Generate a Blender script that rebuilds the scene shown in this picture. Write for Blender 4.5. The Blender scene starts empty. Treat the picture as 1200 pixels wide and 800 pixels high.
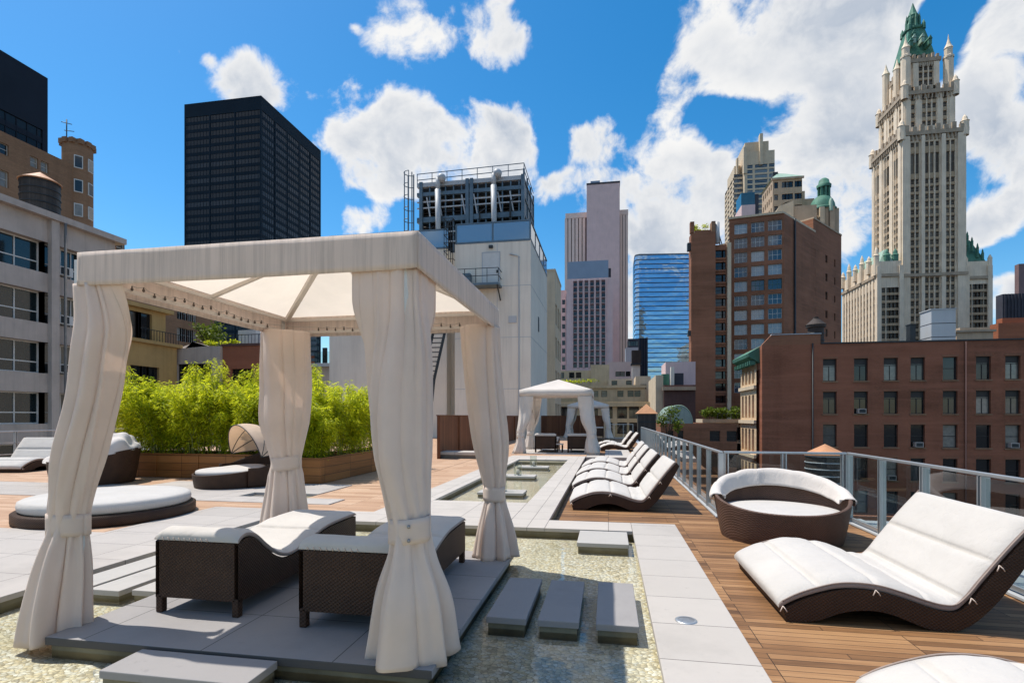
import bpy, bmesh, math, random
from mathutils import Vector, Matrix, noise
from math import sin, cos, pi, radians, atan2, sqrt, hypot, exp
rnd = random.Random(7)
S = bpy.context.scene
COL = S.collection
# ---------------------------------------------------------------- survey helpers
# measured directions of the view (1200x800 frame): eye 1.65 m above the paving
HZ, FL, YAW, EYE = 488.0, 629.0, math.atan(113/629), 1.65
CYAW, SYAW = cos(YAW), sin(YAW)
def ray(u, v):
    x = (u-600)/FL
    return (x*CYAW-SYAW, x*SYAW+CYAW, (HZ-v)/FL)
def at_y(u, v, Y):
    r = ray(u, v); t = Y/r[1]; return (r[0]*t, EYE+r[2]*t)
def at_x(u, v, X):
    r = ray(u, v); t = X/r[0]; return (r[1]*t, EYE+r[2]*t)
def at_z(u, v, z):
    r = ray(u, v); t = (z-EYE)/r[2]; return (r[0]*t, r[1]*t)
def proj(X, Y, Z):
    d = -SYAW*X+CYAW*Y
    if d < .1: return (-9e3, 0, d)
    return (600+FL*(CYAW*X+SYAW*Y)/d, HZ-FL*(Z-EYE)/d, d)
# ---------------------------------------------------------------- materials
def new_mat(name):
    m = bpy.data.materials.new(name); m.use_nodes = True
    nt = m.node_tree
    for n in list(nt.nodes): nt.nodes.remove(n)
    return m, nt
class NT:
    def __init__(s, nt): s.nt = nt
    def n(s, t, ins=None, **kw):
        d = s.nt.nodes.new(t)
        for k, v in kw.items(): setattr(d, k, v)
        for k, v in (ins or {}).items():
            if isinstance(v, bpy.types.NodeSocket): s.nt.links.new(v, d.inputs[k])
            else: d.inputs[k].default_value = v
        return d
    def math(s, op, a, b=None, c=None, clamp=False):
        i = {0: a}
        if b is not None: i[1] = b
        if c is not None: i[2] = c
        return s.n('ShaderNodeMath', i, operation=op, use_clamp=clamp).outputs[0]
    def vec(s, op, a, b=None):
        i = {0: a}
        if b is not None: i[1] = b
        return s.n('ShaderNodeVectorMath', i, operation=op).outputs[0]
    def mix(s, f, a, b, blend='MIX'):
        d = s.n('ShaderNodeMix', data_type='RGBA', blend_type=blend)
        for k, v in ((0, f), (6, a), (7, b)):
            if isinstance(v, bpy.types.NodeSocket): s.nt.links.new(v, d.inputs[k])
            else: d.inputs[k].default_value = v if k == 0 else (tuple(v)+(1,))[:4]
        return d.outputs[2]
    def ramp(s, f, pts):
        d = s.n('ShaderNodeValToRGB', {0: f}); cr = d.color_ramp
        while len(cr.elements) < len(pts): cr.elements.new(.5)
        for e, (p, c) in zip(cr.elements, pts):
            e.position = p; e.color = (tuple(c)+(1,))[:4] if not isinstance(c, (int, float)) else (c, c, c, 1)
        return d.outputs[0]
    def noise(s, co, scale, detail=4, rough=.55, dist=0):
        return s.n('ShaderNodeTexNoise', {'Vector': co, 'Scale': scale, 'Detail': detail, 'Roughness': rough, 'Distortion': dist}).outputs[0]
    def scale(s, co, v): return s.vec('MULTIPLY', co, v)
    def obj(s): return s.n('ShaderNodeTexCoord').outputs['Object']
    def pos(s): return s.n('ShaderNodeNewGeometry').outputs['Position']
    def bump(s, h, strength=.3, dist=.01):
        return s.n('ShaderNodeBump', {'Height': h, 'Strength': strength, 'Distance': dist}).outputs[0]
    def out(s, sh): s.n('ShaderNodeOutputMaterial', {0: sh})
    def bsdf(s, col, rough=.6, nrm=None, metal=0, spec=.5, **kw):
        i = {'Base Color': col if isinstance(col, bpy.types.NodeSocket) else (tuple(col)+(1,))[:4], 'Roughness': rough, 'Metallic': metal, 'Specular IOR Level': spec}
        i.update(kw)
        if nrm is not None: i['Normal'] = nrm
        return s.n('ShaderNodeBsdfPrincipled', i).outputs[0]
M = {}
def rough_mat(name, col, rough=.7, var=.15, scale=3., bump=.15, bscale=40., metal=0, streak=0., spec=.4, bdist=.005):
    """plain painted / stone / metal surface with soft blotches, optional rain streaks"""
    m, nt = new_mat(name); t = NT(nt); p = t.pos()
    f = t.noise(p, scale, 6, .6)
    dark = tuple(c*(1-var*1.6) for c in col); lite = tuple(min(1, c*(1+var)) for c in col)
    c = t.mix(t.ramp(f, [(.25, 0), (.75, 1)]), dark, lite)
    if streak:
        g = t.noise(t.scale(p, (2.2, 2.2, .12)), 1.3, 5, .65)
        c = t.mix(t.math('MULTIPLY', t.ramp(g, [(.48, 0), (.75, 1)]), streak), c, tuple(x*.45 for x in col))
    nrm = t.bump(t.noise(p, bscale, 4), bump, bdist) if bump else None
    t.out(t.bsdf(c, rough, nrm, metal, spec)); M[name] = m; return m
def brick_mat(name, a, b, mortar, bw=.22, bh=.075, streak=.35, blot=.3):
    m, nt = new_mat(name); t = NT(nt); p = t.pos()
    sp = t.n('ShaderNodeSeparateXYZ', {0: p}).outputs
    uv = t.n('ShaderNodeCombineXYZ', {0: t.math('ADD', sp[0], sp[1]), 1: sp[2], 2: 0.}).outputs[0]
    br = t.n('ShaderNodeTexBrick', {'Vector': uv, 'Color1': (*a, 1), 'Color2': (*b, 1), 'Mortar': (*mortar, 1), 'Scale': 1., 'Mortar Size': .008, 'Brick Width': bw, 'Row Height': bh})
    g = t.noise(t.scale(p, (.35, .35, 1.4)), .5, 6, .65)
    c = t.mix(t.math('MULTIPLY', t.ramp(g, [(.4, 0), (.7, 1)]), blot), br.outputs[0], tuple(x*.5 for x in a))
    g2 = t.noise(t.scale(p, (.8, .8, .05)), 1.2, 4, .6)
    c = t.mix(t.math('MULTIPLY', t.ramp(g2, [(.5, 0), (.75, 1)]), streak), c, tuple(x*.55 for x in b))
    g3 = t.noise(t.scale(p, (.1, .1, 1.6)), 1.2, 3, .6)
    c = t.mix(t.math('MULTIPLY', t.ramp(g3, [(.5, 0), (.66, 1)]), blot*.9), c, tuple(min(1, x*1.5+.02) for x in b))
    g4 = t.noise(t.scale(p, (.09, .09, .16)), 1., 3, .5)
    c = t.mix(t.math('MULTIPLY', t.ramp(g4, [(.42, 0), (.6, 1)]), blot*.7), c, tuple(min(1, x*1.25+.015) for x in a))
    t.out(t.bsdf(c, .85, t.bump(br.outputs[1], .3, -.01), 0, .2)); M[name] = m; return m
def glass_dark(name, col=(.02, .026, .03), blind=(.42, .40, .36), share=.25, rough=.06, spec=.6):
    """window glass over a dark room; some windows have a blind behind them"""
    m, nt = new_mat(name); t = NT(nt)
    r1 = t.n('ShaderNodeObjectInfo').outputs['Random']
    r2 = t.n('ShaderNodeNewGeometry').outputs['Random Per Island']
    r = t.math('FRACT', t.math('ADD', r1, r2))
    p = t.pos()
    sh = t.math('ADD', r, t.math('MULTIPLY', t.noise(p, .35, 2), .12))
    c = t.mix(t.ramp(sh, [(1-share, 0), (1-share+.05, 1)]), col, blind)
    c = t.mix(t.math('MULTIPLY', t.noise(p, 2.5, 3), .6), c, tuple(x*.4 for x in col))
    nrm = t.bump(t.noise(p, .8, 2), .06, .05)
    t.out(t.bsdf(c, rough, nrm, 0, spec)); M[name] = m; return m
def clear_glass(name, tint=(.86, .9, .9), k=1.0):
    m, nt = new_mat(name); t = NT(nt)
    tr = t.n('ShaderNodeBsdfTransparent', {0: (*tint, 1)}).outputs[0]
    gl = t.n('ShaderNodeBsdfGlossy', {0: (1, 1, 1, 1), 'Roughness': .01}).outputs[0]
    fr = t.n('ShaderNodeFresnel', {'IOR': 1.5}).outputs[0]
    bf = t.math('SUBTRACT', 1., t.n('ShaderNodeNewGeometry').outputs['Backfacing'])
    t.out(t.n('ShaderNodeMixShader', {0: t.math('MULTIPLY', t.math('MULTIPLY', fr, k, clamp=True), bf), 1: tr, 2: gl}).outputs[0]); M[name] = m; return m
def cloth_mat(name, col, trans=.25, streak=0., bump=.25, wr=9., sheen=.1, fold=1.):
    m, nt = new_mat(name); t = NT(nt); p = t.pos()
    f = t.noise(p, 2.2, 5, .6)
    c = t.mix(t.ramp(f, [(.3, 0), (.7, 1)]), tuple(x*.9 for x in col), col)
    if streak:
        g = t.noise(t.scale(p, (16, 16, .3)), 1.5, 5, .75)
        c = t.mix(t.math('MULTIPLY', t.ramp(g, [(.44, 0), (.66, 1)]), streak), c, tuple(x*.6 for x in col))
    w = t.n('ShaderNodeTexNoise', {'Vector': t.scale(p, (1,1,fold)), 'Scale': wr, 'Detail': 4.}).outputs[0]
    fine = t.noise(p, 260, 2)
    cr = t.math('ABSOLUTE', t.math('SUBTRACT', t.noise(t.scale(p, (1,1,.45)), 5.5, 3, .5, .6), .5))
    h = t.math('ADD', t.math('ADD', w, t.math('MULTIPLY', t.ramp(cr, [(0., 0), (.06, 1)]), .22)), t.math('MULTIPLY', fine, .10))
    nrm = t.bump(h, bump, .02)
    d = t.bsdf(c, .9, nrm, 0, .1, **{'Sheen Weight': sheen})
    tr = t.n('ShaderNodeBsdfTranslucent', {0: c, 'Normal': nrm}).outputs[0]
    t.out(t.n('ShaderNodeMixShader', {0: trans, 1: d, 2: tr}).outputs[0]); M[name] = m; return m
def wicker_mat(name, a, b):
    m, nt = new_mat(name); t = NT(nt); p = t.obj()
    sp = t.n('ShaderNodeSeparateXYZ', {0: p}).outputs
    def wv(x, s): return t.math('SINE', t.math('MULTIPLY', x, s))
    ux = t.math('ADD', t.math('ADD', sp[0], sp[1]), t.math('MULTIPLY', t.noise(p, 9, 2), .01))
    s1 = wv(ux, 2*pi/.036); s2 = wv(t.math('ADD', sp[2], t.math('MULTIPLY', sp[0], .12)), 2*pi/.03)
    h = t.math('MULTIPLY', s1, s2)
    h = t.math('MULTIPLY_ADD', h, .5, .5)
    big = t.noise(p, 4, 4)
    c = t.mix(h, tuple(x*.45 for x in a), a)
    c = t.mix(t.ramp(big, [(.35, 0), (.7, 1)]), c, t.mix(h, tuple(x*.5 for x in b), b))
    t.out(t.bsdf(c, .5, t.bump(h, .9, .006), 0, .18)); M[name] = m; return m
def plank_mat(name, cols, pw=.09, pl=.9, along='x', gap=(.02, .012, .008), rough=.6, var=.5):
    """deck boards, laid on the ground plane"""
    m, nt = new_mat(name); t = NT(nt); p = t.pos()
    sp = t.n('ShaderNodeSeparateXYZ', {0: p}).outputs
    a, b = (sp[0], sp[1]) if along == 'x' else ((sp[1], sp[0]) if along == 'y' else (sp[2], t.math('ADD', sp[0], sp[1])))
    uv = t.n('ShaderNodeCombineXYZ', {0: a, 1: b, 2: 0.}).outputs[0]
    br = t.n('ShaderNodeTexBrick', {'Vector': uv, 'Color1': (0, 0, 0, 1), 'Color2': (1, 1, 1, 1), 'Mortar': (.5, .5, .5, 1), 'Scale': 1., 'Mortar Size': .0035, 'Mortar Smooth': .2, 'Bias': 0., 'Brick Width': pl, 'Row Height': pw}, offset=.5, offset_frequency=6, squash=1.)
    grain = t.noise(t.n('ShaderNodeCombineXYZ', {0: t.math('MULTIPLY', a, 2.2), 1: t.math('MULTIPLY', b, 42), 2: t.math('MULTIPLY', br.outputs[0], 7)}).outputs[0], 1., 5, .6)
    wear = t.noise(p, .9, 5, .6)
    f = t.math('ADD', t.math('MULTIPLY', br.outputs[0], var), t.math('MULTIPLY', grain, 1-var))
    f = t.math('ADD', f, t.math('MULTIPLY', t.math('SUBTRACT', wear, .5), .5))
    c = t.ramp(f, [(.15, cols[0]), (.5, cols[1]), (.85, cols[2])])
    c = t.mix(br.outputs[1], c, gap)
    h = t.math('SUBTRACT', t.math('MULTIPLY', grain, .25), br.outputs[1])
    t.out(t.bsdf(c, rough, t.bump(h, .5, .006), 0, .35)); M[name] = m; return m
def paving_mat(name, col, tw=1.0, tl=.66, ox=0., oy=0., var=.12):
    m, nt = new_mat(name); t = NT(nt); p = t.pos()
    q = t.vec('ADD', p, (ox, oy, 0))
    br = t.n('ShaderNodeTexBrick', {'Vector': q, 'Color1': (0, 0, 0, 1), 'Color2': (1, 1, 1, 1), 'Mortar': (.5, .5, .5, 1), 'Scale': 1., 'Mortar Size': .004, 'Mortar Smooth': .1, 'Brick Width': tw, 'Row Height': tl}, offset=0., offset_frequency=2)
    f = t.noise(p, 2.3, 6, .65); g = t.noise(p, 60, 3, .6)
    v = t.math('ADD', t.math('MULTIPLY', br.outputs[0], .35), t.math('ADD', t.math('MULTIPLY', f, .45), t.math('MULTIPLY', g, .2)))
    c = t.mix(v, tuple(x*(1-var) for x in col), tuple(min(1, x*(1+var)) for x in col))
    st = t.noise(p, .7, 5, .7)
    c = t.mix(t.math('MULTIPLY', t.ramp(st, [(.5, 0), (.72, 1)]), .38), c, tuple(x*.6 for x in col))
    sp_ = t.noise(p, 9., 6, .75)
    c = t.mix(t.math('MULTIPLY', t.ramp(sp_, [(.6, 0), (.72, 1)]), .35), c, tuple(x*.55 for x in col))
    c = t.mix(br.outputs[1], c, tuple(x*.25 for x in col))
    h = t.math('SUBTRACT', t.math('MULTIPLY', g, .1), br.outputs[1])
    t.out(t.bsdf(c, .75, t.bump(h, .5, .006), 0, .3)); M[name] = m; return m
def leaf_mat(name, lo, hi, trans=.45):
    m, nt = new_mat(name); t = NT(nt)
    r = t.n('ShaderNodeNewGeometry').outputs['Random Per Island']
    p = t.pos()
    f = t.math('ADD', t.math('MULTIPLY', r, .5), t.math('MULTIPLY', t.noise(p, 1.6, 3), .6))
    c = t.ramp(f, [(.2, lo), (.8, hi)])
    d = t.bsdf(c, .5, None, 0, .3)
    tr = t.n('ShaderNodeBsdfTranslucent', {0: c}).outputs[0]
    t.out(t.n('ShaderNodeMixShader', {0: trans, 1: d, 2: tr}).outputs[0]); M[name] = m; return m
# ---------------------------------------------------------------- mesh collector
WL = {}
class MB:
    def __init__(s): s.v = []; s.f = []; s.m = []; s.sm = []
    def add(s, vs, fs, m=0, smooth=False):
        o = len(s.v); s.v += [tuple(x) for x in vs]
        for f in fs: s.f.append([i+o for i in f]); s.m.append(m); s.sm.append(smooth)
        return s
    def box(s, x0, x1, y0, y1, z0, z1, m=0):
        return s.add([(x0,y0,z0),(x1,y0,z0),(x1,y1,z0),(x0,y1,z0),(x0,y0,z1),(x1,y0,z1),(x1,y1,z1),(x0,y1,z1)],
                     [(0,3,2,1),(4,5,6,7),(0,1,5,4),(1,2,6,5),(2,3,7,6),(3,0,4,7)], m)
    def prism(s, pts, z0, z1, m=0, top=True, bottom=True, smooth=False, z1s=None):
        n = len(pts); zt = z1s or [z1]*n
        s.add([(x,y,z0) for x,y in pts]+[(p[0],p[1],zt[i]) for i,p in enumerate(pts)],
              [(i,(i+1)%n,(i+1)%n+n,i+n) for i in range(n)], m, smooth)
        o = len(s.v)-2*n
        if top: s.f.append([o+n+i for i in range(n)]); s.m.append(m); s.sm.append(False)
        if bottom: s.f.append([o+i for i in range(n)][::-1]); s.m.append(m); s.sm.append(False)
        return s
    def bar(s, p, q, w, h=None, m=0, up=(0,0,1)):
        h = h or w; p, q = Vector(p), Vector(q); d = (q-p).normalized(); u = Vector(up)
        if abs(d.dot(u)) > .98: u = Vector((1,0,0)) if abs(d.x) < .9 else Vector((0,1,0))
        a = d.cross(u).normalized()*w/2; b = a.normalized().cross(d).normalized()*h/2
        vs = [p-a-b,p+a-b,p+a+b,p-a+b,q-a-b,q+a-b,q+a+b,q-a+b]
        return s.add(vs, [(0,1,2,3)[::-1],(4,5,6,7),(0,1,5,4),(1,2,6,5),(2,3,7,6),(3,0,4,7)], m)
    def tube(s, pts, r, n=8, m=0, caps=True):
        pts = [Vector(p) for p in pts]; k = len(pts); rs = r if isinstance(r, (list, tuple)) else [r]*k; vs = []; prev = None
        for i, p in enumerate(pts):
            d = (pts[min(i+1,k-1)]-pts[max(i-1,0)]).normalized()
            if prev is None:
                u = Vector((0,0,1)) if abs(d.z) < .9 else Vector((1,0,0)); a = d.cross(u).normalized()
            else: a = (prev-d*prev.dot(d)).normalized()
            prev = a; b = d.cross(a)
            vs += [p+(a*cos(2*pi*j/n)+b*sin(2*pi*j/n))*rs[i] for j in range(n)]
        fs = [(i*n+j,i*n+(j+1)%n,(i+1)*n+(j+1)%n,(i+1)*n+j) for i in range(k-1) for j in range(n)]
        s.add(vs, fs, m, True)
        if caps:
            o = len(s.v)-len(vs); s.f += [[o+j for j in range(n)][::-1],[o+(k-1)*n+j for j in range(n)]]; s.m += [m,m]; s.sm += [False,False]
        return s
    def lathe(s, prof, cx=0, cy=0, n=32, m=0, smooth=True, sx=1, sy=1):
        k = len(prof)
        vs = [(cx+r*cos(2*pi*j/n)*sx, cy+r*sin(2*pi*j/n)*sy, z) for r,z in prof for j in range(n)]
        fs = [(i*n+j,i*n+(j+1)%n,(i+1)*n+(j+1)%n,(i+1)*n+j) for i in range(k-1) for j in range(n)]
        return s.add(vs, fs, m, smooth)
    def grid(s, fn, nu, nv, m=0, smooth=True, closed=False):
        vs = [fn(i/nu, j/nv) for j in range(nv+1) for i in range(nu+1)]
        w = nu+1
        fs = [(j*w+i,j*w+i+1,(j+1)*w+i+1,(j+1)*w+i) for j in range(nv) for i in range(nu)]
        return s.add(vs, fs, m, smooth)
    def ball(s, c, r, n=10, m=0, sz=1):
        k = n//2+1
        return s.lathe([(max(1e-4, r*sin(pi*i/k)), c[2]-r*cos(pi*i/k)*sz) for i in range(k+1)], c[0], c[1], n, m)
    def mesh(s, name, mats, off=(0,0,0)):
        me = bpy.data.meshes.new(name)
        ox, oy, oz = off
        me.from_pydata([(x-ox,y-oy,z-oz) for x,y,z in s.v], [], s.f)
        for mt in (mats if isinstance(mats, (list, tuple)) else [mats]): me.materials.append(M[mt] if isinstance(mt, str) else mt)
        me.polygons.foreach_set('material_index', s.m); me.polygons.foreach_set('use_smooth', s.sm); me.update()
        return me
    def build(s, name, mats, parent=None, world=True, bevel=0, solid=0, sub=0, loc=None):
        off = WL.get(parent.name, (0,0,0)) if (parent and world) else (loc or (0,0,0))
        o = bpy.data.objects.new(name, s.mesh(name, mats, off)); COL.objects.link(o)
        if parent: o.parent = parent; WL[o.name] = off if world else WL.get(parent.name, (0,0,0))
        elif loc: o.location = loc
        if solid: md = o.modifiers.new('thickness','SOLIDIFY'); md.thickness = solid; md.offset = 0
        if bevel: md = o.modifiers.new('soft_edge','BEVEL'); md.width = bevel; md.segments = 2; md.limit_method = 'ANGLE'
        if sub: md = o.modifiers.new('sub','SUBSURF'); md.levels = sub; md.render_levels = sub
        return o
def tag(o, label=None, cat=None, group=None, kind=None):
    if label: o['label'] = label
    if cat: o['category'] = cat
    if group: o['group'] = group
    if kind: o['kind'] = kind
    return o
def thing(name, label, cat, loc=(0,0,0), rz=0, group=None):
    o = bpy.data.objects.new(name, None); COL.objects.link(o); o.empty_display_size = .2
    o.location = loc; o.rotation_euler = (0,0,rz); WL[o.name] = tuple(loc)
    return tag(o, label, cat, group)
def struct(name, mb, mats, **kw): return tag(mb.build(name, mats, **kw), kind='structure')
def copy_tree(o, parent=None):
    c = o.copy(); COL.objects.link(c)
    if parent: c.parent = parent
    for ch in [x for x in KIDS(o)]: copy_tree(ch, c)
    return c
def KIDS(o): return list(o.children)
def place(o, loc, rz=0, label=None, sc=None):
    c = copy_tree(o); c.location = loc; c.rotation_euler = (0,0,rz)
    if label: c['label'] = label
    if sc: c.scale = sc
    return c
# ---------------------------------------------------------------- palette
rough_mat('concrete_wall', (.50,.435,.39), .85, .12, .6, .1, 12, streak=.35)
rough_mat('white_wall', (.76,.71,.62), .85, .06, .4, .08, 10, streak=.3)
rough_mat('beige_wall', (.54,.44,.29), .85, .12, .5, .1, 12, streak=.35)
rough_mat('cream_wall', (.64,.52,.37), .85, .1, .5, .1, 12, streak=.3)
rough_mat('yellow_wall', (.48,.32,.13), .85, .12, .5, .1, 12, streak=.3)
rough_mat('tan_stone', (.48,.36,.25), .85, .12, .4, .1, 6, streak=.35)
rough_mat('ornate_stone', (.80,.66,.50), .8, .12, .25, .15, 3, streak=.45)
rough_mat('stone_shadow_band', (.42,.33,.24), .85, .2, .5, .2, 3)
rough_mat('pink_stone', (.72,.53,.51), .8, .06, .3, .08, 4, streak=.2)
rough_mat('pink_pier', (.76,.61,.54), .8, .06, .3, .08, 4)
rough_mat('pink_spandrel', (.20,.13,.13), .7, .1, .6, .05, 4)
rough_mat('grey_metal_panel', (.46,.48,.5), .45, .06, .3, .05, 10, streak=.15)
rough_mat('blue_panel', (.25,.32,.42), .4, .05, .3, .02, 10)
rough_mat('dark_steel', (.035,.04,.045), .5, .2, 1.5, .1, 20, metal=.3)
rough_mat('blue_steel', (.12,.17,.21), .45, .2, 1.5, .1, 20, metal=.3)
rough_mat('black_tower', (.006,.016,.028), .6, .15, .1, .03, 2, spec=.12)
rough_mat('navy_tower', (.016,.023,.036), .6, .15, .1, .03, 2, spec=.12)
rough_mat('copper_green', (.075,.215,.15), .7, .3, .5, .2, 3, streak=.45)
rough_mat('pale_copper', (.32,.45,.36), .7, .15, .5, .2, 3, streak=.2)
rough_mat('pale_glazing', (.30,.36,.33), .5, .15, .6, .1, 6, streak=.4)
rough_mat('copper_orange', (.52,.25,.12), .6, .12, 1.2, .1, 12, streak=.2)
rough_mat('tar_roof', (.16,.15,.14), .9, .25, .4, .2, 8)
rough_mat('asphalt', (.05,.05,.052), .9, .2, .2, .2, 8)
rough_mat('maroon_wall', (.12,.066,.058), .85, .15, .5, .1, 8, streak=.3)
rough_mat('slate_wall', (.05,.05,.065), .7, .2, .4, .1, 8)
rough_mat('bronze_tank', (.055,.042,.036), .8, .25, 1.2, .2, 14, streak=.5)
rough_mat('aluminium', (.52,.54,.55), .38, .06, 3, .05, 60, metal=.75)
rough_mat('white_frame', (.62,.62,.6), .5, .06, 3, .02, 30)
rough_mat('dark_frame', (.035,.03,.028), .5, .15, 3, .02, 30)
rough_mat('green_frame', (.05,.13,.12), .5, .15, 3, .02, 30)
rough_mat('teal_glass', (.03,.13,.2), .12, .2, .2, 0)
rough_mat('slab_side', (.19,.175,.16), .85, .2, 3, .2, 40)
rough_mat('pool_wall', (.20,.18,.12), .85, .25, 3, .2, 40)
rough_mat('stud', (.3,.3,.3), .3, .05, 3, 0, metal=.9)
rough_mat('bulb', (.09,.07,.055), .3, .05, 3, 0)
rough_mat('wire', (.4,.36,.32), .5, .05, 3, 0)
rough_mat('soil', (.035,.025,.018), .95, .3, 6, .4, 30)
rough_mat('cane', (.22,.24,.06), .6, .2, 6, .1, 30)
rough_mat('bark', (.08,.055,.04), .9, .3, 6, .4, 30)
rough_mat('drain', (.42,.43,.44), .35, .1, 20, .4, 90, metal=.7)
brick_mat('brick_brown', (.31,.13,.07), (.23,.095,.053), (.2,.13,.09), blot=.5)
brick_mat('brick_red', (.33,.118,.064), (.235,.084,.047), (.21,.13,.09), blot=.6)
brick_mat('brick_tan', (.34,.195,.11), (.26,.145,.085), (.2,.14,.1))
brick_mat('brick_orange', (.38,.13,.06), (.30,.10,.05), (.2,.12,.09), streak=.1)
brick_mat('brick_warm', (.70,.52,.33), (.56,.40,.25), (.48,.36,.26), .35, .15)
glass_dark('pane', share=.22)
glass_dark('pane_dark', (.014,.017,.02), (.16,.15,.13), .15)
glass_dark('pane_stone', (.085,.065,.045), (.2,.17,.13), .15, .25, .3)
glass_dark('pane_blind', (.03,.035,.04), (.36,.33,.28), .6)
glass_dark('pane_blue', (.018,.07,.125), (.42,.48,.52), .36, .05, .8)
glass_dark('pane_deep', (.015,.05,.085), (.2,.26,.3), .12, .05, .7)
rough_mat('stone_spandrel', (.46,.34,.22), .85, .2, .5, .1, 5)
glass_dark('pane_office', (.018,.028,.033), (.10,.10,.095), .2, .04, .7)
def sky_glass(name, col, rough=.03, wav=.25, metal=.85):
    m, nt = new_mat(name); t = NT(nt); p = t.pos()
    f = t.noise(t.scale(p, (.05,.05,.25)), 1., 3, .5)
    c = t.mix(f, tuple(x*.75 for x in col), col)
    n2 = t.bump(t.noise(t.scale(p, (.05,.05,.12)), 1., 3), wav, .6)
    t.out(t.bsdf(c, rough, n2, metal, .5)); M[name] = m
sky_glass('tower_glass', (.36,.52,.70), wav=.5)
sky_glass('tinted_panel', (.34,.42,.47), .08, .12, .55)
sky_glass('black_glass', (.045,.055,.07), .1, .05, .3)
clear_glass('rail_glass', (.82,.86,.85), 1.25)
clear_glass('lantern_glass', (.9,.92,.9), 1.)
cloth_mat('canvas', (.88,.755,.665), .36, 0, .14, 9, fold=.2)
cloth_mat('canvas_white', (.82,.76,.70), .3, 0, .25, fold=.4)
cloth_mat('valance_cloth', (.85,.735,.65), .32, .55, .12)
cloth_mat('canopy_cloth', (.86,.76,.64), .52, 0, .08, 3)
cloth_mat('cushion', (.55,.52,.485), .0, 0, .3, 11)
cloth_mat('cushion_edge', (.34,.27,.235), .0, 0, .2, 14)
cloth_mat('hood_tan', (.86,.71,.57), .5, 0, .3)
cloth_mat('hood_cover', (.74,.68,.63), .15, 0, .4, 6)
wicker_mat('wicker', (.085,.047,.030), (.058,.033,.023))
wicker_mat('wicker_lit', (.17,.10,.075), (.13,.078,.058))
plank_mat('deck_wood', [(.085,.041,.018),(.25,.125,.052),(.40,.225,.105)], .092, 1.2, 'x', var=.5)
plank_mat('deck_faded', [(.36,.205,.12),(.48,.30,.19),(.58,.40,.27)], .12, 1.2, 'x', (.13,.08,.05))
plank_mat('fence_wood', [(.10,.035,.016),(.16,.06,.026),(.21,.085,.04)], .14, 3., 'v', (.03,.012,.006))
plank_mat('tank_wood', [(.03,.023,.02),(.05,.04,.034),(.075,.058,.05)], .15, 6., 'v', (.012,.01,.009))
paving_mat('paving', (.415,.38,.35), 1.0, .66, 0, -.02, .18)
paving_mat('coping', (.445,.41,.375), 3.0, .655, 0.7, -.515)
paving_mat('paving_far', (.475,.435,.395), 1.2, .66, 0, 0)
paving_mat('platform_stone', (.30,.285,.28), 1.005, .69, 4.16-.32, -3.34, .2)
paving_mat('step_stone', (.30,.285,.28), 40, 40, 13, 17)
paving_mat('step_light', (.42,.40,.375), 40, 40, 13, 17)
leaf_mat('bamboo_leaf', (.10,.20,.008), (.86,.86,.035), .6)
leaf_mat('roof_leaf', (.03,.06,.008), (.20,.26,.02), .4)
# planter boards are upright: run the board courses by height
def board_wall(name, cols, bh=.2, bl=1.35):
    m, nt = new_mat(name); t = NT(nt); p = t.pos(); sp = t.n('ShaderNodeSeparateXYZ', {0: p}).outputs
    a = t.math('ADD', sp[0], sp[1]); b = sp[2]
    uv = t.n('ShaderNodeCombineXYZ', {0: a, 1: t.math('ADD', b, .004), 2: 0.}).outputs[0]
    br = t.n('ShaderNodeTexBrick', {'Vector': uv, 'Color1': (0,0,0,1), 'Color2': (1,1,1,1), 'Mortar': (.5,.5,.5,1), 'Scale': 1., 'Mortar Size': .006, 'Brick Width': bl, 'Row Height': bh}, offset=0.)
    g = t.noise(t.n('ShaderNodeCombineXYZ', {0: t.math('MULTIPLY', a, 1.5), 1: t.math('MULTIPLY', b, 40), 2: br.outputs[0]}).outputs[0], 1., 5, .6)
    f = t.math('ADD', t.math('MULTIPLY', br.outputs[0], .4), t.math('MULTIPLY', g, .6))
    c = t.mix(br.outputs[1], t.ramp(f, [(.2, cols[0]), (.5, cols[1]), (.85, cols[2])]), (.03,.015,.006))
    t.out(t.bsdf(c, .55, t.bump(t.math('SUBTRACT', g, br.outputs[1]), .3, .005), 0, .35)); M[name] = m
board_wall('planter_wood', [(.15,.058,.013),(.28,.115,.03),(.37,.17,.05)])
def pebble_mat():
    m, nt = new_mat('pebbles'); t = NT(nt); p = t.pos()
    w = t.vec('ADD', p, t.scale(t.n('ShaderNodeTexNoise', {'Vector': p, 'Scale': 6., 'Detail': 2.}).outputs[1], (.05,.05,.0)))
    q = t.scale(w, (1, 1.25, 1))
    v = t.n('ShaderNodeTexVoronoi', {'Vector': q, 'Scale': 26., 'Randomness': 1.}, feature='F1')
    e = t.n('ShaderNodeTexVoronoi', {'Vector': q, 'Scale': 26., 'Randomness': 1.}, feature='DISTANCE_TO_EDGE')
    cs = t.n('ShaderNodeSeparateColor', {0: v.outputs['Color']}).outputs
    c = t.ramp(cs[0], [(.0,(.42,.37,.27)),(.3,(.70,.59,.39)),(.55,(.80,.72,.54)),(.8,(.66,.63,.55)),(1.,(.88,.84,.74))])
    c = t.mix(t.ramp(e.outputs[0], [(0., 1), (.07, 0)]), c, (.24,.20,.13))
    big = t.noise(p, .9, 4)
    c = t.mix(t.math('MULTIPLY', t.ramp(big, [(.4,0),(.7,1)]), .35), c, (.26,.23,.12))
    h = t.math('SUBTRACT', 1., t.math('POWER', v.outputs[0], 1.5))
    t.out(t.bsdf(c, .55, t.bump(h, .9, .02), 0, .4)); M['pebbles'] = m
pebble_mat()
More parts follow.
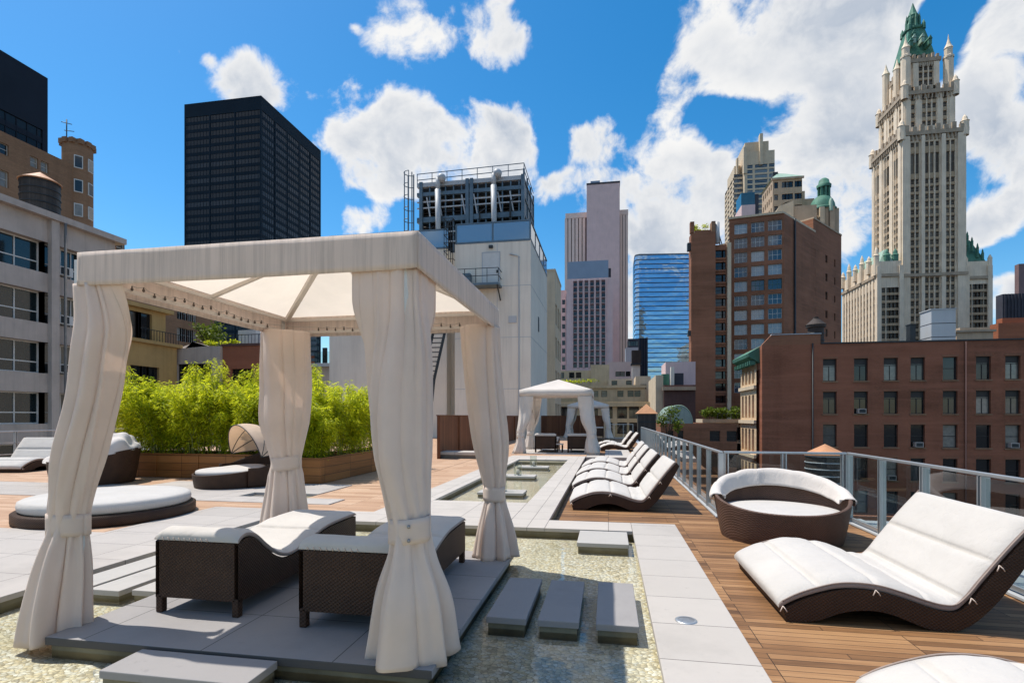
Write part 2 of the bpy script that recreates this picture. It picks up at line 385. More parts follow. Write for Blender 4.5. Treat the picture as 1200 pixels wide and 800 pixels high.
def water_mat():
    m, nt = new_mat('water'); t = NT(nt); p = t.pos()
    nrm = t.bump(t.math('ADD', t.noise(p, 2.2, 2), t.math('MULTIPLY', t.noise(p, 11, 2), .18)), .05, .05)
    tr = t.n('ShaderNodeBsdfTransparent', {0: (.95,.97,.94,1)}).outputs[0]
    gl = t.n('ShaderNodeBsdfGlossy', {0: (1,1,1,1), 'Roughness': .015, 'Normal': nrm}).outputs[0]
    fr = t.n('ShaderNodeFresnel', {'IOR': 1.33, 'Normal': nrm}).outputs[0]
    t.out(t.n('ShaderNodeMixShader', {0: t.math('MULTIPLY', fr, 1.0, clamp=True), 1: tr, 2: gl}).outputs[0]); M['water'] = m
water_mat()
# ================================================================ the terrace
DZ = -.17                       # timber deck on the right lies one step below the paving
PX0, PX1, PY1 = -5.48, .345, 7.93   # near pool: left edge, right edge, back edge
FX0, FX1, FY0, FY1 = -3.40, -1.53, 10.2, 20.0   # far pool
CW = 1.005                      # outer edge of the coping
WZ, BZ = -.105, -.165           # water level, pebble bed
# ground sheet and the block the terrace stands on
struct('ground', MB().add([(-3000,-3000,-34),(3000,-3000,-34),(3000,3000,-34),(-3000,3000,-34)], [(0,1,2,3)]), 'asphalt')
b = MB()
b.prism([(-22,-8),(5.9,-8),(5.9,10.35),(2.3,10.35),(2.3,47.6),(-22,47.6)], -34, -.42)
struct('terrace_block', b, 'concrete_wall')
# pool basins
b = MB().box(PX0-.05,PX1+.05,-8,PY1+.05,-.30,BZ); struct('pool_bed', b, 'pebbles')
b = MB().box(FX0-.05,FX1+.05,FY0-.05,FY1+.05,-.30,BZ); struct('pool_bed', b, 'pebbles')
struct('pool_water', MB().add([(PX0-.04,-8,WZ),(PX1+.04,-8,WZ),(PX1+.04,PY1+.04,WZ),(PX0-.04,PY1+.04,WZ)], [(0,1,2,3)]), 'water')
struct('pool_water', MB().add([(FX0-.04,FY0-.04,WZ),(FX1+.04,FY0-.04,WZ),(FX1+.04,FY1+.04,WZ),(FX0-.04,FY1+.04,WZ)], [(0,1,2,3)]), 'water')
T = .055                        # paving slab thickness, set on a recessed plinth
def slab(mb, x0, x1, y0, y1, z1=0., t=T, lip=.0):
    mb.box(x0,x1,y0,y1,z1-t,z1)
def plinth(mb, x0,x1,y0,y1, z0=-.40, z1=-T+.001): mb.box(x0,x1,y0,y1,z0,z1)
# coping on the right of the near pool
b = MB(); slab(b, PX1, CW, -8, 8.55); struct('coping', b, 'coping', bevel=.006)
b = MB(); plinth(b, PX1+.03, CW-.005, -8, 8.5)
plinth(b, PX0-1.9, PX1+.03, PY1+.03, 8.5); plinth(b, FX1+.03, -.935, 8.5, 20.6); plinth(b, -7.3, PX0-.03, -8, 8.6)
plinth(b, -7.25, FX0-.03, 8.5, 20.6); plinth(b, FX0-.03, FX1+.03, 8.5, FY0-.03); plinth(b, FX0-.03, FX1+.03, FY1+.03, 20.6)
struct('paving_plinth', b, 'pool_wall')
b = MB(); slab(b, -.93, PX1-.004, PY1, 8.55); struct('coping', b, 'paving_far', bevel=.006)
b = MB(); slab(b, FX1, -.93-.004, PY1, 20.55); struct('coping', b, 'paving_far', bevel=.006)
b = MB(); slab(b, FX0, FX1-.004, PY1, FY0); slab(b, PX0, FX0-.004, PY1, 8.75); slab(b, FX0-.62, FX0-.004, 8.754, 20.55)
slab(b, FX0-.62, -.93-.004, 20.554, 22.6); struct('paving', b, 'paving_far', bevel=.005)
b = MB(); slab(b, -11.5, PX0, -8, 6.52); slab(b, -7.1, PX0, 6.524, 8.75)
slab(b, -22, -7.6, 9.35, 10.55); slab(b, -10.9, -6.1, 10.56, 12.1); slab(b, -7.596, -5.2, 9.35, 10.0)
slab(b, -16, -10.904, 10.56, 11.2)
struct('paving', b, 'paving', bevel=.005)
# faded boards on the left of the terrace
bx = MB()
def deck_rect(mb, x0,x1,y0,y1,z): mb.box(x0,x1,y0,y1,z-.03,z)
deck_rect(bx, -22, -11.5, -8, 9.35, -.012); deck_rect(bx, -11.5, -7.1, 6.52, 9.35, -.012); deck_rect(bx, -7.1, -4.03, 8.76, 9.35, -.012)
deck_rect(bx, -22, -16, 10.55, 24, -.012); deck_rect(bx, -16, -10.9, 11.2, 24, -.012); deck_rect(bx, -10.9, -5.2, 12.1, 47.5, -.012)
deck_rect(bx, -6.1, -4.03, 9.35, 47.5, -.020); deck_rect(bx, -4.03, -.93, 22.6, 47.5, -.016); deck_rect(bx, -22, -10.9, 24, 47.5, -.018)
struct('timber_deck', bx, 'deck_faded')
struct('deck_base', MB().box(-22,-7.3,-8,47.5,-.41,-.06).box(-7.25,-4.1,8.61,47.5,-.41,-.07).box(-4.1,-.94,20.62,47.5,-.41,-.065), 'slab_side')
# timber deck on the right
b = MB(); deck_rect(b, CW+.004, 4.02, -8, 10.02, DZ); deck_rect(b, -.926, CW, 8.556, 10.02, DZ); deck_rect(b, -.926, 1.93, 10.02, 47.5, DZ)
struct('timber_deck', b, 'deck_wood')
b = MB(); slab(b, -.15, .98, 22.4, 27.5, -.02, .15); slab(b, -.92, -.154, 22.4, 23.4, -.02, .15); struct('paving', b, 'paving_far', bevel=.005)
# kerb the railing stands on
b = MB().box(1.935,2.25,10.02,47.5,-.42,DZ+.012).box(1.935,5.8,10.022,10.3,-.42,DZ+.010).box(4.025,5.8,-8,10.018,-.42,DZ+.012)
struct('kerb', b, 'grey_metal_panel', bevel=.01)
# drain lid in the coping
t = thing('drain_cover', 'round metal drain cover let into the pale coping', 'drain cover', (.62,4.53,0))
b = MB().lathe([(.001,.006),(.062,.006),(.074,.003),(.075,0)], n=36); b.build('lid', 'drain', t, world=False)
b = MB().lathe([(.064,.0075),(.076,.0085),(.086,.005),(.088,0)], n=36); b.build('rim', 'aluminium', t, world=False)
# ---------------------------------------------------------------- stepping stones
def stone(name, x0,x1,y0,y1,label,group,mat='step_stone',z1=-.005, base=True):
    t = thing(name, label, 'stepping stone', ((x0+x1)/2,(y0+y1)/2,0), group=group)
    MB().box(x0,x1,y0,y1,z1-.055,z1).build('slab', mat, t, bevel=.006)
    MB().box(x0+.015,x1-.015,y0+.015,y1-.015,-.20,z1-.058).build('pedestal', 'pool_wall', t)
    return t
g = 'stepping stones between the cabana and the right coping'
stone('stepping_stone', -1.0,-.665,4.345,5.45,'dark stepping stone nearest to the right side of the cabana platform',g)
stone('stepping_stone', -.57,-.235,4.345,5.44,'shaded middle stone of the three between cabana platform and right coping',g)
stone('stepping_stone', -.10,.24,4.345,5.46,'stepping stone half in sun, next to the right coping',g)
stone('stepping_stone', -.41,.262,7.13,7.9,'sunlit square stepping slab against the coping at the back of the pool','stepping stone at the pool back','step_light',-.01)
stone('stepping_stone', -3.29,-2.22,2.985,3.32,'wide stepping stone in front of the cabana platform, partly shaded','stepping stone in front of the cabana','step_stone',-.012)
g = 'stepping stones between the left terrace and the cabana'
stone('stepping_stone', -5.38,-5.02,4.45,5.62,'pale stepping stone closest to the left terrace edge',g,'step_light',-.02)
stone('stepping_stone', -4.97,-4.62,4.40,5.60,'pale middle stepping stone of the three left of the cabana',g,'step_light',-.02)
stone('stepping_stone', -4.53,-4.25,4.45,5.60,'pale stepping stone beside the left edge of the cabana platform',g,'step_light',-.02)
stone('stepping_stone', -5.40,-4.75,6.9,7.75,'pale square stepping slab behind the cabana in the left pool corner','stepping stone in the pool corner','step_light',-.03)
# ---------------------------------------------------------------- wave loungers
TOPP = [(0,.11),(.12,.185),(.27,.25),(.45,.305),(.62,.32),(.80,.305),(.97,.26),(1.15,.20),(1.28,.17),(1.38,.18),(1.47,.27),(1.56,.40),(1.73,.635),(1.85,.79),(1.98,.945)]
BOTP = [(.03,0),(.12,.004),(.29,.03),(.45,.10),(.60,.135),(.75,.14),(.88,.115),(1.0,.07),(1.13,.02),(1.22,.002),(1.34,.004),(1.44,.045),(1.52,.11),(1.66,.265),(1.85,.55),(2.03,.885)]
def samp(pts, n):
    L = [0]
    for a, b_ in zip(pts, pts[1:]): L.append(L[-1]+hypot(b_[0]-a[0], b_[1]-a[1]))
    def cr(i, t):
        g = lambda k: pts[max(0, min(len(pts)-1, k))]
        p0,p1,p2,p3 = g(i-1),g(i),g(i+1),g(i+2)
        return tuple(.5*((2*p1[k])+(-p0[k]+p2[k])*t+(2*p0[k]-5*p1[k]+4*p2[k]-p3[k])*t*t+(-p0[k]+3*p1[k]-3*p2[k]+p3[k])*t**3) for k in (0,1))
    out = []
    for j in range(n+1):
        s = L[-1]*j/n; i = max(k for k in range(len(pts)-1) if L[k] <= s+1e-9)
        out.append(cr(i, (s-L[i])/(L[i+1]-L[i])))
    return out
def pad_along(mb, prof, w0, w1, th, seams, nv=16, edge=.03, m=0, me=None, puff=.022, seed=0):
    """a stuffed pad lying on a profile (x,z); grooves at the seams"""
    n = len(prof)-1
    def nrm(i):
        a = prof[max(0,i-1)]; c = prof[min(n,i+1)]; d = hypot(c[0]-a[0],c[1]-a[1]); return (-(c[1]-a[1])/d,(c[0]-a[0])/d)
    rows = []
    cross = []
    for j in range(nv+1):
        y = w0+(w1-w0)*j/nv; cross.append((y, min(1, sqrt(max(0, 1-max(0, 1-min(y-w0, w1-y)/.045)**2)))))
    ring = [(w0+.004, .0)]+[(w0-.012, .35)]+[(y, None) for y,_ in cross]+[(w1+.012, .35)]+[(w1-.004, .0)]
    vs = []
    for i,(x,z) in enumerate(prof):
        s = i/n
        ss = [0]+seams+[1]
        k = max(q for q in range(len(ss)-1) if ss[q] <= s+1e-9); tt = (s-ss[k])/(ss[k+1]-ss[k]); tt = min(1, max(0, tt))
        pf = (1-abs(2*tt-1)**7)*puff-(.024 if (min(tt,1-tt)*(ss[k+1]-ss[k]) < .0075 and 0 < s < 1) else 0)
        endf = min(1, s/.03, (1-s)/.03); endf = sqrt(max(0, 1-(1-endf)**2))
        nx, nz = nrm(i)
        for r,(y,fx) in enumerate(ring):
            if fx is None:
                e = cross[r-2][1]
                h = (th*(.72+.28*e)+pf*e)*max(.15, endf)
                h += (.006*noise.noise(Vector((x*5+seed, y*5, seed)))+.004*noise.noise(Vector((x*14, y*4, seed+5))))*e
            else: h = th*fx*max(.3, endf)
            vs.append((x+nx*h, y, z+nz*h))
    R = len(ring)
    fs = [(i*R+j, i*R+j+1, (i+1)*R+j+1, (i+1)*R+j)[::-1] for i in range(n) for j in range(R-1)]
    o = len(mb.f)
    mb.add(vs, fs, m, True)
    if me is not None:
        q = 0
        for i in range(n):
            for j in range(R-1):
                if j in (0, 1, R-3, R-2): mb.m[o+q] = me
                q += 1
    mb.add([vs[j] for j in range(R)], [list(range(R))], m); mb.add([vs[n*R+j] for j in range(R)], [list(range(R))[::-1]], m)
    return mb
def wave_lounger(w=1.75):
    t = thing('wave_lounger', '-', 'lounger')
    tp, bp = samp(TOPP, 44), samp(BOTP, 44)
    b = MB(); n = 44
    for y, flip in ((0, False), (w, True)):
        vs = [(x,y,z) for x,z in tp]+[(x,y,z) for x,z in bp]
        fs = [(i,i+1,n+2+i,n+1+i) for i in range(n)]
        b.add(vs, [f if flip else f[::-1] for f in fs])
    for pr_, up in ((tp, True), (bp, False)):
        vs = [(x,0,z) for x,z in pr_]+[(x,w,z) for x,z in pr_]
        fs = [(i,i+1,n+2+i,n+1+i) for i in range(n)]
        b.add(vs, [f if up else f[::-1] for f in fs], 0, True)
    b.add([(*[tp[0][0]],0,tp[0][1]),(tp[0][0],w,tp[0][1]),(bp[0][0],w,bp[0][1]),(bp[0][0],0,bp[0][1])], [(0,1,2,3)])
    b.add([(tp[n][0],0,tp[n][1]),(tp[n][0],w,tp[n][1]),(bp[n][0],w,bp[n][1]),(bp[n][0],0,bp[n][1])], [(3,2,1,0)])
    b.build('wicker_frame', 'wicker', t, world=False)
    b = MB(); pp = [(x-.03*(1-i/120),z+.004) for i,(x,z) in enumerate(samp(TOPP, 120))]
    seams = [.155,.34,.50,.64,.80]
    pad_along(b, pp, .02, w-.02, .062, seams, me=1, puff=.026)
    c = b.build('cushion', ['cushion','cushion_edge'], t, world=False)
    for y in (.012,w-.012):
        MB().tube([(x-(pp[min(120,i+1)][1]-pp[max(0,i-1)][1])*0,y,z+.050) for i,(x,z) in enumerate(pp) if 2 <= i <= 118], .007, 6).build('piping', 'cushion_edge', c, world=False)
    for s in (.02,.34,.66,.80):
        x,z = pp[int(s*120)]
        k = MB()
        for dx in (-.028,.03): k.tube([(x,.0,z+.01),(x+dx*.6,-.018,z-.012),(x+dx,-.02,z-.035)], .0045, 5)
        k.build('tie', 'canvas', c, world=False)
    return t
WLN = wave_lounger()
rowg = 'wave loungers on the right deck'
WLN.location = (1.53,5.12,DZ); WLN['label'] = 'large white-cushioned wave lounger in the right foreground, shown whole'; WLN['group'] = rowg
for x,y,l in [(-.69,10.55,'nearest of the four wave loungers in the row by the long coping'),(-.78,12.95,'second wave lounger of the row of four, behind the nearest one'),
            (-.82,15.3,'third wave lounger of the row of four by the railing'),(-.82,17.75,'farthest wave lounger of the row of four by the railing')]:
    place(WLN, (x+rnd.uniform(-.05,.05),y+rnd.uniform(-.05,.05),DZ), radians(rnd.uniform(-2.2,2.2)), l)
place(WLN, (1.56,1.97,DZ), 0, 'wave lounger cut off by the bottom right corner, mostly its foot cushion')
place(WLN, (-.42,28.6,DZ), 0, 'nearer of the two distant wave loungers right of the white cabana')
place(WLN, (-.62,31.2,DZ), 0, 'farther of the two distant wave loungers right of the white cabana')
place(WLN, (-17.1,13.1,-.012), radians(100), 'wave lounger at the far left edge with its back against the left railing')
place(WLN, (-14.5,14.0,-.012), radians(100), 'wave lounger behind the left curtain, between the left railing and covered daybed')
# ---------------------------------------------------------------- woven chaises
SEAT = [(0,.60),(.10,.635),(.22,.60),(.36,.49),(.52,.38),(.68,.325),(.84,.325),(1.0,.355),(1.2,.405),(1.45,.445),(1.75,.455),(2.08,.455)]
def woven_chaise(w=.78):
    t = thing('woven_chaise', '-', 'chaise')
    tp = samp(SEAT, 40); b = MB(); n = 40; z0 = .13
    # side walls with thickness, end walls, top
    for xs in (0., w-.035):
        for xx, fl in ((xs, False), (xs+.035, True)):
            vs = [(xx,y,z) for y,z in tp]+[(xx,y,z0) for y,z in tp]
            fs = [(i,i+1,n+2+i,n+1+i) for i in range(n)]
            b.add(vs, [f if fl else f[::-1] for f in fs])
        vs = [(xs,y,z) for y,z in tp]+[(xs+.035,y,z) for y,z in tp]
        b.add(vs, [(i,n+1+i,n+2+i,i+1) for i in range(n)], 0, True)
        b.box(xs,xs+.035,0,2.08,z0-.002,z0)
    b.box(.035,w-.035,0,.035,z0,.605).box(.035,w-.035,2.045,2.08,z0,.452)
    b.build('wicker_body', 'wicker', t, world=False)
    for x in (.03,w-.03):
        for y in (.03,2.05): MB().box(x-.03,x+.03,y-.03,y+.03,0,z0+.02).build('leg', 'wicker', t, world=False, bevel=.008)
    pp = [(y,z+.012) for y,z in samp(SEAT, 120)]
    k = MB(); pad_along(k, pp, 0, w, .043, [.13,.36,.62], nv=14, me=1, puff=.015)
    k.v = [(y,x,z) for x,y,z in k.v]; k.f = [f[::-1] for f in k.f]   # profile ran along x: turn it along y
    c = k.build('cushion', ['cushion','cushion_edge'], t, world=False)
    k = MB()
    for i in range(9):
        x = .06+i*.052
        k.tube([(x,.05,.66),(x+.012,-.006,.635),(x+.026,-.006,.612)], .005, 5)
    k.build('lacing', 'canvas', c, world=False)
    return t
WC = woven_chaise()
WC.location = (-3.765,3.93,.002); WC['label'] = 'dark woven chaise with white cushion, left one of the two in the near cabana'; WC['group'] = 'woven chaises in the near cabana'
place(WC, (-2.385,3.84,.002), 0, 'dark woven chaise right behind the front right curtain of the near cabana')
# ---------------------------------------------------------------- cabanas
def lpath(s, cx, cy, dx, dy, arm, r=.05):
    """L-shaped curtain line: s<0 runs along the front rail, s>0 along the side rail"""
    a = abs(s)*arm
    if a < r:
        q = a/r*.5
        if s < 0: return (cx+dx*a*.8, cy+dy*(r-a)*.15)
        return (cx+dx*(r-a)*.15, cy+dy*a*.8)
    return (cx+dx*a, cy) if s < 0 else (cx, cy+dy*a)
def curtain(parent, cx, cy, dx, dy, lv, top, tie, arm=.5, seed=0, nu=270, nv=90, mat='canvas', foot=0., snaps=None, ntie=True, pl=9):
    """gathered drape round a corner post. lv: (z, centre x, centre y, radius, blend 0 = L line .. 1 = round)"""
    r_ = random.Random(seed); ph = [r_.uniform(0, 6.28) for _ in range(6)]
    lv = sorted(lv)
    folds = []
    q = -1.
    while q < 1:
        folds.append((q, r_.uniform(.022,.075), r_.uniform(.5,1.25)*(1 if len(folds) % 2 else -.8), r_.uniform(-.05,.05), r_.uniform(-.06,.06))); q += r_.uniform(.07,.21)*9/pl
    def lev(z):
        for a, b_ in zip(lv, lv[1:]):
            if z <= b_[0]:
                t = (z-a[0])/(b_[0]-a[0]); i = lv.index(a); p0 = lv[max(0,i-1)]; p3 = lv[min(len(lv)-1,i+2)]; o = [z]
                for k in range(1,5):
                    m0 = (b_[k]-p0[k])/(b_[0]-p0[0])*(b_[0]-a[0]); m1 = (p3[k]-a[k])/(p3[0]-a[0])*(b_[0]-a[0])
                    o.append((2*t**3-3*t*t+1)*a[k]+(t**3-2*t*t+t)*m0+(-2*t**3+3*t*t)*b_[k]+(t**3-t*t)*m1)
                o[4] = min(1,max(0,o[4])); return o
        return list(lv[-1])
    a0 = atan2(-dy, -dx)
    # which way round: s>0 must lean to the side rail (dy direction)
    e = .6
    sgn = 1 if (cy+sin(a0+e))*dy > (cy+sin(a0-e))*dy else -1
    amp = [(-.1,.060),(.25,.052),(tie-.16,.034),(tie-.02,.010),(tie+.14,.012),(tie+.5,.030),(top-.4,.027),(top,.020)]
    def am(z):
        for a, b_ in zip(amp, amp[1:]):
            if z <= b_[0]: t = max(0,(z-a[0])/(b_[0]-a[0])); return a[1]+(b_[1]-a[1])*t
        return amp[-1][1]
    def fn(u, v):
        s = 2*u-1; z = foot+(top-foot)*(v**.9)
        _, ox, oy, rad, bl = lev(z)
        lx, ly = lpath(s, cx, cy, dx, dy, arm)
        ang = a0+sgn*s*radians(186)
        rq = rad*(1-.12*max(0,(abs(s)-.8)/.2))
        px, py = ox+rq*cos(ang), oy+rq*sin(ang)
        x, y = lx+(px-lx)*bl, ly+(py-ly)*bl
        nx, ny = cos(ang), sin(ang)
        sw = s+.05*sin(3*s+ph[0])+.02*sin(7*s+ph[1])+.012*sin(z*1.7+ph[4])
        zz_ = z-tie; w = sum(a_*(exp(-((s-q_-dr*zz_-d2*sin(z*2.2+q_*9))/w_)**2) if a_ > 0 else 1.25*exp(-abs(s-q_-dr*zz_-d2*.6*sin(z*1.3+q_*5))/(w_*.5))) for q_, w_, a_, dr, d2 in folds)*.95+.35*sin(sw*pi*pl*.33+ph[3]+z*.3)+.35*noise.noise(Vector((s*5+seed, z*.55, seed*.7)))
        d = am(z)*w
        # creases that pull into the tie
        k = exp(-((z-tie)/.35)**2)
        d += .010*k*sin(s*34+ph[5]+5*(z-tie))
        d += .008*noise.noise(Vector((s*2.2+seed*3, z*2.0, 9)))
        zz = z
        if v == 0: zz = foot+.012*sin(s*9+ph[1])+.01*abs(w)
        return (x+nx*d, y+ny*d, zz)
    b = MB(); b.grid(fn, nu, nv)
    c = b.build('curtain', mat, parent, solid=.006)
    if ntie:
        _, ox, oy, rad, bl = lev(tie)
        R_ = rad+.016
        b = MB()
        tilt = (r_.uniform(-.1,.1), r_.uniform(-.1,.1))
        def band(u, v):
            a = 2*pi*u; h = (v-.5)*.17; rr = R_+.003*sin(5*a+ph[1])+.004*sin(2*a+ph[2])
            x, y = cos(a)*rr, sin(a)*rr
            return (ox+x, oy+y, tie+h+x*tilt[0]+y*tilt[1])
        b.grid(band, 40, 4)
        tb = b.build('tieback', mat, c, solid=.008)
        for dz in (snaps or ()):
            a = -pi/2+.32
            MB().ball((ox+cos(a)*(R_+.014), oy+sin(a)*(R_+.014), tie+dz), .013, 10).build('snap', 'stud', tb)
    return c
def cabana(label, x0,x1,y0,y1, z0, top, fas, peak, hi, canvas, group, curtains):
    t = thing('cabana', label, 'cabana', ((x0+x1)/2,(y0+y1)/2,z0), group=group)
    zt = top
    cx_, cy_ = (x0+x1)/2, (y0+y1)/2
    # roof cloth: four slightly sagging faces
    b = MB(); cs = [(x0,y0),(x1,y0),(x1,y1),(x0,y1)]
    N = 14 if hi else 4
    for i in range(4):
        p, q = cs[i], cs[(i+1)%4]
        def fn(u, v, p=p, q=q):
            ex, ey = p[0]+(q[0]-p[0])*u, p[1]+(q[1]-p[1])*u
            s = v
            sag = -.05*sin(pi*s)*sin(pi*u)
            return (ex+(cx_-ex)*s, ey+(cy_-ey)*s, zt+(peak-zt)*s+sag)
        b.grid(fn, N, N)
    b.build('canopy', 'canopy_cloth' if hi else canvas, t)
    # valance
    for i in range(4):
        p, q = cs[i], cs[(i+1)%4]
        L = hypot(q[0]-p[0], q[1]-p[1]); ux, uy = (q[0]-p[0])/L, (q[1]-p[1])/L
        b = MB()
        def fn(u, v, p=p, ux=ux, uy=uy, L=L, i=i):
            w = .006*noise.noise(Vector((u*L*2.5, v*.8, i*5.)))+.004*v
            return (p[0]+ux*L*u+uy*w, p[1]+uy*L*u-ux*w, zt-fas*v+.012-.006*sin(pi*u)*v+(.02*v*max(0,abs(2*u-1)-.9)*10)*.3)
        b.grid(fn, 60 if hi else 8, 6 if hi else 2)
        b.build('valance', 'valance_cloth' if hi else canvas, t, solid=.008)
    # frame
    post = .024
    pof = [(-.05,.06),(-.10,.05),(-.10,-.06),(.0,-.08)] if hi else [(.0,.0)]*4
    for (px,py),(sx,sy),(ax,ay) in zip(cs, ((1,1),(-1,1),(-1,-1),(1,-1)), pof):
        if not hi: ax, ay = sx*.10, sy*.10
        MB().box(px+ax-post,px+ax+post,py+ay-post,py+ay+post,z0,zt-.03).build('post', 'white_frame', t)
        MB().bar((px+sx*.04,py+sy*.04,zt-.035),(cx_,cy_,peak-.05),.05,.05).build('rafter', 'canvas_white', t)
    if hi:
        for i in range(4):
            p, q = cs[i], cs[(i+1)%4]
            m = ((p[0]+q[0])/2,(p[1]+q[1])/2); mx = m[0]+(cx_-m[0])*.03; my = m[1]+(cy_-m[1])*.03
            MB().bar((mx,my,zt-.04),(cx_,cy_,peak-.06),.035,.035).build('rafter', 'canvas_white', t)
    e = .05
    for p,q in (((x0+e,y0+e),(x1-e,y0+e)),((x1-e,y0+e),(x1-e,y1-e)),((x1-e,y1-e),(x0+e,y1-e)),((x0+e,y1-e),(x0+e,y0+e))):
        for dz in ((-.05,-.20) if hi else (-.08,)):
            MB().bar((*p,zt+dz),(*q,zt+dz),.035,.03).build('rail', 'canvas_white', t)
    curtains(t)
    return t
# near cabana on its stone platform in the pool
CX0,CX1,CY0,CY1 = -4.12,-1.307,3.56,6.34
t = thing('stone_platform', 'grey slab platform in the pool carrying the near cabana', 'platform', (-2.63,4.85,0))
MB().box(-4.16,-1.13,3.34,6.42,-.06,0).build('slab', 'platform_stone', t, bevel=.006)
MB().box(-4.13,-1.17,3.37,6.39,-.20,-.063).build('plinth', 'pool_wall', t)
def near_curtains(t):
    top = 2.70
    # front right
    curtain(t, CX1-.03, CY0+.02, -1, 1, [(0,-1.37,3.58,.275,1),(.12,-1.37,3.58,.258,1),(.4,-1.37,3.58,.22,1),(.70,-1.375,3.585,.132,1),(.86,-1.38,3.60,.126,1),(1.02,-1.405,3.61,.14,1),(1.35,-1.46,3.65,.185,1),(1.9,-1.48,3.70,.235,.6),(2.4,-1.45,3.75,.27,.04),(2.71,-1.45,3.75,.27,0)],
            top, .86, .47, seed=3, snaps=(.045,-.05), foot=-.015)
    # front left, leaning outwards
    curtain(t, CX0-.09, CY0+.015, 1, 1, [(-.1,-4.33,3.58,.215,1),(.12,-4.315,3.58,.198,1),(.45,-4.29,3.60,.165,1),(.66,-4.275,3.61,.128,1),(.80,-4.27,3.62,.122,1),(.95,-4.255,3.62,.138,1),(1.35,-4.18,3.64,.165,1),(1.8,-4.09,3.68,.172,1),(2.2,-4.03,3.70,.19,.85),(2.5,-3.96,3.75,.23,.3),(2.71,-3.96,3.78,.27,0)],
            top, .79, .47, seed=8, foot=-.10)
    # back right
    curtain(t, CX1-.02, CY1-.03, -1, -1, [(0,-1.33,6.26,.27,1),(.3,-1.33,6.26,.21,1),(.62,-1.335,6.26,.125,1),(.74,-1.34,6.26,.115,1),(.9,-1.345,6.25,.14,1),(1.35,-1.39,6.22,.20,1),(1.9,-1.45,6.2,.215,1),(2.4,-1.49,6.17,.22,1),(2.71,-1.50,6.15,.22,1)],
            top, .74, .46, seed=14)
    # back left
    curtain(t, CX0+.02, CY1-.03, 1, -1, [(0,-4.04,6.24,.27,1),(.35,-4.04,6.24,.25,1),(.9,-4.045,6.24,.18,1),(1.07,-4.05,6.24,.165,1),(1.25,-4.05,6.24,.20,1),(1.6,-4.04,6.22,.28,1),(2.0,-4.01,6.2,.29,1),(2.4,-3.97,6.12,.28,1),(2.71,-3.96,6.10,.275,1)],
            top, 1.07, .52, seed=21)
cabana('large white canvas cabana in the foreground pool with four tied curtains', CX0,CX1,CY0,CY1, 0, 2.93, .262, 3.42, True, 'canvas', 'canvas cabanas', near_curtains)
# string of small bulbs inside the valance
t = thing('string_light', 'string of small bulbs hung along the inside of the near cabana valance', 'string lights', (CX0,CY1,2.7))
w = MB(); pts = []
def run(p, q, n):
    for i in range(n):
        f = (i+.5)/n; x, y = p[0]+(q[0]-p[0])*f, p[1]+(q[1]-p[1])*f
        pts.append((x, y, 2.775+.02*rnd.uniform(-1,1)))
run((CX0+.085,CY0+.35),(CX0+.085,CY1-.45),17); run((CX0+.45,CY1-.085),(CX1-.4,CY1-.085),17)
for a, c in zip(pts, pts[1:]):
    m_ = ((a[0]+c[0])/2,(a[1]+c[1])/2,(a[2]+c[2])/2-.012); w.tube([a,m_,c], .003, 4)
w.build('wire', 'wire', t)
bm_ = MB().ball((0,0,-.028), .012, 8, sz=1.3).tube([(0,0,0),(0,0,-.02)], .006, 6).mesh('bulb', 'bulb')
for p in pts:
    o = bpy.data.objects.new('bulb', bm_); COL.objects.link(o); o.parent = t; o.location = Vector(p)-Vector(t.location)
# far cabanas
def far_curtains(x0,x1,y0,y1,z0,top,k=1.):
    def f(t):
        for i,(px,py,dx,dy) in enumerate(((x0,y0,1,1),(x1,y0,-1,1),(x1,y1,-1,-1),(x0,y1,1,-1))):
            out_ = -.08*dx
            curtain(t, px+.02*dx, py+.02*dy, dx, dy, [(z0,px+.02*dx+out_*.5,py,.30,1),(z0+.5,px+.05*dx,py,.2,1),(z0+.8,px+.05*dx,py,.16,1),(z0+1.0,px+.06*dx,py,.18,1),(z0+1.5,px+.2*dx,py+.1*dy,.26,.8),(z0+2.1,px+.25*dx,py+.2*dy,.3,.2),(top,px+.25*dx,py+.2*dy,.3,0)],
                    top, z0+.8, .62, seed=31+i, nu=70, nv=24, mat='canvas_white', foot=z0, pl=7)
    return f
FC = (-3.97,-.72,24.0,27.2)
b = thing('stone_platform', 'low grey platform under the farther white cabana', 'platform', (-2.35,25.6,0))
MB().box(-4.3,-.4,23.7,27.5,-.05,.0).build('slab', 'paving_far', b, bevel=.006)
cabana('white canvas cabana in the middle distance at the end of the long pool', *FC, 0, 2.86, .28, 3.42, False, 'canvas_white', 'canvas cabanas', far_curtains(*FC,0,2.6))
SC = (-3.12,.05,41.5,44.6)
cabana('smaller white canvas cabana farthest away, half behind another cabana', *SC, -.02, 2.55, .25, 3.08, False, 'canvas_white', 'canvas cabanas', far_curtains(*SC,-.02,2.35))
for x,y,l in [(-3.35,24.6,'woven chaise on the left inside the middle-distance cabana'),(-1.85,24.6,'woven chaise on the right inside the middle-distance cabana'),(-1.35,41.7,'woven chaise inside the farthest cabana')]:
    c = place(WC, (x,y,0), 0, l); c['group'] = 'woven chaises in the far cabanas'; c.scale = (1.25,1,1.25)
# low side table between the two far chaises
t = thing('side_table', 'small low table between the chaises of the middle-distance cabana', 'side table', (-2.22,24.9,0))
MB().box(-.16,.16,-.25,.25,.36,.40).build('table_top', 'canvas_white', t, world=False, bevel=.006)
for x in (-.12,.12):
    for y in (-.2,.2): MB().box(x-.02,x+.02,y-.02,y+.02,0,.36).build('leg', 'wicker', t, world=False)
